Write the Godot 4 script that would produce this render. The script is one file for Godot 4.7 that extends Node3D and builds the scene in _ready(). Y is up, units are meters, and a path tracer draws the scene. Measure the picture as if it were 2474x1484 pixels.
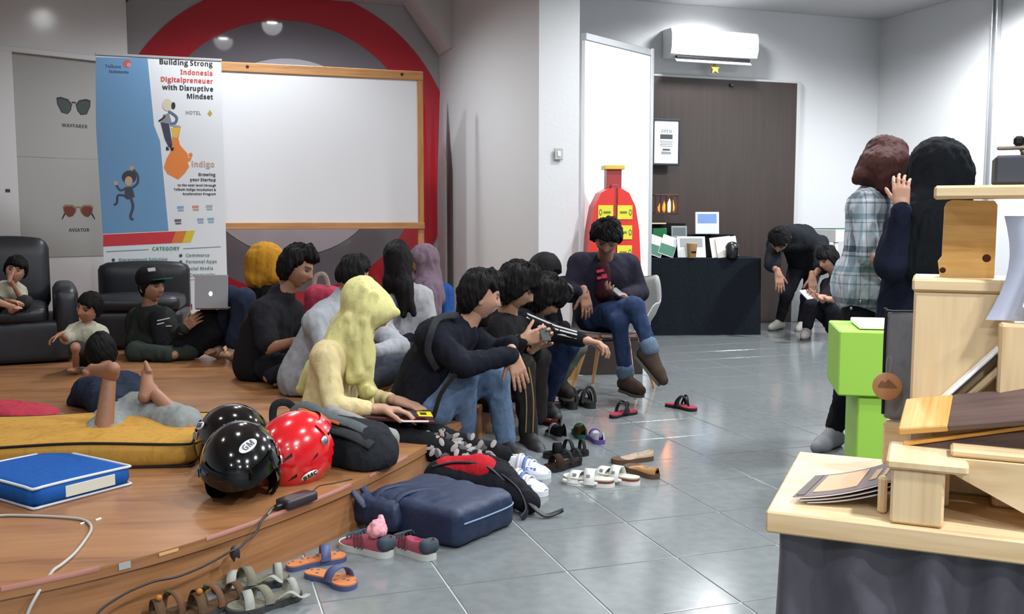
extends Node3D
# Reading corner of a shop hall: a curved wooden stage with people, a tiled floor, a display desk.
const EYE := Vector3(0, 1.22, 0)
const FOCAL := 2300.0
const PITCH := 0.09277          # camera looks down by this much (radians)
const YAW := 0.3246             # the building's axes against the camera's
const STAGE := 0.19
const CEIL := 3.58
var M := {}
var SHAPES := {}
var taken := {}
var AX := Vector3(0.9478, 0, -0.319)    # along the back walls
var BX := Vector3(-0.319, 0, -0.9478)   # into the building

func _ready() -> void:
	view()
	lamps()
	materials()
	shell()
	stage_area()
	back_room()
	desk()
	bags_and_shoes()
	people()

func view() -> void:
	var cam := Camera3D.new()
	cam.name = "camera"
	cam.position = EYE
	cam.rotation = Vector3(-PITCH, 0, 0)
	cam.fov = rad_to_deg(2.0 * atan(742.0 / FOCAL))
	cam.near = 0.05
	cam.far = 60.0
	add_child(cam)
	cam.current = true
	var we := WorldEnvironment.new()
	we.name = "environment"
	var e := Environment.new()
	e.background_mode = Environment.BG_COLOR
	e.background_color = Color(0.62, 0.66, 0.72)
	e.background_energy_multiplier = 0.3
	e.tonemap_mode = Environment.TONE_MAPPER_LINEAR
	e.tonemap_exposure = 1.2
	e.sdfgi_enabled = true
	e.ssao_enabled = true
	e.ssil_enabled = true
	we.environment = e
	add_child(we)

# Recessed downlights of the hall: [place on the ceiling, energy]
var HALL := [
	[Vector3(1.6, CEIL, -0.3), 11.0], [Vector3(3.0, CEIL, -2.2), 10.0], [Vector3(-0.4, CEIL, 0.2), 2.6],
	[Vector3(0.9, CEIL, -3.2), 4.2], [Vector3(-2.2, CEIL, -1.2), 2.3], [Vector3(-1.5, CEIL, -4.4), 2.3],
	[Vector3(-3.6, CEIL, -4.2), 1.9], [Vector3(0.6, CEIL, -5.9), 3.2], [Vector3(2.9, CEIL, -5.2), 12.0],
	[Vector3(-2.0, CEIL, -9.1), 3.2], [Vector3(-2.1, CEIL, -7.75), 5.2], [Vector3(2.25, CEIL, -10.25), 4.5], [Vector3(4.3, CEIL, -8.8), 16.0],
	[Vector3(1.9, CEIL, -7.2), 7.0], [Vector3(0.4, CEIL, 2.4), 5.0], [Vector3(-2.6, CEIL, 1.8), 2.5], [Vector3(2.9, CEIL, 1.6), 7.0]]

func lamps() -> void:
	var ring := mat("lamp_ring", Color(0.85, 0.85, 0.86), 0.4)
	var glow := mat("lamp_glow", Color(1, 1, 1), 0.5)
	glow.emission_enabled = true
	glow.emission = Color(1.0, 0.98, 0.95)
	glow.emission_energy_multiplier = 30.0
	for h in HALL:
		var t := thing("ceiling_light", "round recessed downlight in the white ceiling of the hall", "light", h[0], 0.0, "recessed ceiling downlights")
		var st := mb()
		lathe(st, [Vector2(0.062, -0.001), Vector2(0.085, -0.006), Vector2(0.088, 0.0)], 24)
		put(st, "trim_ring", ring, t)
		st = mb()
		lathe(st, [Vector2(0.0, -0.004), Vector2(0.062, -0.004), Vector2(0.062, -0.001)], 20)
		put(st, "lamp_disc", glow, t)
		var l := SpotLight3D.new()
		l.name = "lamp"
		l.position = Vector3(0, -0.03, 0)
		l.rotation = Vector3(-PI / 2, 0, 0)
		l.light_color = Color(0.97, 0.985, 1.0)
		l.light_energy = h[1]
		l.light_size = 0.12
		l.spot_range = 30.0
		l.spot_attenuation = 2.0
		l.spot_angle = 82.0
		l.spot_angle_attenuation = 0.6
		l.shadow_enabled = true
		t.add_child(l)

# ---------------------------------------------------------------- naming and placing
func numbered(called: String) -> String:
	taken[called] = taken.get(called, -1) + 1
	return called if taken[called] == 0 else "%s_%03d" % [called, taken[called]]

func thing(called: String, label: String, category: String, where := Vector3.ZERO, turn := 0.0, group := "") -> Node3D:
	var o := Node3D.new()
	o.name = numbered(called)
	o.position = where
	o.rotation.y = turn
	add_child(o)
	o.set_meta("label", label)
	o.set_meta("category", category)
	if group != "":
		o.set_meta("group", group)
	return o

func room(called: String, where := Vector3.ZERO, turn := 0.0) -> Node3D:
	var o := Node3D.new()
	o.name = numbered(called)
	o.position = where
	o.rotation.y = turn
	add_child(o)
	o.set_meta("kind", "structure")
	return o

func say(o: Node3D, label: String) -> Node3D:
	o.set_meta("label", label)
	return o

# A place in the room: where the sight line through a point of the photograph is `depth` metres away along the floor.
func at(x: float, y: float, depth: float) -> Vector3:
	var d := Vector3((x - 1237.0) / FOCAL, -(y - 742.0) / FOCAL, -1.0)
	var c := cos(PITCH)
	var s := sin(PITCH)
	var r := Vector3(d.x, c * d.y + s * d.z, -s * d.y + c * d.z)
	return EYE + r * (depth / -r.z)

# The same on a level of height h.
func ground(x: float, y: float, h := 0.0) -> Vector3:
	var p := at(x, y, 1.0) - EYE
	return EYE + p * ((h - EYE.y) / p.y)

func mesh_of(st: SurfaceTool) -> ArrayMesh:
	st.generate_normals()
	return st.commit()

func put(st: SurfaceTool, called: String, m: Material, parent: Node3D, where := Vector3.ZERO, turn := Vector3.ZERO) -> MeshInstance3D:
	return put_mesh(mesh_of(st), called, m, parent, where, turn)

func put_mesh(mesh: Mesh, called: String, m: Material, parent: Node3D, where := Vector3.ZERO, turn := Vector3.ZERO) -> MeshInstance3D:
	var o := MeshInstance3D.new()
	o.name = called if parent != self else numbered(called)
	o.mesh = mesh
	o.material_override = m
	o.position = where
	o.rotation = turn
	o.cast_shadow = GeometryInstance3D.SHADOW_CASTING_SETTING_ON
	parent.add_child(o, true)
	return o

func mb() -> SurfaceTool:
	var st := SurfaceTool.new()
	st.begin(Mesh.PRIMITIVE_TRIANGLES)
	return st

# ---------------------------------------------------------------- materials
func mat(called: String, c: Color, rough := 0.8, metal := 0.0) -> StandardMaterial3D:
	if M.has(called):
		return M[called]
	var m := StandardMaterial3D.new()
	m.resource_name = called
	m.albedo_color = c
	m.roughness = rough
	m.metallic = metal
	m.metallic_specular = 0.5 if rough < 0.65 else 0.25
	M[called] = m
	return m

func cloth(called: String, c: Color, rough := 0.92, depth := 0.8, size := 5.0) -> StandardMaterial3D:
	if M.has(called):
		return M[called]
	var m := mat(called, c, rough)
	m.normal_enabled = true
	m.normal_texture = tex("wrinkle")
	m.normal_scale = depth
	m.uv1_triplanar = true
	m.uv1_world_triplanar = true
	m.uv1_scale = Vector3(size, size * 0.6, size)
	m.detail_enabled = true
	m.detail_blend_mode = BaseMaterial3D.BLEND_MODE_MUL
	m.detail_albedo = tex("mottle")
	m.detail_uv_layer = BaseMaterial3D.DETAIL_UV_1
	return m

var T := {}
func tex(called: String) -> Texture2D:
	if T.has(called):
		return T[called]
	var n := FastNoiseLite.new()
	n.seed = called.hash() % 1000
	n.noise_type = FastNoiseLite.TYPE_SIMPLEX_SMOOTH
	n.fractal_octaves = 4
	var im: Image
	if called == "wrinkle":
		n.frequency = 0.012
		n.domain_warp_enabled = true
		n.domain_warp_amplitude = 40.0
		im = n.get_seamless_image(512, 512)
		im.convert(Image.FORMAT_RGBA8)
		im.bump_map_to_normal_map(9.0)
	elif called == "plaster":
		n.frequency = 0.05
		im = n.get_seamless_image(256, 256)
		im.convert(Image.FORMAT_RGBA8)
		im.bump_map_to_normal_map(1.2)
	elif called == "leather":
		n.noise_type = FastNoiseLite.TYPE_CELLULAR
		n.frequency = 0.06
		im = n.get_seamless_image(256, 256)
		im.convert(Image.FORMAT_RGBA8)
		im.bump_map_to_normal_map(1.5)
	elif called == "mottle":
		n.frequency = 0.02
		n.fractal_octaves = 5
		im = recolor(n.get_seamless_image(256, 256), [Color(0.86, 0.86, 0.86), Color(1, 1, 1), Color(1, 1, 1)])
	elif called == "tile":
		n.frequency = 0.03
		n.fractal_octaves = 6
		im = recolor(n.get_seamless_image(512, 512), [Color(0.415, 0.435, 0.44), Color(0.44, 0.46, 0.465), Color(0.46, 0.48, 0.485)])
	T[called] = ImageTexture.create_from_image(im)
	return T[called]

# Grey picture to colours along a ramp of evenly spaced stops.
func recolor(g: Image, stops: Array) -> Image:
	var w := g.get_width()
	var h := g.get_height()
	g.convert(Image.FORMAT_L8)
	var src := g.get_data()
	var lut := PackedByteArray()
	for k in 256:
		var f := k / 255.0 * (stops.size() - 1)
		var i := mini(int(f), stops.size() - 2)
		var c: Color = stops[i].lerp(stops[i + 1], f - i)
		lut.append_array([c.r8, c.g8, c.b8])
	var out := PackedByteArray()
	out.resize(w * h * 3)
	for k in src.size():
		var v := src[k] * 3
		out[k * 3] = lut[v]
		out[k * 3 + 1] = lut[v + 1]
		out[k * 3 + 2] = lut[v + 2]
	return Image.create_from_data(w, h, false, Image.FORMAT_RGB8, out)

# Timber: noise drawn out along the grain (the picture's x), with finer streaks over it.
func timber(called: String, stops: Array, rough := 0.5, coarse := 0.03, fine := 0.12) -> StandardMaterial3D:
	if M.has(called):
		return M[called]
	var n := FastNoiseLite.new()
	n.seed = called.hash() % 997
	n.frequency = coarse
	n.fractal_octaves = 4
	n.domain_warp_enabled = true
	n.domain_warp_amplitude = 12.0
	var im := n.get_seamless_image(48, 512)
	im.resize(512, 512, Image.INTERPOLATE_CUBIC)
	n.frequency = fine
	n.domain_warp_enabled = false
	var im2 := n.get_seamless_image(64, 512)
	im2.resize(512, 512, Image.INTERPOLATE_CUBIC)
	im.convert(Image.FORMAT_L8)
	im2.convert(Image.FORMAT_L8)
	var a := im.get_data()
	var b := im2.get_data()
	for k in a.size():
		a[k] = (a[k] * 3 + b[k] * 2) / 5
	var g := Image.create_from_data(512, 512, false, Image.FORMAT_L8, a)
	var m := mat(called, Color(1, 1, 1), rough)
	m.albedo_texture = ImageTexture.create_from_image(recolor(g, stops))
	return m

func materials() -> void:
	mat("paint_white", Color(0.80, 0.805, 0.81), 0.75)
	mat("paint_grey", Color(0.60, 0.60, 0.605), 0.7)
	for k in ["paint_white", "paint_grey"]:
		M[k].normal_enabled = true
		M[k].normal_texture = tex("plaster")
		M[k].normal_scale = 0.25
		M[k].uv1_triplanar = true
		M[k].uv1_world_triplanar = true
		M[k].uv1_scale = Vector3(1.5, 1.5, 1.5)
	var t := mat("tile", Color(1, 1, 1), 0.14)
	t.albedo_texture = tex("tile")
	t.uv1_triplanar = true
	t.uv1_world_triplanar = true
	t.uv1_scale = Vector3(0.9, 0.9, 0.9)
	mat("grout", Color(0.70, 0.71, 0.71), 0.5)
	timber("stage_wood", [Color(0.41, 0.265, 0.165), Color(0.56, 0.385, 0.245), Color(0.615, 0.435, 0.285), Color(0.67, 0.495, 0.335)], 0.33, 0.02, 0.09)
	timber("pine", [Color(0.74, 0.60, 0.42), Color(0.84, 0.73, 0.56), Color(0.88, 0.78, 0.62), Color(0.90, 0.81, 0.67)], 0.55, 0.02, 0.08)
	timber("honey_pine", [Color(0.60, 0.40, 0.18), Color(0.80, 0.60, 0.32), Color(0.86, 0.68, 0.40), Color(0.90, 0.75, 0.50)], 0.5, 0.02, 0.09)
	timber("frame_pine", [Color(0.58, 0.40, 0.23), Color(0.74, 0.54, 0.34), Color(0.80, 0.62, 0.42)], 0.6, 0.03, 0.1)
	timber("wenge", [Color(0.175, 0.135, 0.12), Color(0.205, 0.162, 0.148), Color(0.235, 0.188, 0.172)], 0.55, 0.02, 0.12)
	timber("walnut", [Color(0.30, 0.235, 0.22), Color(0.38, 0.30, 0.285), Color(0.44, 0.355, 0.335)], 0.5, 0.02, 0.1)
	timber("beech", [Color(0.66, 0.46, 0.26), Color(0.76, 0.56, 0.34), Color(0.80, 0.62, 0.40)], 0.45, 0.02, 0.1)
	var lth := mat("black_leather", Color(0.1, 0.105, 0.13), 0.42)
	lth.normal_enabled = true
	lth.normal_texture = tex("leather")
	lth.normal_scale = 0.3
	lth.uv1_triplanar = true
	lth.uv1_scale = Vector3(9, 9, 9)
	mat("white_plastic", Color(0.86, 0.86, 0.86), 0.35)
	mat("black_plastic", Color(0.03, 0.03, 0.032), 0.45)
	mat("steel", Color(0.72, 0.73, 0.75), 0.3, 0.9)
	mat("aluminium", Color(0.78, 0.79, 0.80), 0.35, 0.7)

# ---------------------------------------------------------------- mesh helpers (front faces run clockwise)
func quad(st: SurfaceTool, a: Vector3, b: Vector3, c: Vector3, d: Vector3) -> void:
	for p in [a, b, c, a, c, d]:
		st.add_vertex(p)

func tri_out(st: SurfaceTool, a: Vector3, b: Vector3, c: Vector3, away: Vector3) -> void:
	if (b - a).cross(c - a).dot((a + b + c) / 3.0 - away) > 0.0:
		var h := b
		b = c
		c = h
	st.add_vertex(a)
	st.add_vertex(b)
	st.add_vertex(c)

# A box with chamfered edges, added to st.
func box(st: SurfaceTool, size: Vector3, where := Vector3.ZERO, bevel := 0.004, turn := Basis.IDENTITY) -> void:
	st.set_smooth_group(-1)
	var h := size / 2.0
	var b := minf(bevel, minf(h.x, minf(h.y, h.z)) * 0.6)
	var v := func(ax: int, s: Vector3) -> Vector3:
		var p := Vector3(s.x * h.x, s.y * h.y, s.z * h.z)
		for k in 3:
			if k != ax:
				p[k] -= s[k] * b
		return where + turn * p
	for ax in 3:
		var u := (ax + 1) % 3
		var w := (ax + 2) % 3
		for sg in [-1.0, 1.0]:
			var q := []
			for uv in [[-1, -1], [1, -1], [1, 1], [-1, 1]]:
				var s := Vector3.ZERO
				s[ax] = sg
				s[u] = uv[0]
				s[w] = uv[1]
				q.append(v.call(ax, s))
			tri_out(st, q[0], q[1], q[2], where)
			tri_out(st, q[0], q[2], q[3], where)
		for su in [-1.0, 1.0]:
			for sw in [-1.0, 1.0]:
				var s0 := Vector3.ZERO
				s0[u] = su
				s0[w] = sw
				var s1 := s0
				s0[ax] = -1
				s1[ax] = 1
				var e := [v.call(u, s0), v.call(w, s0), v.call(w, s1), v.call(u, s1)]
				tri_out(st, e[0], e[1], e[2], where)
				tri_out(st, e[0], e[2], e[3], where)
	for k in 8:
		var s := Vector3(1 if k & 1 else -1, 1 if k & 2 else -1, 1 if k & 4 else -1)
		tri_out(st, v.call(0, s), v.call(1, s), v.call(2, s), where)
	st.set_smooth_group(0)

# Box as a part with the grain along its longest side.
func part_box(called: String, m: Material, parent: Node3D, size: Vector3, where := Vector3.ZERO, turn := Vector3.ZERO, bevel := 0.004) -> MeshInstance3D:
	var key := "box%s%s" % [size, bevel]
	if not SHAPES.has(key):
		var st := mb()
		grain_box(st, size, bevel)
		SHAPES[key] = mesh_of(st)
	return put_mesh(SHAPES[key], called, m, parent, where, turn)

# Chamfered box with texture coordinates in metres, u along the longest side.
func grain_box(st: SurfaceTool, size: Vector3, bevel := 0.004) -> void:
	var tmp := mb()
	box(tmp, size, Vector3.ZERO, bevel)
	var arr := tmp.commit_to_arrays()
	var vs: PackedVector3Array = arr[Mesh.ARRAY_VERTEX]
	var lng := size.max_axis_index()
	st.set_smooth_group(-1)
	for k in range(0, vs.size(), 3):
		var n := (vs[k + 1] - vs[k]).cross(vs[k + 2] - vs[k]).abs()
		var ax := n.max_axis_index()
		for i in 3:
			var p := vs[k + i]
			var o := 3 - ax - lng if ax != lng else (lng + 1) % 3
			var u := p[lng] if ax != lng else p[(lng + 2) % 3] * 0.15
			st.set_uv(Vector2(u * 0.7 + size.x * 3.1, p[o] * 1.9 + size.y * 7.3 + p[ax] * 0.3))
			st.add_vertex(p)
	st.set_smooth_group(0)

# Outline in a plane (x, y), drawn out along z from z0 to z1.
func prism(st: SurfaceTool, poly: PackedVector2Array, z0: float, z1: float, smooth_sides := false) -> void:
	var cw := Geometry2D.is_polygon_clockwise(poly)
	var p := poly.duplicate()
	if cw:
		p.reverse()
	var t := Geometry2D.triangulate_polygon(p)
	st.set_smooth_group(-1)
	for k in range(0, t.size(), 3):
		var a := p[t[k]]
		var b := p[t[k + 1]]
		var c := p[t[k + 2]]
		if (b - a).cross(c - a) < 0:
			var h := b
			b = c
			c = h
		for q in [a, c, b]:
			st.set_uv(q)
			st.add_vertex(Vector3(q.x, q.y, z1))
		for q in [a, b, c]:
			st.set_uv(q)
			st.add_vertex(Vector3(q.x, q.y, z0))
	if smooth_sides:
		st.set_smooth_group(7)
	var run := 0.0
	for k in p.size():
		var a := p[k]
		var b := p[(k + 1) % p.size()]
		var l := a.distance_to(b)
		var vs := [Vector3(a.x, a.y, z0), Vector3(a.x, a.y, z1), Vector3(b.x, b.y, z1), Vector3(b.x, b.y, z0)]
		var us := [Vector2(run, z0), Vector2(run, z1), Vector2(run + l, z1), Vector2(run + l, z0)]
		for i in [0, 1, 2, 0, 2, 3]:
			st.set_uv(us[i])
			st.add_vertex(vs[i])
		run += l
	st.set_smooth_group(0)

func lathe(st: SurfaceTool, prof: Array, segs := 24, where := Vector3.ZERO, squash := Vector3.ONE) -> void:
	for k in segs:
		var a0 := TAU * k / segs
		var a1 := TAU * (k + 1) / segs
		for i in prof.size() - 1:
			var p: Vector2 = prof[i]
			var q: Vector2 = prof[i + 1]
			var v := [Vector3(p.x * cos(a0), p.y, p.x * sin(a0)), Vector3(p.x * cos(a1), p.y, p.x * sin(a1)), Vector3(q.x * cos(a1), q.y, q.x * sin(a1)), Vector3(q.x * cos(a0), q.y, q.x * sin(a0))]
			for j in 4:
				v[j] = where + v[j] * squash
			if q.x > 0.00001:
				for j in [0, 3, 2]:
					st.add_vertex(v[j])
			if p.x > 0.00001:
				for j in [0, 2, 1]:
					st.add_vertex(v[j])

# Rings of equal count joined one to the next; ends closed.
func loft(st: SurfaceTool, rings: Array, closed := true, cap := true) -> void:
	var n: int = rings[0].size()
	for r in rings.size() - 1:
		var a: PackedVector3Array = rings[r]
		var b: PackedVector3Array = rings[r + 1]
		for k in (n if closed else n - 1):
			var j := (k + 1) % n
			for p in [a[k], b[k], b[j], a[k], b[j], a[j]]:
				st.add_vertex(p)
	if cap and closed:
		for e in 2:
			var ring: PackedVector3Array = rings[0] if e == 0 else rings[-1]
			var mid := Vector3.ZERO
			for p in ring:
				mid += p / n
			st.set_smooth_group(11 + e)
			for k in n:
				var j := (k + 1) % n
				for p in ([mid, ring[k], ring[j]] if e == 0 else [mid, ring[j], ring[k]]):
					st.add_vertex(p)
			st.set_smooth_group(0)

func frames(pts: PackedVector3Array, up: Vector3) -> Array:
	var out := []
	for k in pts.size():
		var t := (pts[mini(k + 1, pts.size() - 1)] - pts[maxi(k - 1, 0)]).normalized()
		var s := t.cross(up)
		if s.length() < 0.05:
			s = t.cross(Vector3(0.3, 0.2, 0.9))
		s = s.normalized()
		out.append([s, s.cross(t).normalized()])
	return out

func curve(pts: Array, steps := 6) -> PackedVector3Array:
	var out := PackedVector3Array()
	for k in pts.size() - 1:
		var p0: Vector3 = pts[maxi(k - 1, 0)]
		var p1: Vector3 = pts[k]
		var p2: Vector3 = pts[k + 1]
		var p3: Vector3 = pts[mini(k + 2, pts.size() - 1)]
		for i in steps:
			out.append(p1.cubic_interpolate(p2, p0, p3, float(i) / steps))
	out.append(pts[-1])
	return out

func tube(st: SurfaceTool, pts: PackedVector3Array, r: float, sides := 8, r_end := -1.0) -> void:
	var fr := frames(pts, Vector3(0.13, 1, 0.07))
	var rings := []
	for k in pts.size():
		var ring := PackedVector3Array()
		var rr := r if r_end < 0.0 else lerpf(r, r_end, float(k) / (pts.size() - 1))
		for i in sides:
			var a := TAU * i / sides
			ring.append(pts[k] + (fr[k][0] * cos(a) + fr[k][1] * sin(a)) * rr)
		rings.append(ring)
	loft(st, rings)

# A flat strap; up is roughly the direction its flat side faces.
func strap(st: SurfaceTool, pts: PackedVector3Array, width: float, thick: float, up: Vector3) -> void:
	var fr := frames(pts, up)
	var rings := []
	for k in pts.size():
		var s: Vector3 = fr[k][0] * width / 2.0
		var u: Vector3 = fr[k][1] * thick / 2.0
		rings.append(PackedVector3Array([pts[k] - s - u * 0.5, pts[k] - s * 0.85 - u, pts[k] + s * 0.85 - u, pts[k] + s - u * 0.5, pts[k] + s + u * 0.5, pts[k] + s * 0.85 + u, pts[k] - s * 0.85 + u, pts[k] - s + u * 0.5]))
	loft(st, rings)

# Subdivided cube pushed into shape by a function of (-1..1, -1..1, -1..1).
func gridbox(st: SurfaceTool, n: Vector3i, shape: Callable) -> void:
	for ax in 3:
		var u := (ax + 1) % 3
		var w := (ax + 2) % 3
		for sg in [-1.0, 1.0]:
			var pts := []
			for i in n[u] + 1:
				var row := []
				for j in n[w] + 1:
					var p := Vector3.ZERO
					p[ax] = sg
					p[u] = -1.0 + 2.0 * i / n[u]
					p[w] = -1.0 + 2.0 * j / n[w]
					row.append(shape.call(p))
				pts.append(row)
			for i in n[u]:
				for j in n[w]:
					var q := [pts[i][j], pts[i + 1][j], pts[i + 1][j + 1], pts[i][j + 1]]
					for k in ([0, 2, 1, 0, 3, 2] if sg > 0 else [0, 1, 2, 0, 2, 3]):
						st.add_vertex(q[k])

# Cube coordinates to a slab with rounded edges.
static func rounded(p: Vector3, h: Vector3, r: float) -> Vector3:
	var inner := h - Vector3(r, r, r)
	var q := Vector3(p.x * h.x, p.y * h.y, p.z * h.z)
	var c := q.clamp(-inner, inner)
	var d := q - c
	return c + d.normalized() * r if d.length() > 0.00001 else q

func lettering(text: String, size: float, m: Material, parent: Node3D, where: Vector3, align := HORIZONTAL_ALIGNMENT_LEFT, bold := true, turn := Vector3.ZERO, thick := 0.0015) -> MeshInstance3D:
	var f := SystemFont.new()
	f.font_names = PackedStringArray(["Droid Sans"])
	f.font_weight = 700 if bold else 400
	var t := TextMesh.new()
	t.text = text
	t.font = f
	t.font_size = 32
	t.pixel_size = size / 32.0
	t.depth = thick
	t.curve_step = 2.0
	t.horizontal_alignment = align
	return put_mesh(t, "lettering", m, parent, where, turn)

# ---------------------------------------------------------------- soft shapes: distances on a grid, meshed as surface nets
class Field:
	var lo: Vector3
	var nx: int
	var ny: int
	var nz: int
	var c: float
	var g: PackedFloat32Array

	func _init(a: Vector3, b: Vector3, cell: float) -> void:
		c = cell
		lo = a - Vector3.ONE * cell * 2.0
		var e := (b - a) / cell
		nx = int(e.x) + 6
		ny = int(e.y) + 6
		nz = int(e.z) + 6
		g = PackedFloat32Array()
		g.resize(nx * ny * nz)
		g.fill(1.0)

	# A capsule from a to b whose radius goes from ra to rb, joined over the distance k.
	func cap(a: Vector3, b: Vector3, ra: float, rb: float, k := 0.02) -> void:
		var m := maxf(ra, rb) + k + c * 2.0
		var mn := (a.min(b) - Vector3(m, m, m) - lo) / c
		var mx := (a.max(b) + Vector3(m, m, m) - lo) / c
		var x0 := maxi(int(mn.x), 0)
		var x1 := mini(int(mx.x) + 1, nx - 1)
		var y0 := maxi(int(mn.y), 0)
		var y1 := mini(int(mx.y) + 1, ny - 1)
		var z0 := maxi(int(mn.z), 0)
		var z1 := mini(int(mx.z) + 1, nz - 1)
		var ab := b - a
		var il := 1.0 / maxf(ab.length_squared(), 0.0000001)
		var dr := rb - ra
		var ik := 1.0 / maxf(k, 0.0001)
		for iz in range(z0, z1 + 1):
			for iy in range(y0, y1 + 1):
				var i := (iz * ny + iy) * nx + x0
				var p := Vector3(lo.x + x0 * c, lo.y + iy * c, lo.z + iz * c) - a
				for ix in range(x0, x1 + 1):
					var t := clampf(p.dot(ab) * il, 0.0, 1.0)
					var d := (p - ab * t).length() - ra - dr * t
					var o := g[i]
					if d < o + k:
						var h := k - absf(d - o)
						d = minf(d, o)
						if h > 0.0:
							d -= h * h * ik * 0.25
						g[i] = d
					i += 1
					p.x += c

	# A turned ellipsoid or rounded box; box >= 0 is its corner radius.
	func blob(mid: Vector3, r: Vector3, turn := Basis.IDENTITY, k := 0.02, box := -1.0, cut := false) -> void:
		var m := (r.length() if box >= 0.0 else maxf(r.x, maxf(r.y, r.z))) + k + c * 2.0
		var mn := (mid - Vector3(m, m, m) - lo) / c
		var mx := (mid + Vector3(m, m, m) - lo) / c
		var x0 := maxi(int(mn.x), 0)
		var x1 := mini(int(mx.x) + 1, nx - 1)
		var y0 := maxi(int(mn.y), 0)
		var y1 := mini(int(mx.y) + 1, ny - 1)
		var z0 := maxi(int(mn.z), 0)
		var z1 := mini(int(mx.z) + 1, nz - 1)
		var inv := turn.transposed()
		var st := inv * Vector3(c, 0, 0)
		var ik := 1.0 / maxf(k, 0.0001)
		var inr := r - Vector3(box, box, box)
		for iz in range(z0, z1 + 1):
			for iy in range(y0, y1 + 1):
				var i := (iz * ny + iy) * nx + x0
				var p := inv * (Vector3(lo.x + x0 * c, lo.y + iy * c, lo.z + iz * c) - mid)
				for ix in range(x0, x1 + 1):
					var d: float
					if box >= 0.0:
						var q := p.abs() - inr
						d = q.max(Vector3.ZERO).length() + minf(maxf(q.x, maxf(q.y, q.z)), 0.0) - box
					else:
						var q := p / r
						var l := q.length()
						var l2 := (q / r).length()
						d = l * (l - 1.0) / maxf(l2, 0.0001)
					var o := g[i]
					if cut:
						d = -d
						if d > o - k:
							var h := k - absf(d - o)
							d = maxf(d, o)
							if h > 0.0:
								d += h * h * ik * 0.25
							g[i] = d
					elif d < o + k:
						var h := k - absf(d - o)
						d = minf(d, o)
						if h > 0.0:
							d -= h * h * ik * 0.25
						g[i] = d
					i += 1
					p += st

	func floor_cut(y: float) -> void:
		var top := int((y - lo.y) / c) + 2
		for iz in nz:
			for iy in mini(top, ny):
				var d := y - (lo.y + iy * c)
				var i := (iz * ny + iy) * nx
				for ix in nx:
					if g[i] < d:
						g[i] = d
					i += 1

	# [vertices, triangle corners]
	func net() -> Array:
		var id := PackedInt32Array()
		id.resize(g.size())
		id.fill(-1)
		var sum := PackedVector3Array()
		var cnt := PackedInt32Array()
		var tris := PackedInt32Array()
		var sx := 1
		var sy := nx
		var sz := nx * ny
		for iz in range(1, nz - 1):
			for iy in range(1, ny - 1):
				var i := (iz * ny + iy) * nx + 1
				for ix in range(1, nx - 1):
					var v := g[i]
					var neg := v < 0.0
					for ax in 3:
						var w := g[i + (sx if ax == 0 else (sy if ax == 1 else sz))]
						if (w < 0.0) == neg:
							continue
						var t := v / (v - w)
						var p := Vector3(ix, iy, iz)
						p[ax] += t
						var e := sy if ax == 0 else (sz if ax == 1 else sx)
						var f := sz if ax == 0 else (sx if ax == 1 else sy)
						var q := PackedInt32Array([i - e - f, i - f, i, i - e])
						for j in 4:
							var cell := q[j]
							var n := id[cell]
							if n < 0:
								n = sum.size()
								id[cell] = n
								sum.append(p)
								cnt.append(1)
							else:
								sum[n] += p
								cnt[n] += 1
							q[j] = n
						if neg:
							tris.append_array([q[0], q[2], q[1], q[0], q[3], q[2]])
						else:
							tris.append_array([q[0], q[1], q[2], q[0], q[2], q[3]])
					i += 1
		for n in sum.size():
			sum[n] = lo + sum[n] / cnt[n] * c
		return [sum, tris]

var FOLD := FastNoiseLite.new()

# Smooth normals of an indexed mesh.
func normals_of(v: PackedVector3Array, t: PackedInt32Array) -> PackedVector3Array:
	var n := PackedVector3Array()
	n.resize(v.size())
	for k in range(0, t.size(), 3):
		var a := t[k]
		var b := t[k + 1]
		var c := t[k + 2]
		var f := (v[c] - v[a]).cross(v[b] - v[a])
		n[a] += f
		n[b] += f
		n[c] += f
	for k in n.size():
		n[k] = n[k].normalized()
	return n

# A field as one mesh; fold > 0 ripples the cloth by that much along its normals.
func soft(f: Field, fold := 0.0, freq := 7.0, stretch := Vector3(1, 0.45, 1), tint := Color(0, 0, 0, 0)) -> ArrayMesh:
	var r := f.net()
	var v: PackedVector3Array = r[0]
	var t: PackedInt32Array = r[1]
	var n := normals_of(v, t)
	if fold > 0.0:
		for k in v.size():
			var p := v[k] * stretch * freq * 100.0
			var q := 1.0 - absf(FOLD.get_noise_3dv(p)) * 2.2
			v[k] += n[k] * fold * (q * 1.4 - 0.7)
		n = normals_of(v, t)
	var arr := []
	arr.resize(Mesh.ARRAY_MAX)
	arr[Mesh.ARRAY_VERTEX] = v
	arr[Mesh.ARRAY_NORMAL] = n
	if tint.a > 0.0:
		var cols := PackedColorArray()
		cols.resize(v.size())
		cols.fill(tint)
		arr[Mesh.ARRAY_COLOR] = cols
	arr[Mesh.ARRAY_INDEX] = t
	var m := ArrayMesh.new()
	m.add_surface_from_arrays(Mesh.PRIMITIVE_TRIANGLES, arr)
	return m

# ---------------------------------------------------------------- the building
# A wall panel between two points of the floor; thick is counted away from the room (to the left of p0 -> p1 if positive).
func wall(called: String, p0: Vector2, p1: Vector2, y0: float, y1: float, thick: float, m: Material) -> MeshInstance3D:
	var d := p1 - p0
	var mid := (p0 + p1) / 2.0
	var n := Vector2(d.y, -d.x).normalized() * thick / 2.0
	var st := mb()
	box(st, Vector3(d.length(), y1 - y0, absf(thick)), Vector3.ZERO, 0.003)
	var o := put(st, called, m, self, Vector3(mid.x + n.x, (y0 + y1) / 2.0, mid.y + n.y), Vector3(0, atan2(-d.y, d.x), 0))
	o.set_meta("kind", "structure")
	return o

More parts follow.
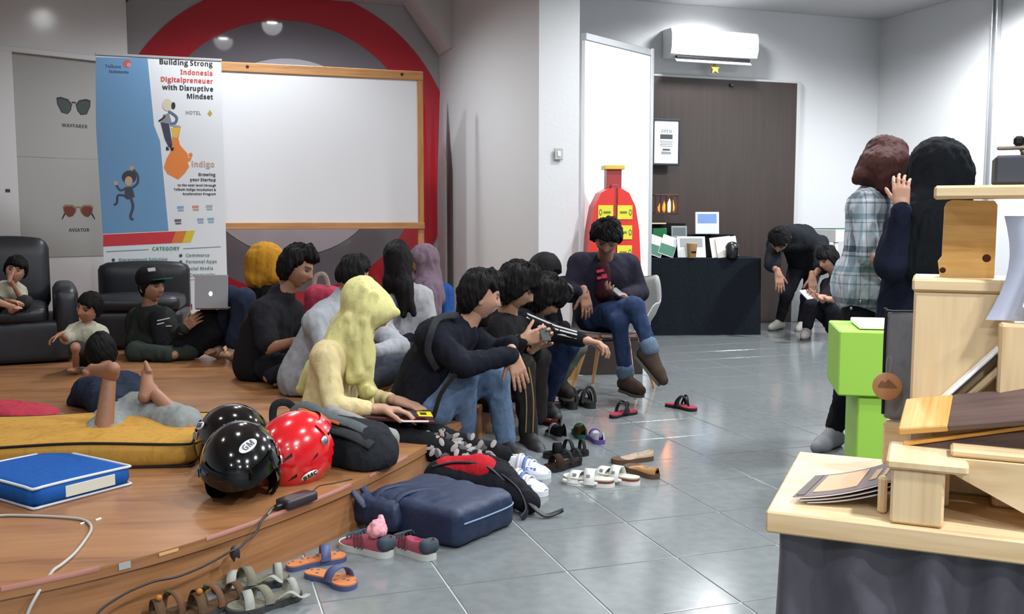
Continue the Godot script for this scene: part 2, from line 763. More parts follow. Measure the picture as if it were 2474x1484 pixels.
# Front edge of the stage, left to right, then round its back.
var EDGE := [Vector2(-6.5, -0.6), Vector2(-4.2, -1.25), Vector2(-2.6, -1.92), Vector2(-1.95, -2.25), Vector2(-1.43, -2.58), Vector2(-1.17, -2.79), Vector2(-0.99, -3.0), Vector2(-0.83, -3.25), Vector2(-0.71, -3.46), Vector2(-0.60, -3.69), Vector2(-0.50, -3.95), Vector2(-0.41, -4.2), Vector2(-0.31, -4.55), Vector2(-0.23, -4.9), Vector2(-0.15, -5.3), Vector2(-0.07, -5.8), Vector2(0.01, -6.4), Vector2(0.09, -7.1), Vector2(0.21, -7.89)]
var BACK := [Vector2(-0.82, -10.99), Vector2(-4.03, -9.91), Vector2(-3.75, -9.48), Vector2(-6.5, -6.9)]

func shell() -> void:
	var white: Material = M["paint_white"]
	wall("wall_stage", Vector2(-4.95, -9.6), Vector2(-0.82, -10.99), 0, CEIL, 0.15, mat("ring_wall_grey", Color(0.69, 0.695, 0.7), 0.15))
	# the block with the grey side wall and the narrow white pillar face
	var side := room("wall_side")
	var st := mb()
	var d := Vector2(0.557, -8.01)
	var b2 := Vector2(BX.x, BX.z)
	prism(st, PackedVector2Array([Vector2(0.22, -7.9), d, d + b2 * 3.25, Vector2(0.22, -7.9) + b2 * 3.25]), -CEIL, 0.0)
	put(st, "wall_block", white, side, Vector3.ZERO, Vector3(PI / 2, 0, 0))
	wall("wall_back", Vector2(-0.2, -10.08), Vector2(4.42, -11.635), 0, CEIL, 0.15, white)
	wall("wall_right", Vector2(4.40, -11.63), Vector2(9.1, 2.3), 0, CEIL, 0.15, white)
	wall("wall_behind", Vector2(9.3, 4.2), Vector2(-6.7, 4.2), 0, CEIL, 0.15, white)
	wall("wall_corner", Vector2(9.05, 2.2), Vector2(9.05, 4.3), 0, CEIL, 0.15, white)
	wall("wall_far", Vector2(-6.6, 4.3), Vector2(-6.6, -6.8), 0, CEIL, 0.15, white)
	wall("wall_left", Vector2(-6.65, -6.72), Vector2(-3.75, -9.48), 0, CEIL, 0.12, mat("paint_gloss", Color(0.82, 0.82, 0.82), 0.12))
	wall("wall_return", Vector2(-3.78, -9.47), Vector2(-4.03, -10.1), 0, CEIL, 0.06, white)
	st = mb()
	box(st, Vector3(17, 0.15, 18), Vector3(1, CEIL + 0.075, -3.9), 0.003)
	put(st, "ceiling", mat("ceiling_white", Color(0.74, 0.735, 0.74), 0.85), self).set_meta("kind", "structure")
	# plaster boxing in the upper corner of the stage wall
	st = mb()
	var corner := Vector2(-0.82, -10.99)
	var a2 := Vector2(AX.x, AX.z)
	prism(st, PackedVector2Array([Vector2(0.0, CEIL), Vector2(-0.42, CEIL), Vector2(-0.02, 3.05), Vector2(0.0, 3.05)]), -0.55, -0.03)
	var tr := put(st, "trim_1", white, self, Vector3(corner.x, 0, corner.y) - BX * 0.0, Vector3(0, YAW, 0))
	tr.set_meta("kind", "structure")
	tr.position = Vector3(corner.x, 0, corner.y) - BX * 0.6
	floor_tiles()
	stage_platform()

func floor_tiles() -> void:
	var fl := room("floor", Vector3.ZERO)
	var st := mb()
	box(st, Vector3(17, 0.12, 18), Vector3(1, -0.0635, -3.9), 0.003)
	put(st, "floor_bed", M["grout"], fl)
	var size := 0.425
	st = mb()
	box(st, Vector3(size - 0.006, 0.012, size - 0.006), Vector3(0, -0.006, 0), 0.0015)
	var shape := mesh_of(st)
	# joints read off the photograph meet here
	var origin := ground(1634.0, 1347.0)
	var near := []
	var rest := []
	var poly := PackedVector2Array()
	for p in EDGE:
		poly.append(p)
	for p in BACK:
		poly.append(p)
	for i in range(-26, 26):
		for j in range(-16, 34):
			var c := origin + AX * (i + 0.5) * size + BX * (j + 0.5) * size
			if c.x < -6.6 or c.x > 9.0 or c.z > 4.0 or c.z < -12.0:
				continue
			var in_stage := true
			for k in 4:
				var q := c + AX * size * (0.5 if k & 1 else -0.5) + BX * size * (0.5 if k & 2 else -0.5)
				if not Geometry2D.is_point_in_polygon(Vector2(q.x, q.z), poly):
					in_stage = false
			if in_stage:
				continue
			var seen := c.z < -2.2 and absf(c.x / -c.z) < 0.62 and c.x > -1.4
			(near if seen else rest).append(c)
	near.sort_custom(func(a, b): return a.length() < b.length())
	for k in range(300, near.size()):
		rest.append(near[k])
	for k in mini(300, near.size()):
		put_mesh(shape, "tile", M["tile"], fl, near[k], Vector3(0, YAW, 0))
	var mm := MultiMesh.new()
	mm.transform_format = MultiMesh.TRANSFORM_3D
	mm.mesh = shape
	mm.instance_count = rest.size()
	for k in rest.size():
		mm.set_instance_transform(k, Transform3D(Basis(Vector3.UP, YAW), rest[k]))
	var o := MultiMeshInstance3D.new()
	o.name = "tiles"
	o.multimesh = mm
	o.material_override = M["tile"]
	o.set_meta("kind", "stuff")
	fl.add_child(o)

func stage_platform() -> void:
	var t := room("floor_stage")
	say(t, "low curved stage of orange brown wood carrying the seated people")
	var front := PackedVector2Array()
	for k in EDGE.size() - 1:
		for i in 4:
			front.append(EDGE[k].cubic_interpolate(EDGE[k + 1], EDGE[maxi(k - 1, 0)], EDGE[mini(k + 2, EDGE.size() - 1)], i / 4.0))
	front.append(EDGE[-1])
	var poly := front.duplicate()
	for p in BACK:
		poly.append(p)
	# top, with the grain across the picture
	var st := mb()
	st.set_smooth_group(-1)
	var tr := Geometry2D.triangulate_polygon(poly)
	for k in range(0, tr.size(), 3):
		var q := [poly[tr[k]], poly[tr[k + 1]], poly[tr[k + 2]]]
		if (q[1] - q[0]).cross(q[2] - q[0]) < 0:
			q.reverse()
		for p in q:
			st.set_uv(Vector2(p.x * 0.93 - p.y * 0.05, p.y * 0.93 + p.x * 0.1) * 0.55)
			st.add_vertex(Vector3(p.x, STAGE, p.y))
	put(st, "top_board", M["stage_wood"], t)
	# front face, trim and underside of the trim
	var n := PackedVector2Array()
	for k in front.size():
		var d := (front[mini(k + 1, front.size() - 1)] - front[maxi(k - 1, 0)]).normalized()
		n.append(Vector2(-d.y, d.x))
	var bands := [["front_face", -0.001, 0.158, -0.008], ["edge_trim", 0.155, STAGE, 0.0]]
	for b in bands:
		st = mb()
		var run := 0.0
		for k in front.size() - 1:
			var p: Vector2 = front[k] + n[k] * b[3]
			var q: Vector2 = front[k + 1] + n[k + 1] * b[3]
			var l := p.distance_to(q)
			var vs := [Vector3(p.x, b[1], p.y), Vector3(p.x, b[2], p.y), Vector3(q.x, b[2], q.y), Vector3(q.x, b[1], q.y)]
			var us := [Vector2(run, b[1]), Vector2(run, b[2]), Vector2(run + l, b[2]), Vector2(run + l, b[1])]
			for i in [0, 1, 2, 0, 2, 3]:
				st.set_uv(us[i] * Vector2(0.5, 1.2))
				st.add_vertex(vs[i])
			if b[0] == "edge_trim":
				var r := front[k] - n[k] * 0.012
				var s := front[k + 1] - n[k + 1] * 0.012
				st.set_smooth_group(3)
				quad(st, Vector3(p.x, b[1], p.y), Vector3(q.x, b[1], q.y), Vector3(s.x, b[1], s.y), Vector3(r.x, b[1], r.y))
				st.set_smooth_group(0)
			run += l
		put(st, b[0], M["stage_wood"], t)
	# scuffed reddish tape along the rim, a torn edge and a small grey sticker
	var worn := mat("worn_rim", Color(0.57, 0.37, 0.32), 0.6)
	for seg in [[16, 19], [24, 35], [37, 42]]:
		st = mb()
		for k in range(seg[0], seg[1]):
			var p := front[k] + n[k] * 0.0012
			var q := front[k + 1] + n[k + 1] * 0.0012
			quad(st, Vector3(p.x, STAGE - 0.012, p.y), Vector3(p.x, STAGE + 0.001, p.y), Vector3(q.x, STAGE + 0.001, q.y), Vector3(q.x, STAGE - 0.012, q.y))
			var r := front[k] - n[k] * 0.010
			var s := front[k + 1] - n[k + 1] * 0.010
			quad(st, Vector3(p.x, STAGE + 0.001, p.y), Vector3(r.x, STAGE + 0.001, r.y), Vector3(s.x, STAGE + 0.001, s.y), Vector3(q.x, STAGE + 0.001, q.y))
		say(put(st, "rim_tape", worn, t), "scuffed reddish tape on the stage rim")
	for seg in [[20, 0.165, 0.187, 0.03, "sticker", Color(0.62, 0.63, 0.62)], [22, 0.176, 0.186, 0.055, "torn_edge", Color(0.80, 0.64, 0.42)]]:
		var p: Vector2 = front[seg[0]] + n[seg[0]] * 0.0015
		var dd := Vector2(n[seg[0]].y, -n[seg[0]].x)
		st = mb()
		box(st, Vector3(seg[3] * 1.2, seg[2] - seg[1], 0.0015), Vector3.ZERO, 0.0004)
		put(st, seg[4], mat(seg[4], seg[5], 0.7), t, Vector3(p.x, (seg[1] + seg[2]) / 2.0, p.y), Vector3(0, atan2(-dd.y, dd.x), 0))

# ---------------------------------------------------------------- stage: wall, banner, board, sofas
func disc(r: float, from := 0.0, to := TAU, n := 64) -> PackedVector2Array:
	var p := PackedVector2Array()
	for k in n + 1:
		var a := lerpf(from, to, float(k) / n)
		p.append(Vector2(cos(a), sin(a)) * r)
	if to - from > TAU - 0.01:
		p.remove_at(n)
	return p

func rect(x0: float, y0: float, x1: float, y1: float) -> PackedVector2Array:
	return PackedVector2Array([Vector2(x0, y0), Vector2(x1, y0), Vector2(x1, y1), Vector2(x0, y1)])

func slab(called: String, poly: PackedVector2Array, z0: float, z1: float, m: Material, parent: Node3D) -> MeshInstance3D:
	var st := mb()
	prism(st, poly, z0, z1)
	return put(st, called, m, parent)

func stage_area() -> void:
	ring_emblem()
	sunglass_posters()
	banner()
	whiteboard()
	sofas()
	stage_things()
	# grey strip of board standing in the corner by the emblem wall
	var t := thing("leaning_board", "narrow grey pointed board standing in the corner beside the red ring", "board", Vector3(-0.735, STAGE, -10.45), YAW + PI / 2)
	slab("strip", PackedVector2Array([Vector2(-0.05, 0), Vector2(0.28, 0), Vector2(0.28, 1.3), Vector2(0.14, 2.35), Vector2(-0.05, 1.6)]), -0.012, 0.012, mat("strip_grey", Color(0.62, 0.59, 0.6), 0.6), t)

func ring_emblem() -> void:
	var c := Vector3(-2.397, 1.875, -10.469) - BX * 0.008
	var t := thing("wall_emblem", "huge red ring with dark and pale discs on the glossy wall behind the whiteboard", "emblem", c, YAW)
	var lim := rect(-2.2, -1.68, 1.66, CEIL - 1.875 - 0.004)
	var red := mat("ring_red", Color(0.76, 0.2, 0.25), 0.05)
	var dark := mat("ring_dark", Color(0.5, 0.49, 0.52), 0.05)
	var pale := mat("ring_pale", Color(0.79, 0.78, 0.82), 0.06)
	for s in [[-PI / 2, PI / 2], [PI / 2, PI * 1.5]]:
		var half := disc(1.83, s[0], s[1])
		var inner := disc(1.46, s[0], s[1])
		inner.reverse()
		half.append_array(inner)
		for p in Geometry2D.intersect_polygons(half, lim):
			say(slab("red_ring", p, -0.004, 0.010, red, t), "red arc of the ring")
	say(slab("blue_corner", PackedVector2Array([Vector2(-2.0, 1.70), Vector2(-1.50, 1.70), Vector2(-1.56, 1.60), Vector2(-1.74, 1.40), Vector2(-2.0, 1.28)]), -0.004, 0.006, mat("corner_blue", Color(0.30, 0.33, 0.47), 0.2), t), "dark blue corner piece left of the red ring")
	say(slab("dark_disc", disc(1.46), -0.004, 0.004, dark, t), "dark grey disc inside the red ring")
	say(slab("pale_disc", disc(1.06), 0.003, 0.009, pale, t), "pale lilac disc in the middle")

func sunglass_posters() -> void:
	var p0 := Vector3(-4.511, 0, -8.756)
	var dir := Vector3(0.724, 0, -0.690)
	var turn := atan2(-dir.z, dir.x)
	var n := Vector3(-dir.z, 0, dir.x) * -1.0
	n = Vector3(0.690, 0, 0.724)
	var grey := mat("poster_grey", Color(0.62, 0.62, 0.605), 0.55)
	var black := mat("print_black", Color(0.05, 0.055, 0.055), 0.5)
	var lens := mat("print_lens", Color(0.20, 0.25, 0.245), 0.35)
	var copper := mat("print_copper", Color(0.42, 0.20, 0.17), 0.35)
	var gold := mat("print_gold", Color(0.50, 0.43, 0.33), 0.4)
	var ink := mat("print_ink", Color(0.22, 0.22, 0.22), 0.6)
	# white frame round the posters
	var fr := room("trim_2", p0 + n * 0.0, turn)
	var wm := mat("frame_white", Color(0.80, 0.80, 0.80), 0.5)
	part_box("upright", wm, fr, Vector3(0.24, 2.75, 0.05), Vector3(-0.13, 1.375, 0.02))
	part_box("header", wm, fr, Vector3(1.06, 0.05, 0.05), Vector3(0.28, 2.735, 0.022))
	for row in 2:
		var y0 := 0.86 if row == 0 else 1.78
		var t := thing("eyewear_poster", ["grey poster of copper tinted aviator glasses above the black sofa", "grey poster of dark cat eye sunglasses beside the blue banner"][row], "poster", p0 + n * 0.004 + Vector3(0, y0, 0), turn)
		slab("sheet", rect(0.0, 0.0, 0.84, 0.925), 0.0, 0.004, grey, t)
		var mid := Vector2(0.52, 0.44 if row == 0 else 0.50)
		var rims := []
		for sx in [-1.0, 1.0]:
			var rim := PackedVector2Array()
			var glass := PackedVector2Array()
			var pts := [Vector2(0.015, 0.01), Vector2(0.05, 0.055), Vector2(0.115, 0.072), Vector2(0.155, 0.06), Vector2(0.15, 0.0), Vector2(0.115, -0.075), Vector2(0.06, -0.085), Vector2(0.03, -0.05)] if row == 1 else [Vector2(0.012, 0.02), Vector2(0.05, 0.05), Vector2(0.12, 0.05), Vector2(0.142, 0.03), Vector2(0.13, -0.03), Vector2(0.09, -0.07), Vector2(0.05, -0.06), Vector2(0.02, -0.02)]
			for p in pts:
				rim.append(mid + Vector2(p.x * sx, p.y))
				glass.append(mid + (p - Vector2(0.085, -0.005)) * Vector2(sx, 1) * 0.82 + Vector2(0.085 * sx, -0.012))
			slab("printed_rim", rim, 0.003, 0.0048, black if row == 1 else gold, t)
			slab("printed_lens", glass, 0.0045, 0.0058, lens if row == 1 else copper, t)
		slab("printed_bridge", PackedVector2Array([mid + Vector2(-0.02, 0.02), mid + Vector2(0.02, 0.02), mid + Vector2(0.02, 0.035), mid + Vector2(-0.02, 0.035)]), 0.003, 0.0048, black if row == 1 else gold, t)
		if row == 0:
			for sx in [-1.0, 1.0]:
				slab("printed_arm", PackedVector2Array([mid + Vector2(0.13 * sx, -0.03), mid + Vector2(0.155 * sx, -0.085), mid + Vector2(0.148 * sx, -0.09), mid + Vector2(0.118 * sx, -0.04)]), 0.003, 0.0048, black, t)
		lettering("AVIATOR" if row == 0 else "WAYFARER", 0.045, ink, t, Vector3(mid.x, mid.y - 0.19, 0.005), HORIZONTAL_ALIGNMENT_CENTER)
	# small mark on the white upright
	var k := thing("wall_mark", "tiny grey mark on the white upright beside the eyewear posters", "sticker", p0 + dir * -0.10 + n * 0.046 + Vector3(0, 1.47, 0), turn)
	part_box("mark", ink, k, Vector3(0.04, 0.03, 0.002))

# Print on the roll-up banner: a photograph point to the banner's own plane.
func on_banner(x: float, y: float) -> Vector2:
	return Vector2((x - (250.0 + (y - 140.0) * 0.035)) / 291.0 * 0.99 - 0.495, 2.38 - (y - (140.0 + 0.04 * (x - 250.0))) / 271.0)

func ink_shape(pts: Array, c: Color, t: Node3D, lift := 0.0) -> void:
	var p := PackedVector2Array()
	for q in pts:
		p.append(on_banner(q[0], q[1]))
	slab("print", p, 0.0012, 0.0022 + lift, mat("ink_%s" % c.to_html(), c, 0.5), t)

func ink_line(pts: Array, w: float, c: Color, t: Node3D, lift := 0.0) -> void:
	var path := []
	for q in pts:
		var b := on_banner(q[0], q[1])
		path.append(Vector3(b.x, b.y, 0.002 + lift))
	var st := mb()
	strap(st, curve(path, 4), w / 271.0, 0.0012, Vector3(0, 0, 1))
	put(st, "print", mat("ink_%s" % c.to_html(), c, 0.5), t)

func ink_dot(x: float, y: float, r: float, c: Color, t: Node3D, lift := 0.0, ry := -1.0) -> void:
	var pts := []
	for k in 14:
		pts.append([x + r * cos(TAU * k / 14), y + (r if ry < 0 else ry) * sin(TAU * k / 14)])
	ink_shape(pts, c, t, lift)

func ink_text(s: String, x: float, y: float, px: float, c: Color, t: Node3D, align := HORIZONTAL_ALIGNMENT_RIGHT, bold := true) -> void:
	var b := on_banner(x, y)
	lettering(s, px * 0.79 / 271.0, mat("ink_%s" % c.to_html(), c, 0.5), t, Vector3(b.x, b.y, 0.003), align, bold, Vector3(0, 0, 0.0), 0.0012)

func banner() -> void:
	var left := Vector3(-3.43, STAGE, -8.0)
	var t := thing("rollup_banner", "tall blue and white printed roll-up banner standing between posters and whiteboard", "banner", left + AX * 0.495, YAW)
	slab("sheet", rect(-0.495, 0.05, 0.495, 2.375), -0.001, 0.001, mat("banner_white", Color(0.84, 0.855, 0.87), 0.45), t)
	part_box("top_rail", M["aluminium"], t, Vector3(1.0, 0.022, 0.016), Vector3(0, 2.38, 0))
	part_box("base_case", M["aluminium"], t, Vector3(1.02, 0.07, 0.14), Vector3(0, 0.035, 0), Vector3.ZERO, 0.012)
	var st := mb()
	tube(st, PackedVector3Array([Vector3(0, 0.05, -0.03), Vector3(0, 2.37, -0.01)]), 0.008)
	put(st, "pole", M["aluminium"], t)
	var blue := Color(0.40, 0.57, 0.72)
	var red := Color(0.82, 0.20, 0.20)
	var ink := Color(0.16, 0.17, 0.20)
	var orange := Color(0.86, 0.50, 0.24)
	var skin := Color(0.72, 0.62, 0.52)
	ink_shape([[250, 147], [368, 149], [383, 300], [397, 335], [417, 541], [264, 541], [250, 300]], blue, t)
	ink_shape([[265, 543], [434, 543], [424, 570], [265, 570]], Color(0.76, 0.20, 0.24), t)
	ink_shape([[434, 543], [460, 543], [450, 570], [424, 570]], Color(0.82, 0.45, 0.20), t)
	ink_shape([[460, 543], [481, 543], [470, 570], [450, 570]], Color(0.80, 0.74, 0.20), t)
	# logo
	ink_dot(321, 161, 9, Color(0.70, 0.36, 0.36), t, 0.001)
	ink_dot(325, 164, 5, Color(0.80, 0.55, 0.52), t, 0.002)
	ink_text("Telkom", 308, 168, 12, Color(0.30, 0.38, 0.50), t, HORIZONTAL_ALIGNMENT_RIGHT)
	ink_text("Indonesia", 325, 180, 11, Color(0.25, 0.32, 0.45), t)
	# headline
	ink_text("Building Strong", 521, 161, 20, ink, t)
	ink_text("Indonesia", 522, 182, 19, Color(0.78, 0.30, 0.28), t)
	ink_text("Digitalpreneuer", 522, 200, 19, Color(0.78, 0.30, 0.28), t)
	ink_text("with Disruptive", 523, 218, 19, ink, t)
	ink_text("Mindset", 523, 236, 19, ink, t)
	# man leaning on the paint jet
	ink_shape([[428, 302], [446, 302], [440, 330], [444, 345], [462, 365], [464, 375], [472, 372], [470, 380], [462, 385], [466, 395], [455, 410], [440, 424], [430, 418], [414, 410], [406, 395], [412, 375], [420, 362], [424, 340]], orange, t)
	ink_shape([[422, 305], [444, 305], [438, 328], [428, 328]], Color(0.84, 0.70, 0.30), t, 0.0006)
	ink_dot(469, 368, 5, orange, t)
	ink_dot(414, 253, 12, Color(0.80, 0.77, 0.68), t, 0.001, 14)
	ink_dot(428, 255, 5, ink, t, 0.0015, 8)
	ink_line([[416, 268], [425, 272], [436, 282], [432, 294], [420, 296]], 6, Color(0.35, 0.42, 0.52), t, 0.001)
	ink_shape([[404, 275], [418, 272], [424, 292], [412, 300], [400, 292]], Color(0.52, 0.53, 0.55), t, 0.0012)
	ink_line([[394, 290], [403, 284], [409, 278]], 4, ink, t, 0.001)
	ink_shape([[398, 292], [418, 296], [426, 345], [418, 350], [408, 330]], Color(0.24, 0.25, 0.32), t, 0.0014)
	ink_line([[421, 343], [425, 356], [428, 350]], 4, ink, t, 0.0016)
	ink_line([[414, 348], [413, 354], [418, 353]], 4, ink, t, 0.0016)
	ink_shape([[421, 297], [443, 300], [442, 304], [421, 301]], Color(0.50, 0.66, 0.78), t, 0.001)
	# leaping figure
	ink_dot(325, 415, 17, Color(0.22, 0.22, 0.26), t, 0.001, 15)
	ink_dot(324, 424, 9, skin, t, 0.0018, 11)
	ink_shape([[316, 437], [332, 437], [338, 460], [322, 466], [314, 460]], Color(0.24, 0.25, 0.30), t, 0.0012)
	ink_line([[330, 440], [344, 430], [345, 412], [335, 398]], 5, Color(0.26, 0.28, 0.36), t, 0.001)
	ink_dot(331, 395, 5, skin, t, 0.0014)
	ink_line([[317, 440], [305, 444], [296, 432]], 5, Color(0.26, 0.28, 0.36), t, 0.001)
	ink_dot(294, 428, 5, skin, t, 0.0014)
	ink_line([[320, 458], [300, 455], [297, 472], [290, 477]], 5, Color(0.26, 0.22, 0.30), t, 0.001)
	ink_line([[329, 462], [334, 482], [328, 505], [335, 512]], 6, Color(0.26, 0.27, 0.33), t, 0.001)
	# right column of small print
	ink_text("HOTEL", 494, 272, 14, Color(0.66, 0.62, 0.62), t)
	ink_shape([[515, 265], [521, 274], [515, 281], [509, 274]], Color(0.70, 0.60, 0.30), t)
	ink_text("indigo", 527, 391, 22, Color(0.74, 0.62, 0.58), t)
	ink_text("Growing", 529, 415, 12, ink, t)
	ink_text("your Startup", 530, 427, 12, ink, t)
	ink_text("to the next level through", 531, 440, 9, ink, t)
	ink_text("Telkom indigo incubation &", 531, 450, 9, ink, t)
	ink_text("Acceleration Program", 531, 460, 9, ink, t)
	for q in [[445, 490, Color(0.52, 0.62, 0.76)], [481, 490, Color(0.76, 0.55, 0.50)], [514, 490, Color(0.60, 0.66, 0.66)], [439, 520, Color(0.40, 0.36, 0.40)], [493, 520, Color(0.56, 0.62, 0.70)], [518, 520, Color(0.50, 0.64, 0.74)]]:
		ink_shape([[q[0] - 8, q[1] - 5], [q[0] + 8, q[1] - 5], [q[0] + 8, q[1] + 1], [q[0] - 8, q[1] + 1]], q[2], t)
		ink_shape([[q[0] - 6, q[1] + 3], [q[0] + 8, q[1] + 3], [q[0] + 8, q[1] + 7], [q[0] - 6, q[1] + 7]], q[2], t)
	# lower half
	var green := Color(0.25, 0.55, 0.40)
	var pale := Color(0.42, 0.56, 0.56)
	ink_text("CATEGORY", 411, 582, 15, green, t, HORIZONTAL_ALIGNMENT_CENTER)
	ink_shape([[272, 581], [370, 581], [370, 583], [272, 583]], pale, t)
	ink_shape([[452, 583], [543, 583], [543, 585], [452, 585]], pale, t)
	for q in [[288, 602, "Government Solution"], [288, 618, "Business Solution"], [288, 634, "Mobile Solution"], [446, 600, "Commerce"], [446, 615, "Personal Apps"], [446, 631, "Social Media"]]:
		ink_dot(q[0], q[1], 4, Color(0.18, 0.30, 0.32), t)
		ink_text(q[2], q[0] + 12, q[1], 13, pale, t, HORIZONTAL_ALIGNMENT_LEFT)
	ink_text("& Community", 456, 646, 13, pale, t, HORIZONTAL_ALIGNMENT_LEFT)
	ink_text("BENEFIT", 412, 659, 13, Color(0.74, 0.36, 0.36), t, HORIZONTAL_ALIGNMENT_CENTER)
	ink_shape([[446, 657], [545, 658], [545, 659], [446, 658]], Color(0.70, 0.45, 0.45), t)
	for q in [[412, 684, Color(0.76, 0.38, 0.34)], [452, 684, Color(0.62, 0.46, 0.42)]]:
		ink_shape([[q[0] - 10, q[1] - 11], [q[0] + 10, q[1] - 11], [q[0] + 10, q[1] + 9], [q[0] - 10, q[1] + 9]], q[2], t)
		ink_shape([[q[0] - 6, q[1] - 6], [q[0] + 6, q[1] - 6], [q[0] + 6, q[1] + 4], [q[0] - 6, q[1] + 4]], Color(0.74, 0.66, 0.62), t, 0.0008)
	ink_text("www.indigo.id", 476, 722, 22, Color(0.72, 0.20, 0.26), t)
	ink_shape([[425, 738], [550, 738], [550, 744], [425, 744]], Color(0.30, 0.60, 0.30), t)

func whiteboard() -> void:
	var right := Vector3(-0.872, STAGE, -9.45)
	var w := 2.06
	var t := thing("whiteboard", "large blank whiteboard in a pale wooden frame standing before the red ring", "whiteboard", right - AX * w / 2.0, YAW)
	var y0 := 1.12 - STAGE
	var y1 := 2.63 - STAGE
	var m: Material = M["frame_pine"]
	part_box("writing_surface", mat("board_white", Color(0.88, 0.89, 0.905), 0.25), t, Vector3(w - 0.06, y1 - y0 - 0.06, 0.02), Vector3(0, (y0 + y1) / 2, 0))
	part_box("frame_rail", m, t, Vector3(w, 0.085, 0.035), Vector3(0, y1 - 0.03, 0.012))
	part_box("frame_rail", m, t, Vector3(w, 0.062, 0.05), Vector3(0, y0 + 0.03, 0.02))
	for s in [-1.0, 1.0]:
		part_box("frame_stile", m, t, Vector3(0.06, y1 + 0.01, 0.035), Vector3(s * (w / 2 - 0.03), y1 / 2, 0.004))
		part_box("foot", m, t, Vector3(0.06, 0.05, 0.5), Vector3(s * (w / 2 - 0.03), 0.025, 0.0))
	for k in [Vector3(-0.62, y1 - 0.025, 0.031), Vector3(0.82, y1 - 0.025, 0.031)]:
		var st := mb()
		lathe(st, [Vector2(0.0, 0.001), Vector2(0.012, 0.0005), Vector2(0.016, -0.001)], 10)
		put(st, "knot", mat("knot", Color(0.30, 0.17, 0.09), 0.7), t, k, Vector3(PI / 2, 0, 0))

func puff(parent: Node3D, called: String, m: Material, size: Vector3, where: Vector3, r := 0.06, bulge := 0.02, turn := Vector3.ZERO) -> MeshInstance3D:
	var st := mb()
	var h := size / 2.0
	gridbox(st, Vector3i(10, 8, 10), func(p: Vector3) -> Vector3:
		var q := rounded(p, h, minf(r, minf(h.x, minf(h.y, h.z)) * 0.95))
		var e := (1.0 - p.x * p.x) * (1.0 - p.z * p.z)
		q.y += bulge * e * signf(p.y) * absf(p.y)
		q.z += bulge * (1.0 - p.x * p.x) * (1.0 - p.y * p.y) * p.z
		return q)
	return put(st, called, m, parent, where, turn)

func sofas() -> void:
	var m: Material = M["black_leather"]
	var t := thing("leather_sofa", "black leather sofa below the eyewear posters with a child sitting on it", "sofa", Vector3(-3.98, STAGE, -6.85), 0.45)
	puff(t, "base", m, Vector3(1.45, 0.30, 0.84), Vector3(0, 0.16, 0), 0.03, 0.005)
	for s in [-1.0, 1.0]:
		puff(t, "seat_cushion", m, Vector3(0.56, 0.13, 0.66), Vector3(s * 0.285, 0.345, 0.09), 0.05, 0.02)
		puff(t, "back_cushion", m, Vector3(0.58, 0.54, 0.2), Vector3(s * 0.295, 0.60, -0.30), 0.07, 0.03, Vector3(-0.12, 0, 0))
		puff(t, "arm", m, Vector3(0.17, 0.36, 0.86), Vector3(s * 0.68, 0.36, 0.0), 0.06, 0.02)
	t = thing("leather_sofa", "low black leather sofa in front of the banner behind the man in a cap", "sofa", Vector3(-3.02, STAGE, -7.70), YAW * 0.6)
	puff(t, "base", m, Vector3(0.72, 0.3, 0.56), Vector3(0, 0.155, 0), 0.03, 0.005)
	puff(t, "seat_cushion", m, Vector3(0.68, 0.13, 0.46), Vector3(0, 0.355, 0.06), 0.05, 0.02)
	puff(t, "back_cushion", m, Vector3(0.72, 0.42, 0.16), Vector3(0, 0.45, -0.24), 0.06, 0.02)

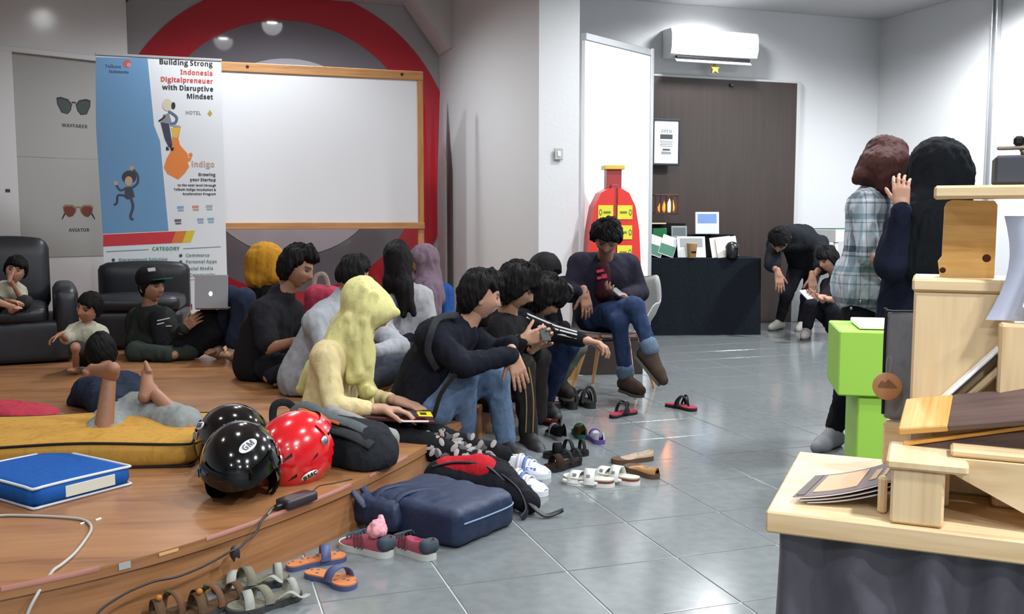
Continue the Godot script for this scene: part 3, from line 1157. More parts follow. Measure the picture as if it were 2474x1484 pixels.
# ---------------------------------------------------------------- the room at the back right
func back_room() -> void:
	var white: Material = M["paint_white"]
	# partition panel beside the pillar
	var p := room("wall_partition")
	var a := Vector2(0.60, -8.16)
	var b := Vector2(1.262, -8.95)
	var d := b - a
	var turn := atan2(-d.y, d.x)
	var mid := (a + b) / 2.0
	part_box("panel", mat("panel_white", Color(0.93, 0.93, 0.935), 0.5), p, Vector3(d.length(), 2.70, 0.04), Vector3(mid.x, 1.36, mid.y), Vector3(0, turn, 0))
	part_box("top_rail", M["aluminium"], p, Vector3(d.length(), 0.06, 0.06), Vector3(mid.x, 2.74, mid.y), Vector3(0, turn, 0))
	part_box("post", M["aluminium"], p, Vector3(0.045, 2.78, 0.06), Vector3(b.x + 0.015, 1.39, b.y - 0.015), Vector3(0, turn, 0))
	# brown doorway panel
	var c := Vector3(2.45, 0, -10.97)
	var dr := room("door_1", c - BX * 0.012, YAW)
	part_box("leaf", M["wenge"], dr, Vector3(2.0, 2.78, 0.035), Vector3(-0.10, 1.39, 0.0))
	for q in [[Vector3(0.05, 2.8, 0.03), Vector3(0.92, 1.40, 0.008)], [Vector3(2.0, 0.025, 0.03), Vector3(-0.10, 2.79, 0.008)]]:
		part_box("door_trim", mat("door_trim", Color(0.74, 0.74, 0.73), 0.5), dr, q[0], q[1])
	part_box("door_closer", mat("dark_metal", Color(0.1, 0.1, 0.1), 0.4), dr, Vector3(0.05, 0.03, 0.03), Vector3(0.02, 2.72, 0.03))
	# air conditioner
	var t := thing("air_conditioner", "white wall air conditioner above the dark brown door panel", "air conditioner", c - AX * 0.30 - BX * 0.012 + Vector3(0, 3.13, 0), YAW)
	var st := mb()
	var prof := PackedVector2Array([Vector2(0, -0.16), Vector2(0.10, -0.165), Vector2(0.19, -0.13), Vector2(0.215, -0.05), Vector2(0.215, 0.08), Vector2(0.19, 0.14), Vector2(0.0, 0.15)])
	prism(st, prof, -0.54, 0.54)
	put(st, "body", M["white_plastic"], t, Vector3.ZERO, Vector3(0, -PI / 2, 0))
	part_box("outlet_slot", mat("slot_dark", Color(0.12, 0.12, 0.13), 0.6), t, Vector3(0.92, 0.035, 0.06), Vector3(0.0, -0.155, 0.145), Vector3(0.35, 0, 0))
	part_box("louvre", M["white_plastic"], t, Vector3(0.94, 0.012, 0.075), Vector3(0.0, -0.185, 0.165), Vector3(0.75, 0, 0))
	part_box("panel_seam", mat("seam", Color(0.6, 0.6, 0.6), 0.5), t, Vector3(1.06, 0.004, 0.004), Vector3(0.0, -0.03, 0.215))
	# little golden star under it
	t = thing("gold_star", "small golden star ornament hung on the wall below the air conditioner", "ornament", at(1727, 165, 10.80), YAW)
	var star := PackedVector2Array()
	for k in 10:
		star.append(Vector2(sin(TAU * k / 10), cos(TAU * k / 10)) * (0.07 if k % 2 == 0 else 0.033))
	slab("star", star, -0.012, 0.012, mat("gold", Color(0.88, 0.8, 0.42), 0.25, 0.6), t)
	# framed notice
	t = thing("picture_frame", "white printed notice in a black frame on the brown door panel", "picture frame", at(1609, 344, 10.55), YAW)
	for q in [[Vector3(0.34, 0.025, 0.03), Vector3(0, 0.24, 0)], [Vector3(0.34, 0.025, 0.03), Vector3(0, -0.24, 0)], [Vector3(0.025, 0.455, 0.03), Vector3(-0.158, 0, 0)], [Vector3(0.025, 0.455, 0.03), Vector3(0.158, 0, 0)]]:
		part_box("frame_bar", mat("frame_black", Color(0.14, 0.15, 0.18), 0.4), t, q[0], q[1])
	part_box("sheet", mat("paper", Color(0.84, 0.86, 0.88), 0.6), t, Vector3(0.30, 0.46, 0.008), Vector3(0, 0, 0.004))
	var ink := mat("notice_ink", Color(0.25, 0.27, 0.29), 0.6)
	lettering("OPEN", 0.05, mat("notice_grey", Color(0.55, 0.57, 0.58), 0.6), t, Vector3(0, 0.12, 0.009), HORIZONTAL_ALIGNMENT_CENTER)
	part_box("print_block", ink, t, Vector3(0.15, 0.05, 0.002), Vector3(0, 0.06, 0.009), Vector3.ZERO, 0.0004)
	for k in 4:
		part_box("print_line", mat("notice_grey", Color.WHITE), t, Vector3(0.16 - 0.015 * (k % 2), 0.008, 0.002), Vector3(0, 0.012 - k * 0.018, 0.009), Vector3.ZERO, 0.0004)
	part_box("print_block", ink, t, Vector3(0.09, 0.02, 0.002), Vector3(0, -0.08, 0.009), Vector3.ZERO, 0.0004)
	part_box("print_block", mat("notice_grey", Color.WHITE), t, Vector3(0.12, 0.03, 0.002), Vector3(0, -0.115, 0.009), Vector3.ZERO, 0.0004)
	# light switch on the pillar
	t = thing("light_switch", "square white light switch on the narrow white pillar", "switch", at(1350, 372, 7.93), YAW)
	part_box("plate", mat("switch_plate", Color(0.66, 0.67, 0.66), 0.4), t, Vector3(0.075, 0.095, 0.012))
	part_box("rocker", M["white_plastic"], t, Vector3(0.03, 0.045, 0.012), Vector3(0, 0, 0.006))
	# aluminium post on the right wall
	t = room("trim_3", Vector3(4.93, 0, -9.93), YAW)
	for s in [-0.03, 0.03]:
		part_box("profile", M["aluminium"], t, Vector3(0.06, CEIL, 0.025), Vector3(0.0, CEIL / 2, s))
	cloth_table()
	red_cylinder()
	# white table top against the wall behind the crouching people
	t = thing("side_table", "white topped table by the back wall behind the crouching people", "table", at(2035, 800, 10.75) * Vector3(1, 0, 1), YAW)
	part_box("table_top", M["white_plastic"], t, Vector3(0.6, 0.14, 0.45), Vector3(0, 1.03, 0))
	part_box("green_edge", mat("green_edge", Color(0.1, 0.36, 0.24), 0.5), t, Vector3(0.58, 0.01, 0.43), Vector3(0, 1.105, 0))
	for sx in [-1, 1]:
		for sz in [-1, 1]:
			part_box("leg", M["white_plastic"], t, Vector3(0.04, 0.96, 0.04), Vector3(sx * 0.27, 0.48, sz * 0.19))

func drape(st: SurfaceTool, w: float, d: float, h: float, seed_k: int, flare := 0.05) -> void:
	# cloth over a box: a ring of points round the table repeated down to the floor, waving more and more
	var n := 120
	var rings := []
	for r in 13:
		var f := float(r) / 12.0
		var ring := PackedVector3Array()
		for k in n:
			var s := float(k) / n * 4.0
			var q := Vector2.ZERO
			var e := s - floorf(s)
			match int(s):
				0: q = Vector2(-w / 2 + w * e, d / 2)
				1: q = Vector2(w / 2, d / 2 - d * e)
				2: q = Vector2(w / 2 - w * e, -d / 2)
				_: q = Vector2(-w / 2, -d / 2 + d * e)
			var nrm := Vector2(q.x / w, q.y / d).normalized()
			var wave := sin(s * 19.0 + seed_k) * 0.5 + sin(s * 43.0 + seed_k * 2.0) * 0.3
			var out := nrm * (0.006 + f * flare * (0.6 + 0.5 * wave))
			ring.append(Vector3(q.x + out.x, h * (1.0 - f) + 0.004 * (1.0 - f), q.y + out.y))
		ring.reverse()
		rings.append(ring)
	loft(st, rings, true, false)
	box(st, Vector3(w + 0.012, 0.012, d + 0.012), Vector3(0, h, 0), 0.004)

func book(called: String, label: String, where: Vector3, size: Vector3, c: Color, turn: Vector3, group := "", c2 := Color(0, 0, 0, 0)) -> Node3D:
	var t := thing(called, label, "book" if group == "" else "leaflet", where, turn.y, group)
	var inner := Basis.from_euler(Vector3(turn.x, 0, turn.z))
	var o := part_box("cover", mat("cover_%s" % c.to_html(), c, 0.45), t, size)
	o.basis = inner
	if c2.a > 0.0:
		var e := part_box("cover_print", mat("cover_%s" % c2.to_html(), c2, 0.45), t, Vector3(size.x * 0.8, size.y * 0.42, 0.002), inner * Vector3(0, size.y * 0.2, size.z / 2 + 0.001))
		e.basis = inner
	return t

func cloth_table() -> void:
	var w := 1.30
	var base := Vector3(1.94, 0, -10.22)
	var t := thing("display_table", "table under a floor length black cloth in front of the brown door", "table", base, 0.06)
	var st := mb()
	drape(st, w, 0.55, 0.80, 3, 0.035)
	put(st, "table_cloth", cloth("black_cloth", Color(0.085, 0.105, 0.13), 0.9), t)
	part_box("table_top", M["pine"], t, Vector3(w - 0.02, 0.02, 0.53), Vector3(0, 0.785, 0))
	for sx in [-1, 1]:
		for sz in [-1, 1]:
			part_box("leg", M["pine"], t, Vector3(0.05, 0.775, 0.05), Vector3(sx * 0.55, 0.3875, sz * 0.2))
	var top := 0.81
	# stepped black riser at the back
	var r := thing("display_riser", "stepped black riser on the back of the black cloth table", "stand", base + Vector3(0.02, top, -0.14), 0.06)
	part_box("step", mat("riser_black", Color(0.09, 0.09, 0.1), 0.7), r, Vector3(0.95, 0.24, 0.2), Vector3(-0.05, 0.12, 0))
	part_box("step", mat("riser_black", Color.BLACK), r, Vector3(0.5, 0.12, 0.18), Vector3(-0.35, 0.30, -0.01))
	# fire lantern
	var l := thing("candle_lantern", "small dark box lantern glowing orange at the back of the display table", "lantern", at(1607, 518, 10.3), 0.06)
	part_box("base", mat("lantern_dark", Color(0.22, 0.12, 0.1), 0.6), l, Vector3(0.26, 0.02, 0.14), Vector3(0, 0.01, 0))
	part_box("lid", mat("lantern_dark", Color.BLACK), l, Vector3(0.26, 0.015, 0.14), Vector3(0, 0.205, 0))
	for k in 5:
		part_box("bar", mat("lantern_dark", Color.BLACK), l, Vector3(0.022, 0.19, 0.02), Vector3(-0.115 + k * 0.0575, 0.11, 0.06))
	var fl := mat("flame", Color(1.0, 0.6, 0.25), 0.6)
	fl.emission_enabled = true
	fl.emission = Color(1.0, 0.45, 0.14)
	fl.emission_energy_multiplier = 1.6
	var fh := mat("flame_core", Color(1.0, 0.9, 0.7), 0.6)
	fh.emission_enabled = true
	fh.emission = Color(1.0, 0.78, 0.45)
	fh.emission_energy_multiplier = 3.5
	for q in [[-0.06, 0.05, 0.10, fl], [-0.012, 0.045, 0.13, fl], [0.045, 0.075, 0.15, fh], [0.075, 0.06, 0.17, fl]]:
		st = mb()
		lathe(st, [Vector2(0.0, 0.0), Vector2(q[1] * 0.4, 0.02), Vector2(q[1] * 0.45, 0.06), Vector2(q[1] * 0.2, q[2] * 0.75), Vector2(0.0, q[2])], 10)
		put(st, "flame", q[3], l, Vector3(q[0], 0.02, 0.0))
	var ol := OmniLight3D.new()
	ol.name = "flame_light"
	ol.position = Vector3(0.04, 0.09, 0.05)
	ol.light_color = Color(1.0, 0.55, 0.25)
	ol.light_energy = 0.05
	ol.light_size = 0.05
	ol.omni_range = 20.0
	ol.shadow_enabled = true
	l.add_child(ol)
	# wooden crate with green box
	var c := thing("wooden_crate", "small open wooden crate holding a green box on the display table", "crate", base + Vector3(-0.42, top + 0.13, 0.02), 0.06)
	part_box("side", M["pine"], c, Vector3(0.02, 0.22, 0.16), Vector3(-0.11, 0.11, 0))
	part_box("bottom", M["pine"], c, Vector3(0.30, 0.035, 0.16), Vector3(0.03, 0.018, 0))
	part_box("top", M["pine"], c, Vector3(0.22, 0.014, 0.16), Vector3(0.0, 0.226, 0))
	book("green_box", "bright green box standing inside the wooden crate", base + Vector3(-0.37, top + 0.24, 0.06), Vector3(0.15, 0.135, 0.03), Color(0.04, 0.42, 0.24), Vector3.ZERO)
	book("photo_book", "grey photo book leaning beside the wooden crate", base + Vector3(-0.155, top + 0.23, 0.02), Vector3(0.17, 0.20, 0.02), Color(0.50, 0.54, 0.55), Vector3(-0.15, 0.05, 0), "", Color(0.34, 0.37, 0.38))
	# front row leaflets, the green ones fanned
	for k in 3:
		var q := book("leaflet", ["green leaflet at the end of the fan beside the partition post", "green leaflet in the middle of the fan of three", "green leaflet of the fan next to the white print"][k], base + Vector3(-0.55 + k * 0.13, top + 0.12, 0.15), Vector3(0.17, 0.22, 0.006), Color(0.80, 0.82, 0.82), Vector3(-0.3, 0.06, -0.35), "fanned green leaflets")
		var g := part_box("green_print", mat("leaf_green", Color(0.16, 0.42, 0.32), 0.5), q, Vector3(0.16, 0.11, 0.002), Basis.from_euler(Vector3(-0.3, 0, -0.35)) * Vector3(0.0, -0.045, 0.004))
		g.basis = Basis.from_euler(Vector3(-0.3, 0, -0.35))
	book("white_board_print", "white print with a grey picture leaning on the display table behind the brown cup", base + Vector3(-0.05, top + 0.11, 0.17), Vector3(0.30, 0.23, 0.008), Color(0.82, 0.84, 0.84), Vector3(-0.3, 0.05, 0), "", Color(0.52, 0.54, 0.55))
	for k in 2:
		book("white_card", ["rear white card of the two leaning behind the black pot", "front white card right behind the black pot"][k], base + Vector3(0.27 + k * 0.055, top + 0.11, 0.14 + k * 0.02), Vector3(0.22, 0.22, 0.006), Color(0.82, 0.80, 0.76), Vector3(-0.3, -0.05, 0.12), "leaning white cards")
	book("postcard_book", "picture book with a blue sky cover standing on the black riser", base + Vector3(0.15, top + 0.36, -0.02), Vector3(0.25, 0.24, 0.02), Color(0.78, 0.82, 0.88), Vector3(-0.2, -0.1, 0.0), "", Color(0.38, 0.52, 0.74))
	# paper cup
	var cup := thing("paper_cup", "brown paper cup with a dark label on the display table", "cup", base + Vector3(-0.06, top, 0.262), 0)
	st = mb()
	lathe(st, [Vector2(0.0, 0.0), Vector2(0.042, 0.0), Vector2(0.055, 0.145), Vector2(0.058, 0.148), Vector2(0.058, 0.155), Vector2(0.05, 0.155), Vector2(0.04, 0.02), Vector2(0.0, 0.02)], 24)
	put(st, "cup_body", mat("kraft", Color(0.74, 0.6, 0.42), 0.8), cup)
	part_box("cup_label", mat("cup_label", Color(0.14, 0.10, 0.07), 0.7), cup, Vector3(0.05, 0.022, 0.004), Vector3(0.01, 0.06, 0.046))
	# black pot
	var pot := thing("black_pot", "round lidded black pot in front of the white cards", "pot", base + Vector3(0.36, top, 0.262), 0)
	st = mb()
	lathe(st, [Vector2(0.0, 0.0), Vector2(0.06, 0.0), Vector2(0.066, 0.05), Vector2(0.066, 0.10), Vector2(0.058, 0.115)], 24)
	put(st, "pot_body", mat("pot_black", Color(0.08, 0.08, 0.09), 0.3), pot)
	st = mb()
	lathe(st, [Vector2(0.072, 0.10), Vector2(0.066, 0.13), Vector2(0.045, 0.158), Vector2(0.02, 0.168), Vector2(0.0, 0.17)], 24)
	put(st, "pot_lid", mat("pot_black", Color.BLACK), pot)
	var m := thing("wood_offcut", "flat piece of light wood lying on the floor under the black cloth", "board", ground(1722, 801) + Vector3(0, 0.006, 0.03), 0.05)
	part_box("plank", M["honey_pine"], m, Vector3(0.2, 0.012, 0.06))

func red_cylinder() -> void:
	var t := thing("red_display_column", "tall red rounded display column with yellow labels behind the man on the chair", "display stand", at(1478, 870, 7.95) * Vector3(1, 0, 1), 0.1)
	var red := mat("column_red", Color(0.83, 0.22, 0.2), 0.35)
	var dark := mat("column_dark_red", Color(0.6, 0.22, 0.22), 0.4)
	var yel := mat("label_yellow", Color(0.86, 0.82, 0.22), 0.5)
	for s in [-1.0, 1.0]:
		# two half domes with a slot between them
		var poly := PackedVector2Array([Vector2(0.012 * s, 0.0), Vector2(0.20 * s, 0.0), Vector2(0.225 * s, 0.5), Vector2(0.225 * s, 0.85), Vector2(0.21 * s, 1.12), Vector2(0.175 * s, 1.32), Vector2(0.12 * s, 1.43), Vector2(0.06 * s, 1.465), Vector2(0.012 * s, 1.47)])
		slab("half_shell", poly, -0.16, 0.10 if s < 0 else 0.06, red, t)
	part_box("core", dark, t, Vector3(0.06, 1.5, 0.2), Vector3(0, 0.75, -0.04))
	part_box("neck", dark, t, Vector3(0.125, 0.16, 0.12), Vector3(0, 1.545, -0.03))
	part_box("cap", mat("cap_yellow", Color(0.85, 0.7, 0.3), 0.4), t, Vector3(0.17, 0.035, 0.16), Vector3(0, 1.64, -0.03))
	var green := mat("label_green", Color(0.38, 0.5, 0.16), 0.6)
	for row in 5:
		for s in [-1.0, 1.0]:
			var z := 0.103 if s < 0 else 0.063
			var y := 1.27 - row * 0.165
			var lb := part_box("label", yel, t, Vector3(0.125, 0.115, 0.004), Vector3(s * 0.085, y, z))
			part_box("label_text", green, lb, Vector3(0.06, 0.018, 0.002), Vector3(0.012 if s < 0 else -0.012, 0.0, 0.003))
			var st := mb()
			lathe(st, [Vector2(0.010, 0.0), Vector2(0.018, 0.002), Vector2(0.02, 0.0)], 12)
			put(st, "label_emblem", green, lb, Vector3(-0.042 if s < 0 else 0.046, 0, 0.002), Vector3(PI / 2, 0, 0)).scale = Vector3(0.7, 1, 1.4)

# ---------------------------------------------------------------- the display desk in front
const DESK_TURN := -0.4115
const DESK := 0.75
func desk_at(x: float, y: float, z: float) -> Vector3:
	return Vector3(0.41, DESK, -1.5) + Basis(Vector3.UP, DESK_TURN) * Vector3(x, y, z)

# A bent sheet: four corners (near left, near right, far right, far left), sagging between the ends.
func sheet(st: SurfaceTool, c: Array, sag: float, thick: float, n := 12) -> void:
	var rings := []
	for k in n + 1:
		var f := float(k) / n
		var a: Vector3 = c[0].lerp(c[1], f)
		var b: Vector3 = c[3].lerp(c[2], f)
		var dip := Vector3(0, -sag * 4.0 * f * (1.0 - f), 0)
		var u := Vector3(0, thick, 0)
		rings.append(PackedVector3Array([a + dip, b + dip, b + dip + u, a + dip + u]))
	st.set_smooth_group(-1)
	loft(st, rings, true, false)
	for e in [rings[0], rings[-1]]:
		tri_out(st, e[0], e[1], e[2], (rings[n / 2][0] + rings[n / 2][2]) / 2.0)
		tri_out(st, e[0], e[2], e[3], (rings[n / 2][0] + rings[n / 2][2]) / 2.0)

func desk() -> void:
	var pine: Material = M["pine"]
	var t := thing("display_desk", "light pine plank desk with black cloth hanging from its front", "desk", desk_at(0, 0, 0) * Vector3(1, 0, 1), DESK_TURN)
	part_box("desk_top", pine, t, Vector3(1.5, 0.036, 0.43), Vector3(0.75, DESK - 0.018, -0.215), Vector3.ZERO, 0.003)
	for q in [Vector3(0.14, 0, -0.13), Vector3(1.4, 0, -0.13), Vector3(0.14, 0, -0.36), Vector3(1.4, 0, -0.36)]:
		part_box("leg", pine, t, Vector3(0.05, DESK - 0.036, 0.05), q + Vector3(0, (DESK - 0.036) / 2, 0))
	# pleated cloth round the left and front
	var st := mb()
	var rings := []
	for r in 15:
		var f := float(r) / 14.0
		var ring := PackedVector3Array()
		for k in 131:
			var s := k / 130.0 * 1.9
			var q := Vector3(0.035, 0, -0.40 + s) if s < 0.37 else Vector3(0.035 + s - 0.37, 0, -0.03)
			var nrm := Vector3(-1, 0, 0) if s < 0.36 else Vector3(0, 0, 1)
			if absf(s - 0.37) < 0.012:
				nrm = Vector3(-0.7, 0, 0.7)
			var pl := sin(s * 58.0 + sin(s * 9.0)) * 0.026 + sin(s * 23.0 + 1.0) * 0.012
			# one long fold runs slantwise from the corner
			var dist := absf((s - 0.39) - f * 0.80)
			pl += 0.028 * exp(-dist * dist / 0.0009) - 0.02 * exp(-pow((s - 0.44) - f * 0.85, 2.0) / 0.0007)
			var spread := 0.55 + 0.45 * f
			ring.append(q + nrm * (pl * spread + 0.012 * f) + Vector3(0, lerpf(DESK - 0.037, 0.002, f), 0))
		rings.append(ring)
	loft(st, rings, false, false)
	put(st, "cloth", cloth("desk_cloth", Color(0.33, 0.325, 0.36), 0.42, 0.15, 3.0), t)
	brochures()
	desk_timber()
	shelf_things()
	green_pedestal()

func brochures() -> void:
	var brown := mat("brochure_brown", Color(0.36, 0.28, 0.265), 0.5)
	var tan_ := mat("brochure_tan", Color(0.79, 0.63, 0.48), 0.6)
	var paper := mat("brochure_edge", Color(0.86, 0.86, 0.87), 0.7)
	var dark := mat("brochure_dark", Color(0.25, 0.19, 0.17), 0.5)
	var names := ["bottom brown brochure of the stack propped on the desk edge", "middle brown brochure of the stack propped on the desk edge", "top brown brochure with a tan label of the stack on the desk"]
	for k in 3:
		var off := Vector3(0.022 - k * 0.011, 0.0045 * k + 0.002, -0.006 + k * 0.006)
		var c := [desk_at(0.035, 0.0, -0.055), desk_at(0.215, 0.055, -0.075), desk_at(0.235, 0.06, -0.235), desk_at(0.055, 0.0, -0.205)]
		for i in 4:
			c[i] += Basis(Vector3.UP, DESK_TURN) * off
		var mid: Vector3 = (c[0] + c[2]) / 2.0
		mid.y = DESK
		var t := thing("brochure", names[k], "brochure", mid, 0.0, "brown brochures")
		for i in 4:
			c[i] -= mid
		var st := mb()
		sheet(st, c, 0.010, 0.0022)
		put(st, "pages", paper, t)
		var up := []
		for q in c:
			up.append(q + Vector3(0, 0.0024, 0))
		st = mb()
		sheet(st, up, 0.010, 0.0008)
		put(st, "cover", brown, t)
		if k == 2:
			var at_uv := func(u: float, v: float) -> Vector3:
				return up[0].lerp(up[1], u).lerp(up[3].lerp(up[2], u), v) + Vector3(0, 0.0012 - 0.04 * u * (1.0 - u), 0)
			st = mb()
			sheet(st, [at_uv.call(0.14, 0.16), at_uv.call(0.52, 0.16), at_uv.call(0.52, 0.92), at_uv.call(0.14, 0.92)], 0.0018, 0.0006)
			say(put(st, "cover_label", tan_, t), "tan label on the cover")
			st = mb()
			sheet(st, [at_uv.call(0.02, 0.05), at_uv.call(0.09, 0.05), at_uv.call(0.09, 0.97), at_uv.call(0.02, 0.97)], 0.0, 0.0006)
			put(st, "cover_band", dark, t)
			for q in [[0.60, 0.30, 0.66, 0.75], [0.70, 0.35, 0.74, 0.70]]:
				st = mb()
				sheet(st, [at_uv.call(q[0], q[1]), at_uv.call(q[2], q[1]), at_uv.call(q[2], q[3]), at_uv.call(q[0], q[3])], 0.0, 0.0006)
				put(st, "cover_print", tan_, t)

func desk_timber() -> void:
	var pine: Material = M["pine"]
	var honey: Material = M["honey_pine"]
	var wal: Material = M["walnut"]
	# step block with its cap and the thin post beside it
	var t := thing("wooden_step", "pine step block with an overhanging top plate beside the brochures", "wooden block", desk_at(0.185, 0, -0.055), DESK_TURN)
	part_box("block", pine, t, Vector3(0.076, 0.086, 0.09), Vector3(0.038, 0.044, 0.0))
	part_box("top_plate", pine, t, Vector3(0.115, 0.016, 0.13), Vector3(0.05, 0.095, -0.015))
	part_box("post", pine, t, Vector3(0.014, 0.06, 0.02), Vector3(-0.013, 0.03, -0.01))
	# slanting gusset board with knots
	t = thing("gusset_board", "knotty pine gusset board slanting down behind the step block", "board", desk_at(0.268, 0, -0.052), DESK_TURN)
	slab("gusset", PackedVector2Array([Vector2(0.0, 0.104), Vector2(0.30, 0.104), Vector2(0.30, 0.0), Vector2(0.175, 0.0), Vector2(0.155, 0.004), Vector2(0.0, 0.082)]), -0.012, 0.012, pine, t)
	for q in [Vector2(0.108, 0.072), Vector2(0.118, 0.086), Vector2(0.106, 0.052)]:
		var st := mb()
		lathe(st, [Vector2(0.0, 0.0004), Vector2(0.004, 0.0003), Vector2(0.006, -0.0005)], 10)
		put(st, "knot", mat("knot_pale", Color(0.56, 0.40, 0.24), 0.7), t, Vector3(q.x, q.y, 0.012), Vector3(PI / 2, 0, 0)).scale = Vector3(1, 1, 0.8)
	part_box("cap_rail", pine, t, Vector3(0.30, 0.012, 0.05), Vector3(0.15, 0.111, -0.02))
	# marquetry stand: a slanting top of honey and walnut pieces and a walnut front
	t = thing("marquetry_stand", "slanting display board of honey and walnut wood strips on the desk", "display stand", desk_at(0.195, 0.070, -0.13), DESK_TURN - 0.03)
	var tilt := Vector3(0.60, 0, 0.25)
	var bs := Basis.from_euler(tilt)
	for q in [[0.0, 0.075, honey], [0.075, 0.245, wal], [0.245, 0.50, honey]]:
		var o := part_box("top_strip", q[2], t, Vector3(q[1] - q[0], 0.10, 0.012), Vector3.ZERO, Vector3.ZERO, 0.002)
		o.basis = bs * Basis(Vector3.RIGHT, -PI / 2 - 0.25)
		o.position = Vector3(0, 0.054, 0) + bs * Vector3((q[0] + q[1]) / 2, 0.0, -0.03)
	var o2 := part_box("front_strip", wal, t, Vector3(0.50, 0.036, 0.012), Vector3.ZERO, Vector3.ZERO, 0.002)
	o2.basis = Basis(Vector3(0, 0, 1), 0.25)
	o2.position = Vector3(0.255, 0.075, 0.012)
	for y in [0.027, 0.070]:
		var e := part_box("edge_strip", mat("honey_edge", Color(0.84, 0.62, 0.27), 0.5), t, Vector3(0.51, 0.006, 0.016), Vector3.ZERO, Vector3.ZERO, 0.001)
		e.basis = Basis(Vector3(0, 0, 1), 0.25)
		e.position = Vector3(0.252, y + 0.027, 0.013)
	part_box("support", pine, t, Vector3(0.05, 0.10, 0.05), Vector3(0.05, -0.019, -0.03))
	part_box("support", pine, t, Vector3(0.05, 0.18, 0.05), Vector3(0.42, 0.021, -0.04))
	# tall box with a cap
	t = thing("pine_tower", "tall pine box pedestal carrying the honey wood block", "pedestal", desk_at(0.205, 0, -0.30), DESK_TURN)
	part_box("box", pine, t, Vector3(0.155, 0.345, 0.15), Vector3(0.0775, 0.1735, 0.0))
	part_box("cap", pine, t, Vector3(0.162, 0.022, 0.158), Vector3(0.0775, 0.357, 0.0))
	t = thing("pine_box", "plain pine box in front of the tall pine pedestal", "box", desk_at(0.335, 0.0, -0.195), DESK_TURN)
	part_box("box", pine, t, Vector3(0.16, 0.30, 0.06), Vector3(0.08, 0.151, 0.0))
	# honey block
	t = thing("honey_wood_block", "upright honey coloured pine block with rounded corner and dark knot", "wooden block", desk_at(0.245, 0.368, -0.31), DESK_TURN)
	var st := mb()
	var pl := PackedVector2Array([Vector2(0.0, 0.0), Vector2(0.085, 0.0), Vector2(0.085, 0.125), Vector2(0.08, 0.132), Vector2(0.014, 0.134), Vector2(0.006, 0.130), Vector2(0.003, 0.122), Vector2(0.002, 0.035), Vector2(-0.004, 0.026)])
	prism(st, pl, -0.025, 0.025)
	var hb := put(st, "block", honey, t)
	M["honey_pine"].uv1_scale = Vector3(1.6, 1.6, 1)
	for q in [[Vector2(0.072, 0.034), 0.008], [Vector2(0.004, 0.012), 0.006]]:
		st = mb()
		lathe(st, [Vector2(0.0, 0.0005), Vector2(q[1] * 0.6, 0.0004), Vector2(q[1], -0.0005)], 12)
		put(st, "knot", mat("knot", Color(0.30, 0.17, 0.09), 0.7), t, Vector3(q[0].x, q[0].y, 0.0252), Vector3(PI / 2, 0, 0))
	# slanting magazine between tower and box
	t = thing("leaning_magazine", "thin white magazine leaning slantwise against the pine pedestal", "magazine", desk_at(0.21, 0.115, -0.205), DESK_TURN)
	var mg := part_box("pages", mat("paper", Color(0.84, 0.86, 0.88), 0.6), t, Vector3(0.21, 0.006, 0.035), Vector3(0.078, 0.088, 0.0))
	mg.basis = Basis(Vector3(0, 0, 1), 0.84)
	mg = part_box("cover", mat("mag_cover", Color(0.16, 0.17, 0.20), 0.4), t, Vector3(0.21, 0.0015, 0.035), Vector3(0.081, 0.085, 0.0), Vector3.ZERO, 0.0003)
	mg.basis = Basis(Vector3(0, 0, 1), 0.84)
	mg = part_box("backing", pine, t, Vector3(0.15, 0.012, 0.03), Vector3(0.095, 0.07, -0.002))
	mg.basis = Basis(Vector3(0, 0, 1), 0.84)
	# grey sleeve with a round wooden tag
	t = thing("laptop_sleeve", "dark grey padded laptop sleeve standing against the pine pedestal", "laptop sleeve", desk_at(0.205, 0.085, -0.400), DESK_TURN - 0.1)
	st = mb()
	gridbox(st, Vector3i(10, 12, 4), func(p: Vector3) -> Vector3:
		return rounded(p, Vector3(0.085, 0.105, 0.014), 0.013) + Vector3(0, 0, (1.0 - p.x * p.x) * (1.0 - p.y * p.y) * 0.006 * p.z))
	put(st, "sleeve_body", cloth("sleeve_grey", Color(0.50, 0.51, 0.545), 0.85, 0.3, 8.0), t, Vector3(0.035, 0.105, 0.0))
	st = mb()
	tube(st, curve([Vector3(-0.048, 0.012, 0.012), Vector3(-0.048, 0.198, 0.012), Vector3(-0.036, 0.21, 0.012), Vector3(0.11, 0.212, 0.012)]), 0.0025, 6)
	put(st, "piping", mat("piping_dark", Color(0.04, 0.045, 0.06), 0.5), t)
	var rs := thing("pine_riser", "small pale pine block under the grey laptop sleeve", "wooden block", desk_at(0.225, 0.0, -0.400), DESK_TURN - 0.1)
	part_box("block", pine, rs, Vector3(0.13, 0.083, 0.05), Vector3(0.0, 0.0425, 0.0))
	t = thing("wooden_tag", "round tan wooden tag printed with a mountain hanging from the grey sleeve", "tag", desk_at(0.163, 0.156, -0.365), DESK_TURN + 0.1)
	st = mb()
	lathe(st, [Vector2(0.0, 0.0), Vector2(0.025, 0.0), Vector2(0.026, 0.001), Vector2(0.026, 0.004), Vector2(0.025, 0.005), Vector2(0.0, 0.005)], 36)
	put(st, "disc", mat("tag_tan", Color(0.76, 0.56, 0.4), 0.6), t, Vector3.ZERO, Vector3(PI / 2, 0, 0))
	slab("printed_mountain", PackedVector2Array([Vector2(-0.017, 0.0), Vector2(-0.010, 0.011), Vector2(-0.004, 0.007), Vector2(0.002, 0.014), Vector2(0.009, 0.008), Vector2(0.018, -0.001), Vector2(0.016, -0.003), Vector2(-0.016, -0.003)]), 0.0048, 0.0056, mat("tag_print", Color(0.56, 0.41, 0.3), 0.7), t)
	st = mb()
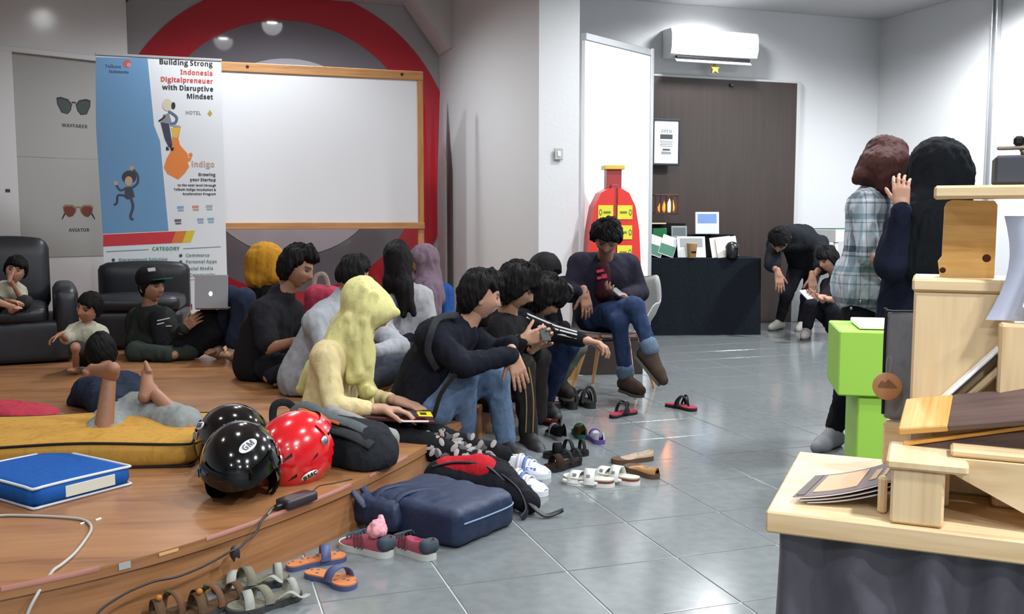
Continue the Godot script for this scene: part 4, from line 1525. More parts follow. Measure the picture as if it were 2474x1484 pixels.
	tube(st, curve([Vector3(0.0, 0.02, 0.003), Vector3(-0.003, 0.035, 0.004), Vector3(0.0, 0.055, -0.002), Vector3(0.006, 0.05, 0.002), Vector3(0.003, 0.02, 0.003)]), 0.0008, 5)
	put(st, "string", mat("string", Color(0.62, 0.62, 0.60), 0.8), t)

func shelf_things() -> void:
	var pine: Material = M["pine"]
	# raised plank with its post (the post stands outside the picture)
	var t := thing("raised_shelf", "raised pine plank shelf above the honey wood block", "shelf", desk_at(0.235, -0.02, -0.27), DESK_TURN)
	part_box("plank", pine, t, Vector3(0.62, 0.021, 0.13), Vector3(0.305, 0.534, 0.0))
	part_box("post", pine, t, Vector3(0.05, 0.500, 0.05), Vector3(0.56, 0.272, 0.0))
	t = thing("grey_box", "dark grey flat box lying on the raised shelf", "box", desk_at(0.235, 0.5255, -0.27) + Basis(Vector3.UP, DESK_TURN) * Vector3(0.085, 0, 0), DESK_TURN)
	part_box("box", mat("box_grey", Color(0.3, 0.305, 0.33), 0.8), t, Vector3(0.30, 0.047, 0.09), Vector3(0.15, 0.024, 0.0))
	t = thing("wooden_ornament", "small wooden frame with a dark block and slanting olive board on the grey box", "ornament", desk_at(0.32, 0.574, -0.27), DESK_TURN)
	part_box("base_slat", mat("slat", Color(0.58, 0.53, 0.46), 0.7), t, Vector3(0.05, 0.006, 0.012), Vector3(0.028, 0.012, 0.02))
	part_box("foot", mat("slat", Color.WHITE), t, Vector3(0.02, 0.009, 0.02), Vector3(0.05, 0.0045, 0.0))
	part_box("black_peg", M["black_plastic"], t, Vector3(0.016, 0.016, 0.016), Vector3(0.035, 0.023, 0.02))
	part_box("upright", pine, t, Vector3(0.016, 0.042, 0.02), Vector3(0.057, 0.03, 0.0))
	part_box("dark_block", mat("box_grey", Color.WHITE), t, Vector3(0.06, 0.085, 0.04), Vector3(0.103, 0.043, 0.0))
	var ob := part_box("olive_board", mat("olive", Color(0.46, 0.42, 0.24), 0.7), t, Vector3(0.03, 0.20, 0.016), Vector3(0.08, 0.10, -0.03))
	ob.basis = Basis(Vector3(0, 0, 1), -0.27)
	# bent acrylic sheet and tilted magazines
	t = thing("acrylic_holder", "curved translucent white leaflet holder right of the honey block", "holder", desk_at(0.335, 0.302, -0.20), DESK_TURN)
	var st := mb()
	var path := []
	for k in 9:
		var f := k / 8.0
		path.append(Vector3(0.0 + 0.02 * sin(f * 3.1) - 0.02 * (1.0 - f) , 0.002 + f * 0.17, 0.0))
	var rings := []
	for p in path:
		rings.append(PackedVector3Array([p, p + Vector3(0.08 - 0.02 * p.y * 5.0, 0, 0), p + Vector3(0.08 - 0.02 * p.y * 5.0, 0, -0.003), p + Vector3(0, 0, -0.003)]))
	loft(st, rings, true, true)
	put(st, "bent_sheet", mat("acrylic", Color(0.78, 0.80, 0.88), 0.15), t)
	for k in 2:
		var m := thing("tilted_magazine", ["white magazine tilted in the leaflet holder with blue print", "second white magazine tilted behind in the leaflet holder"][k], "magazine", desk_at(0.358 + k * 0.016, 0.303, -0.175 - k * 0.012), DESK_TURN)
		var pg := part_box("pages", mat("paper", Color(0.84, 0.86, 0.88), 0.6), m, Vector3(0.10, 0.17, 0.005), Vector3(0.08, 0.092, 0.0))
		pg.basis = Basis(Vector3(0, 0, 1), -0.30)
		var pr := part_box("print", mat("pale_blue_ink", Color(0.56, 0.66, 0.80), 0.6), m, Vector3(0.05, 0.05, 0.001), Vector3(0.08, 0.07, 0.0030), Vector3.ZERO, 0.0002)
		pr.basis = Basis(Vector3(0, 0, 1), -0.30)

func green_pedestal() -> void:
	var green := mat("lime", Color(0.57, 0.76, 0.27), 0.5)
	var t := thing("green_pedestal", "lime green stepped cube pedestal with papers on top behind the desk", "pedestal", Vector3(1.695, 0, -4.12), -0.22)
	part_box("column", green, t, Vector3(0.46, 0.47, 0.40), Vector3(0.035, 0.235, 0.0), Vector3.ZERO, 0.006)
	part_box("top_block", green, t, Vector3(0.56, 0.275, 0.44), Vector3(0.0, 0.6125, 0.0), Vector3.ZERO, 0.006)
	var p := thing("paper_stack", "white printed papers lying on the lime green pedestal", "papers", t.position + Vector3(0.0, 0.752, 0.02), -0.22)
	part_box("sheets", mat("paper", Color(0.84, 0.86, 0.88), 0.6), p, Vector3(0.40, 0.022, 0.29), Vector3(0.0, 0.013, 0))
	part_box("card", mat("card_white", Color(0.82, 0.83, 0.84), 0.5), p, Vector3(0.26, 0.012, 0.16), Vector3(0.06, 0.030, 0.05))
	part_box("print", mat("notice_ink", Color(0.25, 0.27, 0.29), 0.6), p, Vector3(0.20, 0.001, 0.05), Vector3(0.08, 0.037, 0.08), Vector3.ZERO, 0.0003)

# ---------------------------------------------------------------- things lying on the stage
# A floor cushion with piped edges; sag makes its surface wave.
func cushion(t: Node3D, size: Vector3, m: Material, piping: Material, sag: float, seed_k: float) -> void:
	var h := size / 2.0
	var wave := func(q: Vector3) -> Vector3:
		var w := sin(q.x * 7.0 + seed_k) * 0.5 + sin(q.z * 9.0 + seed_k * 2.0) * 0.5
		var edge := maxf(absf(q.x) / h.x, absf(q.z) / h.z)
		q.y += sag * w * (0.4 + 0.6 * edge) * clampf(q.y / size.y, 0.0, 1.0)
		return q
	var st := mb()
	gridbox(st, Vector3i(22, 6, 22), func(p: Vector3) -> Vector3:
		var q := rounded(p, h, minf(h.y * 0.7, 0.03))
		var c := 1.0 - pow(absf(p.x), 8.0) * pow(absf(p.z), 8.0) * 0.05
		q.x *= c
		q.z *= c
		q.y += h.y
		q.y += sag * 1.1 * (1.0 - p.x * p.x) * (1.0 - p.z * p.z) * maxf(p.y, 0.0)
		q.x *= 1.0 + 0.03 * (1.0 - p.y * p.y) * absf(p.x)
		q.z *= 1.0 + 0.03 * (1.0 - p.y * p.y) * absf(p.z)
		return wave.call(q))
	put(st, "cushion_body", m, t)
	for y in [size.y - 0.004, 0.006]:
		var pts := []
		for k in 41:
			var s := k / 40.0 * 4.0
			var e := s - floorf(s)
			var q := Vector3.ZERO
			match int(s) % 4:
				0: q = Vector3(-h.x + size.x * e, 0, h.z)
				1: q = Vector3(h.x, 0, h.z - size.z * e)
				2: q = Vector3(h.x - size.x * e, 0, -h.z)
				_: q = Vector3(-h.x, 0, -h.z + size.z * e)
			q = Vector3(clampf(q.x, -h.x + 0.005, h.x - 0.005), y, clampf(q.z, -h.z + 0.005, h.z - 0.005))
			pts.append(wave.call(q))
		st = mb()
		tube(st, curve(pts, 2), 0.0055, 6)
		put(st, "piping", piping, t)

func helmet(called: String, label: String, where: Vector3, turn: Basis, paint: Material, size := 1.0) -> Node3D:
	var t := thing(called, label, "helmet", where)
	t.basis = turn
	var r := Vector3(0.122, 0.128, 0.150) * size
	for layer in 2:
		var st := mb()
		var k := 1.0 if layer == 0 else 0.88
		var nu := 56
		var nv := 36
		var pt := func(i: int, j: int) -> Vector3:
			var a := TAU * i / nu
			var b := PI * (0.5 - float(j) / nv)
			var d := Vector3(cos(b) * sin(a), sin(b), cos(b) * cos(a))
			var p := d * r * k
			# flare at the neck, slight ridge over the brow
			if d.y < -0.2:
				p.x *= 1.0 + 0.10 * (-d.y - 0.2)
				p.z *= 1.0 + 0.16 * (-d.y - 0.2)
			p += d * 0.004 * exp(-pow((d.y - 0.30) / 0.05, 2.0)) * maxf(d.z, 0.0)
			return p
		for j in nv:
			for i in nu:
				var a := TAU * (i + 0.5) / nu
				var b := PI * (0.5 - (j + 0.5) / nv)
				var d := Vector3(cos(b) * sin(a), sin(b), cos(b) * cos(a))
				if d.y < -0.80 or (d.z > 0.30 and d.y < 0.22 and absf(d.x) < 0.86):
					continue
				quad(st, pt.call(i, j), pt.call(i, j + 1), pt.call(i + 1, j + 1), pt.call(i + 1, j))
		put(st, "shell" if layer == 0 else "lining", paint if layer == 0 else mat("lining_black", Color(0.02, 0.02, 0.022), 0.9), t)
	# rubber trim round the face opening and the neck
	var st2 := mb()
	var loop := []
	for q in [Vector2(-0.86, 0.22), Vector2(-0.4, 0.235), Vector2(0.0, 0.24), Vector2(0.4, 0.235), Vector2(0.86, 0.22), Vector2(0.90, 0.0), Vector2(0.86, -0.4), Vector2(0.62, -0.76)]:
		var z := sqrt(maxf(1.0 - q.x * q.x - q.y * q.y, 0.09))
		loop.append(Vector3(q.x, q.y, z).normalized() * r * 0.995)
	tube(st2, curve(loop, 4), 0.006, 6)
	put(st2, "edge_trim", M["black_plastic"], t)
	# folded visor
	st2 = mb()
	var rings := []
	for j in 7:
		var b := lerpf(0.26, 0.62, j / 6.0)
		var ring := PackedVector3Array()
		for i in 21:
			var a := lerpf(-1.25, 1.25, i / 20.0)
			ring.append(Vector3(cos(b) * sin(a), sin(b), cos(b) * cos(a)) * r * 1.045)
		rings.append(ring)
	rings.reverse()
	loft(st2, rings, false, false)
	put(st2, "visor", mat("visor_smoke", Color(0.02, 0.02, 0.02), 0.08) if paint == M.get("helmet_black") else paint, t)
	for s in [-1.0, 1.0]:
		st2 = mb()
		lathe(st2, [Vector2(0.0, 0.006), Vector2(0.014, 0.005), Vector2(0.018, 0.0)], 14)
		put(st2, "visor_screw", M["steel"], t, Vector3(s * r.x * 0.99, r.y * 0.18, r.z * 0.22), Vector3(0, 0, -s * PI / 2))
	return t

# An oval sticker on a helmet, in the helmet's own directions.
func badge(t: Node3D, d: Vector3, text: String, c: Color, tall := 0.017, size := 1.2) -> void:
	var r := Vector3(0.122, 0.128, 0.150) * 1.03 * size
	var p := d.normalized() * r
	var n := (p / (r * r)).normalized()
	var b := Basis.looking_at(-n, Vector3.UP)
	var holder := MeshInstance3D.new()
	holder.name = "badge"
	var st := mb()
	lathe(st, [Vector2(0.0, 0.003), Vector2(0.9, 0.0025), Vector2(1.0, 0.0)], 24)
	holder.mesh = mesh_of(st)
	holder.material_override = mat("badge_white", Color(0.86, 0.86, 0.86), 0.3)
	holder.cast_shadow = GeometryInstance3D.SHADOW_CASTING_SETTING_ON
	t.add_child(holder, true)
	holder.transform = Transform3D(b * Basis(Vector3.RIGHT, PI / 2) * Basis.from_scale(Vector3(tall * 2.0, 1.0, tall)), p)
	var o := lettering(text, tall * 1.6, mat("badge_%s" % c.to_html(), c, 0.4), t, Vector3.ZERO, HORIZONTAL_ALIGNMENT_CENTER)
	o.transform = Transform3D(b, p + n * 0.0038)

func stage_things() -> void:
	var gold := cloth("mustard_canvas", Color(0.69, 0.52, 0.235), 0.9, 0.35, 4.0)
	var t := thing("floor_cushion", "large mustard yellow floor cushion with black piping under the lying boy", "cushion", Vector3(-1.90, STAGE, -4.14), 0.10)
	cushion(t, Vector3(1.08, 0.115, 0.64), gold, mat("piping_black", Color(0.16, 0.14, 0.15), 0.7), 0.014, 1.0)
	t = thing("floor_cushion", "blue square floor cushion with white piping and a pale label", "cushion", Vector3(-1.79, STAGE, -3.585), -0.582)
	cushion(t, Vector3(0.50, 0.078, 0.40), cloth("blue_canvas", Color(0.11, 0.31, 0.58), 0.9, 0.35, 5.0), mat("piping_white", Color(0.76, 0.78, 0.82), 0.7), 0.004, 0.4)
	part_box("label", mat("label_cream", Color(0.78, 0.78, 0.72), 0.8), t, Vector3(0.004, 0.042, 0.20), Vector3(0.2565, 0.042, -0.02), Vector3(0, 0, 0))
	# red and grey bag
	t = thing("soft_bag", "red and grey soft bag lying behind the mustard cushion", "bag", ground(55, 1047, STAGE) + Vector3(-0.08, 0, -0.06))
	var f := Field.new(Vector3(-0.32, -0.02, -0.2), Vector3(0.32, 0.2, 0.2), 0.012)
	f.blob(Vector3(0, 0.05, 0), Vector3(0.28, 0.055, 0.15), Basis.IDENTITY, 0.02)
	f.floor_cut(0.0)
	put_mesh(soft(f, 0.004), "lower_half", cloth("bag_grey", Color(0.42, 0.44, 0.46)), t)
	f = Field.new(Vector3(-0.32, -0.02, -0.2), Vector3(0.32, 0.2, 0.2), 0.012)
	f.blob(Vector3(-0.01, 0.085, -0.01), Vector3(0.25, 0.055, 0.135), Basis(Vector3(0, 0, 1), -0.08), 0.02)
	put_mesh(soft(f, 0.006), "upper_half", cloth("bag_red", Color(0.62, 0.2, 0.26)), t)
	# helmets
	var hb := mat("helmet_black", Color(0.012, 0.012, 0.014), 0.12)
	hb.clearcoat_enabled = true
	hb.clearcoat = 1.0
	hb.clearcoat_roughness = 0.03
	var hr := mat("helmet_red", Color(0.8, 0.07, 0.11), 0.2)
	hr.clearcoat_enabled = true
	hr.clearcoat = 1.0
	hr.clearcoat_roughness = 0.03
	var a := helmet("motorcycle_helmet", "glossy black open face helmet with white oval badge in front of the red one", at(584, 1124, 3.46), Basis.from_euler(Vector3(0.45, 0.25, 0.14)), hb, 1.22)
	badge(a, a.basis.inverse() * Vector3(0.36, 0.66, 0.66), "GM", Color(0.30, 0.30, 0.36), 0.020)
	a = helmet("motorcycle_helmet", "glossy black helmet half hidden behind the other black helmet", at(562, 1064, 3.86), Basis.from_euler(Vector3(0.2, -2.4, 0.1)), hb, 1.18)
	badge(a, a.basis.inverse() * Vector3(-0.72, 0.5, 0.5), "GM", Color(0.30, 0.30, 0.36), 0.018)
	a = helmet("motorcycle_helmet", "bright red glossy helmet beside the black backpack", at(713, 1088, 3.73), Basis.from_euler(Vector3(-0.35, 2.55, -0.1)), hr, 1.2)
	badge(a, a.basis.inverse() * Vector3(0.58, -0.42, 0.70), "BMC", Color(0.08, 0.08, 0.08), 0.018)
	for q in [[a.basis.inverse() * Vector3(0.12, 0.10, 1.0), 0.026], [a.basis.inverse() * Vector3(0.72, 0.02, 0.7), 0.016], [a.basis.inverse() * Vector3(0.22, -0.42, 0.85), 0.022]]:
		var r := Vector3(0.122, 0.128, 0.150) * 1.21
		var p: Vector3 = q[0].normalized() * r
		var n := (p / (r * r)).normalized()
		var st := mb()
		prism(st, PackedVector2Array([Vector2(-1, -0.5), Vector2(0.9, -0.1), Vector2(1, 0.6), Vector2(-0.2, 0.1)]), -0.5, 0.06)
		var v := put(st, "vent", mat("vent_dark", Color(0.16, 0.01, 0.015), 0.5), a)
		v.transform = Transform3D(Basis.looking_at(-n, Vector3.UP) * Basis.from_scale(Vector3(q[1], q[1] * 0.8, 0.01)), p)
	stage_backpack()
	cables()

func stage_backpack() -> void:
	var base := ground(850, 1130, STAGE)
	var t := thing("backpack", "black and grey backpack with orange trims lying beside the red helmet", "backpack", base)
	var a := at(722, 1012, 4.04) - base
	var b := at(893, 1080, 3.93) - base
	var lo := Vector3(-0.6, -0.02, -0.45)
	var hi := Vector3(0.42, 0.5, 0.3)
	# main bag: narrow at the top end, deep at the bottom end, resting on the boards
	var f := Field.new(lo, hi, 0.010)
	f.cap(a + Vector3(0.01, -0.03, 0), b, 0.072, 0.112, 0.03)
	f.cap(a + Vector3(0.05, -0.09, 0.02), b + Vector3(0.0, -0.03, 0.03), 0.062, 0.10, 0.05)
	f.cap(a + Vector3(0.16, -0.13, 0.0), b + Vector3(0.0, -0.03, 0.03), 0.08, 0.10, 0.05)
	f.floor_cut(0.001)
	put_mesh(soft(f, 0.005), "main_body", cloth("pack_black", Color(0.14, 0.15, 0.165), 0.85), t)
	# rounded front pocket with its zip
	f = Field.new(lo, hi, 0.010)
	f.cap(a.lerp(b, 0.45) + Vector3(0.0, -0.045, 0.05), b + Vector3(0.015, -0.035, 0.055), 0.055, 0.078, 0.03)
	f.floor_cut(0.001)
	put_mesh(soft(f, 0.004), "front_pocket", cloth("pack_coal", Color(0.11, 0.118, 0.13), 0.85), t)
	var st := mb()
	tube(st, curve([a.lerp(b, 0.35) + Vector3(0.0, -0.015, 0.085), a.lerp(b, 0.7) + Vector3(0.02, 0.012, 0.118), b + Vector3(0.05, 0.0, 0.118), b + Vector3(0.09, -0.05, 0.10)], 6), 0.004, 6)
	put(st, "zip", mat("zip_black", Color(0.08, 0.08, 0.09), 0.5), t)
	# paler back panel along the far upper side
	f = Field.new(lo, hi, 0.010)
	f.cap(a.lerp(b, 0.45) + Vector3(0.0, 0.078, -0.03), b + Vector3(0.085, 0.035, -0.02), 0.03, 0.035, 0.02)
	f.cap(b + Vector3(0.085, 0.035, -0.02), b + Vector3(0.10, -0.03, -0.02), 0.035, 0.02, 0.02)
	say(put_mesh(soft(f, 0.003), "back_panel", cloth("pack_light", Color(0.53, 0.53, 0.52), 0.9), t), "lighter grey back panel")
	# two padded straps folded over the upper side, with coloured trims
	for k in 2:
		var o := Vector3(0.0, -0.035, 0.045) * k
		st = mb()
		strap(st, curve([a + Vector3(-0.03, 0.045, 0.0) + o, a + Vector3(0.05, 0.062, 0.03) + o, a.lerp(b, 0.5) + Vector3(0.0, 0.075, 0.055) + o, a.lerp(b, 0.8) + Vector3(0.0, 0.088, 0.07) + o, b + Vector3(0.03, 0.07, 0.085) + o], 6), 0.046, 0.014, Vector3(0.2, 0.75, 0.6))
		put(st, "shoulder_strap", cloth("pack_grey", Color(0.32, 0.345, 0.345), 0.85) if k == 0 else cloth("pack_strap", Color(0.19, 0.195, 0.205), 0.9), t)
	for q in [[0.10, 0.22, Color(0.72, 0.36, 0.10)], [0.28, 0.36, Color(0.16, 0.38, 0.18)], [0.48, 0.64, Color(0.66, 0.30, 0.12)]]:
		st = mb()
		var s0 := a.lerp(b, q[0]) + Vector3(-0.01, 0.070, 0.090)
		var s1 := a.lerp(b, q[1]) + Vector3(0.0, 0.076, 0.100)
		strap(st, curve([s0, s0.lerp(s1, 0.5) + Vector3(0, 0.004, 0.004), s1], 4), 0.014, 0.006, Vector3(0.2, 0.6, 0.7))
		put(st, "trim", mat("trim_%s" % q[2].to_html(), q[2], 0.7), t)
	st = mb()
	strap(st, curve([a + Vector3(0.0, 0.03, 0.0), a + Vector3(-0.05, 0.07, 0.0), a + Vector3(-0.10, 0.06, 0.01), a + Vector3(-0.105, -0.01, 0.02), a + Vector3(-0.07, -0.05, 0.03), a + Vector3(-0.02, -0.05, 0.02)], 5), 0.032, 0.012, Vector3(0, 0.3, 1))
	put(st, "handle", cloth("pack_black", Color.BLACK), t)

func cables() -> void:
	var up := Vector3(0, 0.006, 0)
	# laptop charger on the rim, its cord hanging over the edge
	var p0 := ground(718, 1218, STAGE)
	var t := thing("charger", "black laptop charger brick with its cord on the stage rim", "charger", p0, 1.02)
	var st := mb()
	gridbox(st, Vector3i(6, 4, 8), func(p: Vector3) -> Vector3: return rounded(p, Vector3(0.034, 0.017, 0.075), 0.008))
	put(st, "brick", mat("charger_black", Color(0.17, 0.14, 0.15), 0.5), t, Vector3(0, 0.0175, 0), Vector3(0, PI / 2, 0))
	part_box("plug", M["black_plastic"], t, Vector3(0.035, 0.018, 0.02), Vector3(-0.09, 0.014, 0.0))
	st = mb()
	var inv := t.transform.affine_inverse()
	var pts := [ground(682, 1223, STAGE) + up * 1.8, ground(662, 1232, STAGE) + up, ground(648, 1246, STAGE) + up, ground(632, 1262, STAGE) + up, at(612, 1285, 3.13), at(590, 1305, 3.075), at(572, 1322, 3.04), at(550, 1330, 3.00), at(515, 1350, 2.96), at(470, 1372, 2.91), at(420, 1391, 2.86), at(365, 1402, 2.80), at(310, 1424, 2.74), at(268, 1448, 2.70), at(238, 1470, 2.67), at(215, 1500, 2.64)]
	for k in pts.size():
		pts[k] = inv * (pts[k] + (Vector3(0.012, 0, 0.012) if k > 3 else Vector3.ZERO))
	tube(st, curve(pts, 4), 0.0038, 7)
	put(st, "cord", mat("cord_black", Color(0.12, 0.12, 0.13), 0.5), t)
	var f := Field.new(Vector3(-0.05, -0.05, -0.05), Vector3(0.05, 0.05, 0.05), 0.006)
	f.blob(Vector3(0, 0, 0), Vector3(0.016, 0.02, 0.014), Basis.IDENTITY, 0.01)
	f.cap(Vector3(0.01, -0.01, 0), Vector3(0.018, -0.028, 0.0), 0.008, 0.005, 0.01)
	f.cap(Vector3(-0.01, -0.01, 0), Vector3(-0.008, -0.03, 0.004), 0.008, 0.005, 0.01)
	put_mesh(soft(f), "cord_tie", mat("charger_black", Color.BLACK), t, inv * (at(560, 1328, 3.03) + Vector3(0.014, 0, 0.014)))
	st = mb()
	tube(st, PackedVector3Array([inv * (ground(660, 1233, STAGE) + up * 1.1), inv * (ground(645, 1249, STAGE) + up * 1.1)]), 0.0055, 8)
	put(st, "cord_collar", M["steel"], t)
	st = mb()
	tube(st, curve([inv * (ground(757, 1192, STAGE) + up * 1.5), inv * (ground(772, 1176, STAGE) + up * 0.6), inv * (ground(800, 1171, STAGE) + up * 0.6), inv * (ground(850, 1160, STAGE) + up * 0.6)], 5), 0.002, 5)
	put(st, "thin_cord", mat("cord_black", Color.BLACK), t)
	# white cord
	t = thing("extension_cable", "white cable curling over the stage from below the blue cushion", "cable", ground(150, 1350, STAGE))
	inv = t.transform.affine_inverse()
	pts = [ground(-60, 1262, STAGE), ground(0, 1250, STAGE), ground(70, 1250, STAGE), ground(140, 1253, STAGE), ground(192, 1258, STAGE), ground(215, 1268, STAGE), ground(220, 1285, STAGE), ground(204, 1312, STAGE), ground(180, 1342, STAGE), ground(150, 1368, STAGE), ground(128, 1384, STAGE)]
	for k in pts.size():
		pts[k] += Vector3(0, 0.0055, 0)
	pts.append_array([at(105, 1412, 2.66), at(88, 1440, 2.62), at(72, 1470, 2.60), at(60, 1500, 2.59)])
	for k in pts.size():
		pts[k] = inv * pts[k]
	st = mb()
	tube(st, curve(pts, 5), 0.005, 8)
	put(st, "cord", mat("cord_white", Color(0.66, 0.65, 0.62), 0.5), t)
	for q in [[238, 1256, 0.018], [199, 1266, 0.013]]:
		t = thing("paper_scrap", "larger white scrap on the stage boards near the white cable" if q[2] > 0.015 else "tiny white scrap touching the bend of the white cable", "scrap", ground(q[0], q[1], STAGE) + Vector3(0, 0.002, 0), 0.7, "paper scraps by the white cable")
		part_box("scrap", mat("paper", Color.WHITE), t, Vector3(q[2], 0.004, q[2] * 0.5), Vector3.ZERO, Vector3(0.1, 0, 0.15), 0.001)

# ---------------------------------------------------------------- shoes and bags on the floor
static func foot_width(f: float) -> float:
	# half width along a foot, heel 0 to toe 1, as a share of half the ball's width
	var w := lerpf(0.72, 0.66, smoothstep(0.1, 0.45, f)) if f < 0.45 else lerpf(0.66, 1.0, smoothstep(0.45, 0.72, f))
	if f < 0.14:
		w *= sqrt(maxf(1.0 - pow(1.0 - f / 0.14, 2.0), 0.0))
	if f > 0.76:
		w *= sqrt(maxf(1.0 - pow((f - 0.76) / 0.24, 2.2), 0.0))
	return w

func sole_outline(l: float, w: float, bend := 0.012, n := 26) -> PackedVector2Array:
	var a := PackedVector2Array()
	var b := PackedVector2Array()
	for k in n + 1:
		var f := 0.5 - 0.5 * cos(PI * k / n)
		var x := foot_width(f) * w / 2.0
		var mid := bend * sin(f * PI)
		if k > 0 and k < n:
			a.append(Vector2(mid + x, l * (f - 0.5)))
			b.append(Vector2(mid - x, l * (f - 0.5)))
		elif x < 0.0005:
			a.append(Vector2(mid, l * (f - 0.5)))
	b.reverse()
	a.append_array(b)
	return a

# Flat layer of a sole between two heights (shoe's toe towards +z).
func sole_layer(called: String, l: float, w: float, y0: float, y1: float, m: Material, t: Node3D, bend := 0.012) -> MeshInstance3D:
	var st := mb()
	prism(st, sole_outline(l, w, bend), -y1, -y0, true)
	return put(st, called, m, t, Vector3.ZERO, Vector3(PI / 2, 0, 0))

func footwear(called: String, label: String, heel: Vector3, toe: Vector3, group: String, category := "shoe") -> Node3D:
	var t := thing(called, label, category, (heel + toe) / 2.0, atan2(toe.x - heel.x, toe.z - heel.z), group)
	return t

func sneaker(t: Node3D, l: float, w: float, h: float, upper: Material, sole: Material, lining: Material, collar := 0.44) -> void:
	sole_layer("sole", l, w * 1.04, 0.0, 0.024, sole, t)
	var rings := []
	var n := 22
	for k in n + 1:
		var f := clampf(float(k) / n, 0.012, 0.985)
		var x := foot_width(f) * w / 2.0
		var hh := lerpf(1.0, 0.80, smoothstep(0.0, 0.35, f)) if f < 0.4 else lerpf(0.82, 0.40, smoothstep(0.40, 0.86, f))
		if f > 0.86:
			hh = lerpf(0.40, 0.22, (f - 0.86) / 0.14)
		var open := smoothstep(collar + 0.03, collar - 0.03, f) * smoothstep(0.015, 0.07, f)
		var ring := PackedVector3Array()
		for i in 19:
			var a := PI * i / 18.0
			var px := -cos(a) * x * (1.0 - 0.18 * sin(a))
			var py := 0.02 + pow(sin(a), 0.65) * (hh * h - 0.02)
			var inner := absf(cos(a))
			if inner < 0.62:
				py = lerpf(py, lerpf(0.03, py, smoothstep(0.45, 0.62, inner)), open)
			ring.append(Vector3(0.012 * sin(f * PI) + px, py, l * (f - 0.5)))
		rings.append(ring)
	rings.reverse()
	var st := mb()
	loft(st, rings, false, false)
	put(st, "upper", upper, t)
	# dark lining that fills the mouth of the shoe
	st = mb()
	lathe(st, [Vector2(0.0, 0.0), Vector2(0.9, 0.0), Vector2(1.0, 0.004)], 20)
	var o := put(st, "lining", lining, t, Vector3(0.008, h * 0.62, -l * 0.28))
	o.scale = Vector3(w * 0.25, 1, l * 0.17)

func lace(t: Node3D, z: float, y: float, half: float, m: Material, wide := 0.008, called := "lace") -> void:
	var st := mb()
	strap(st, curve([Vector3(-half, y - 0.012, z), Vector3(-half * 0.5, y + 0.002, z + 0.002), Vector3(half * 0.5 + 0.012, y + 0.002, z + 0.002), Vector3(half + 0.012, y - 0.012, z)], 4), wide, 0.004, Vector3.UP)
	put(st, called, m, t)

# A band over the foot at z, from side to side.
func band(t: Node3D, z: float, w: float, high: float, wide: float, m: Material, base := 0.02, slant := 0.0, called := "strap") -> void:
	var st := mb()
	var pts := []
	for k in 9:
		var a := PI * k / 8.0
		pts.append(Vector3(-cos(a) * w / 2.0 + 0.008, base + sin(a) * high, z + slant * -cos(a)))
	strap(st, curve(pts, 3), wide, 0.005, Vector3(0, 0.15, 1))
	put(st, called, m, t)

func band_flat(t: Node3D, z: float, w: float, high: float, wide: float, m: Material, base := 0.02, slant := 0.0) -> void:
	# wide strap lying over the foot: its flat side looks outwards
	var rings := []
	for k in 13:
		var a := PI * k / 12.0
		var o := Vector3(-cos(a), sin(a), 0)
		var c := Vector3(-cos(a) * w / 2.0 + 0.008, base + sin(a) * high, z + slant * -cos(a))
		var e := Vector3(0, 0, wide / 2.0)
		rings.append(PackedVector3Array([c - e, c - e + o * 0.004, c + e + o * 0.004, c + e]))
	var st := mb()
	loft(st, rings)
	put(st, "strap", m, t)

func thong(t: Node3D, l: float, w: float, m: Material, high := 0.035, base := 0.02) -> void:
	for s in [-1.0, 1.0]:
		var st := mb()
		strap(st, curve([Vector3(0.008, base, l * 0.24), Vector3(0.012 * s + 0.008, base + high * 0.75, l * 0.17), Vector3(w * 0.28 * s + 0.008, base + high, l * 0.06), Vector3(w * 0.41 * s + 0.008, base + high * 0.5, -l * 0.06), Vector3(w * 0.38 * s + 0.008, base - 0.004, -l * 0.12)], 5), 0.014, 0.006, Vector3(s * 0.6, 1, 0))
		put(st, "strap", m, t)

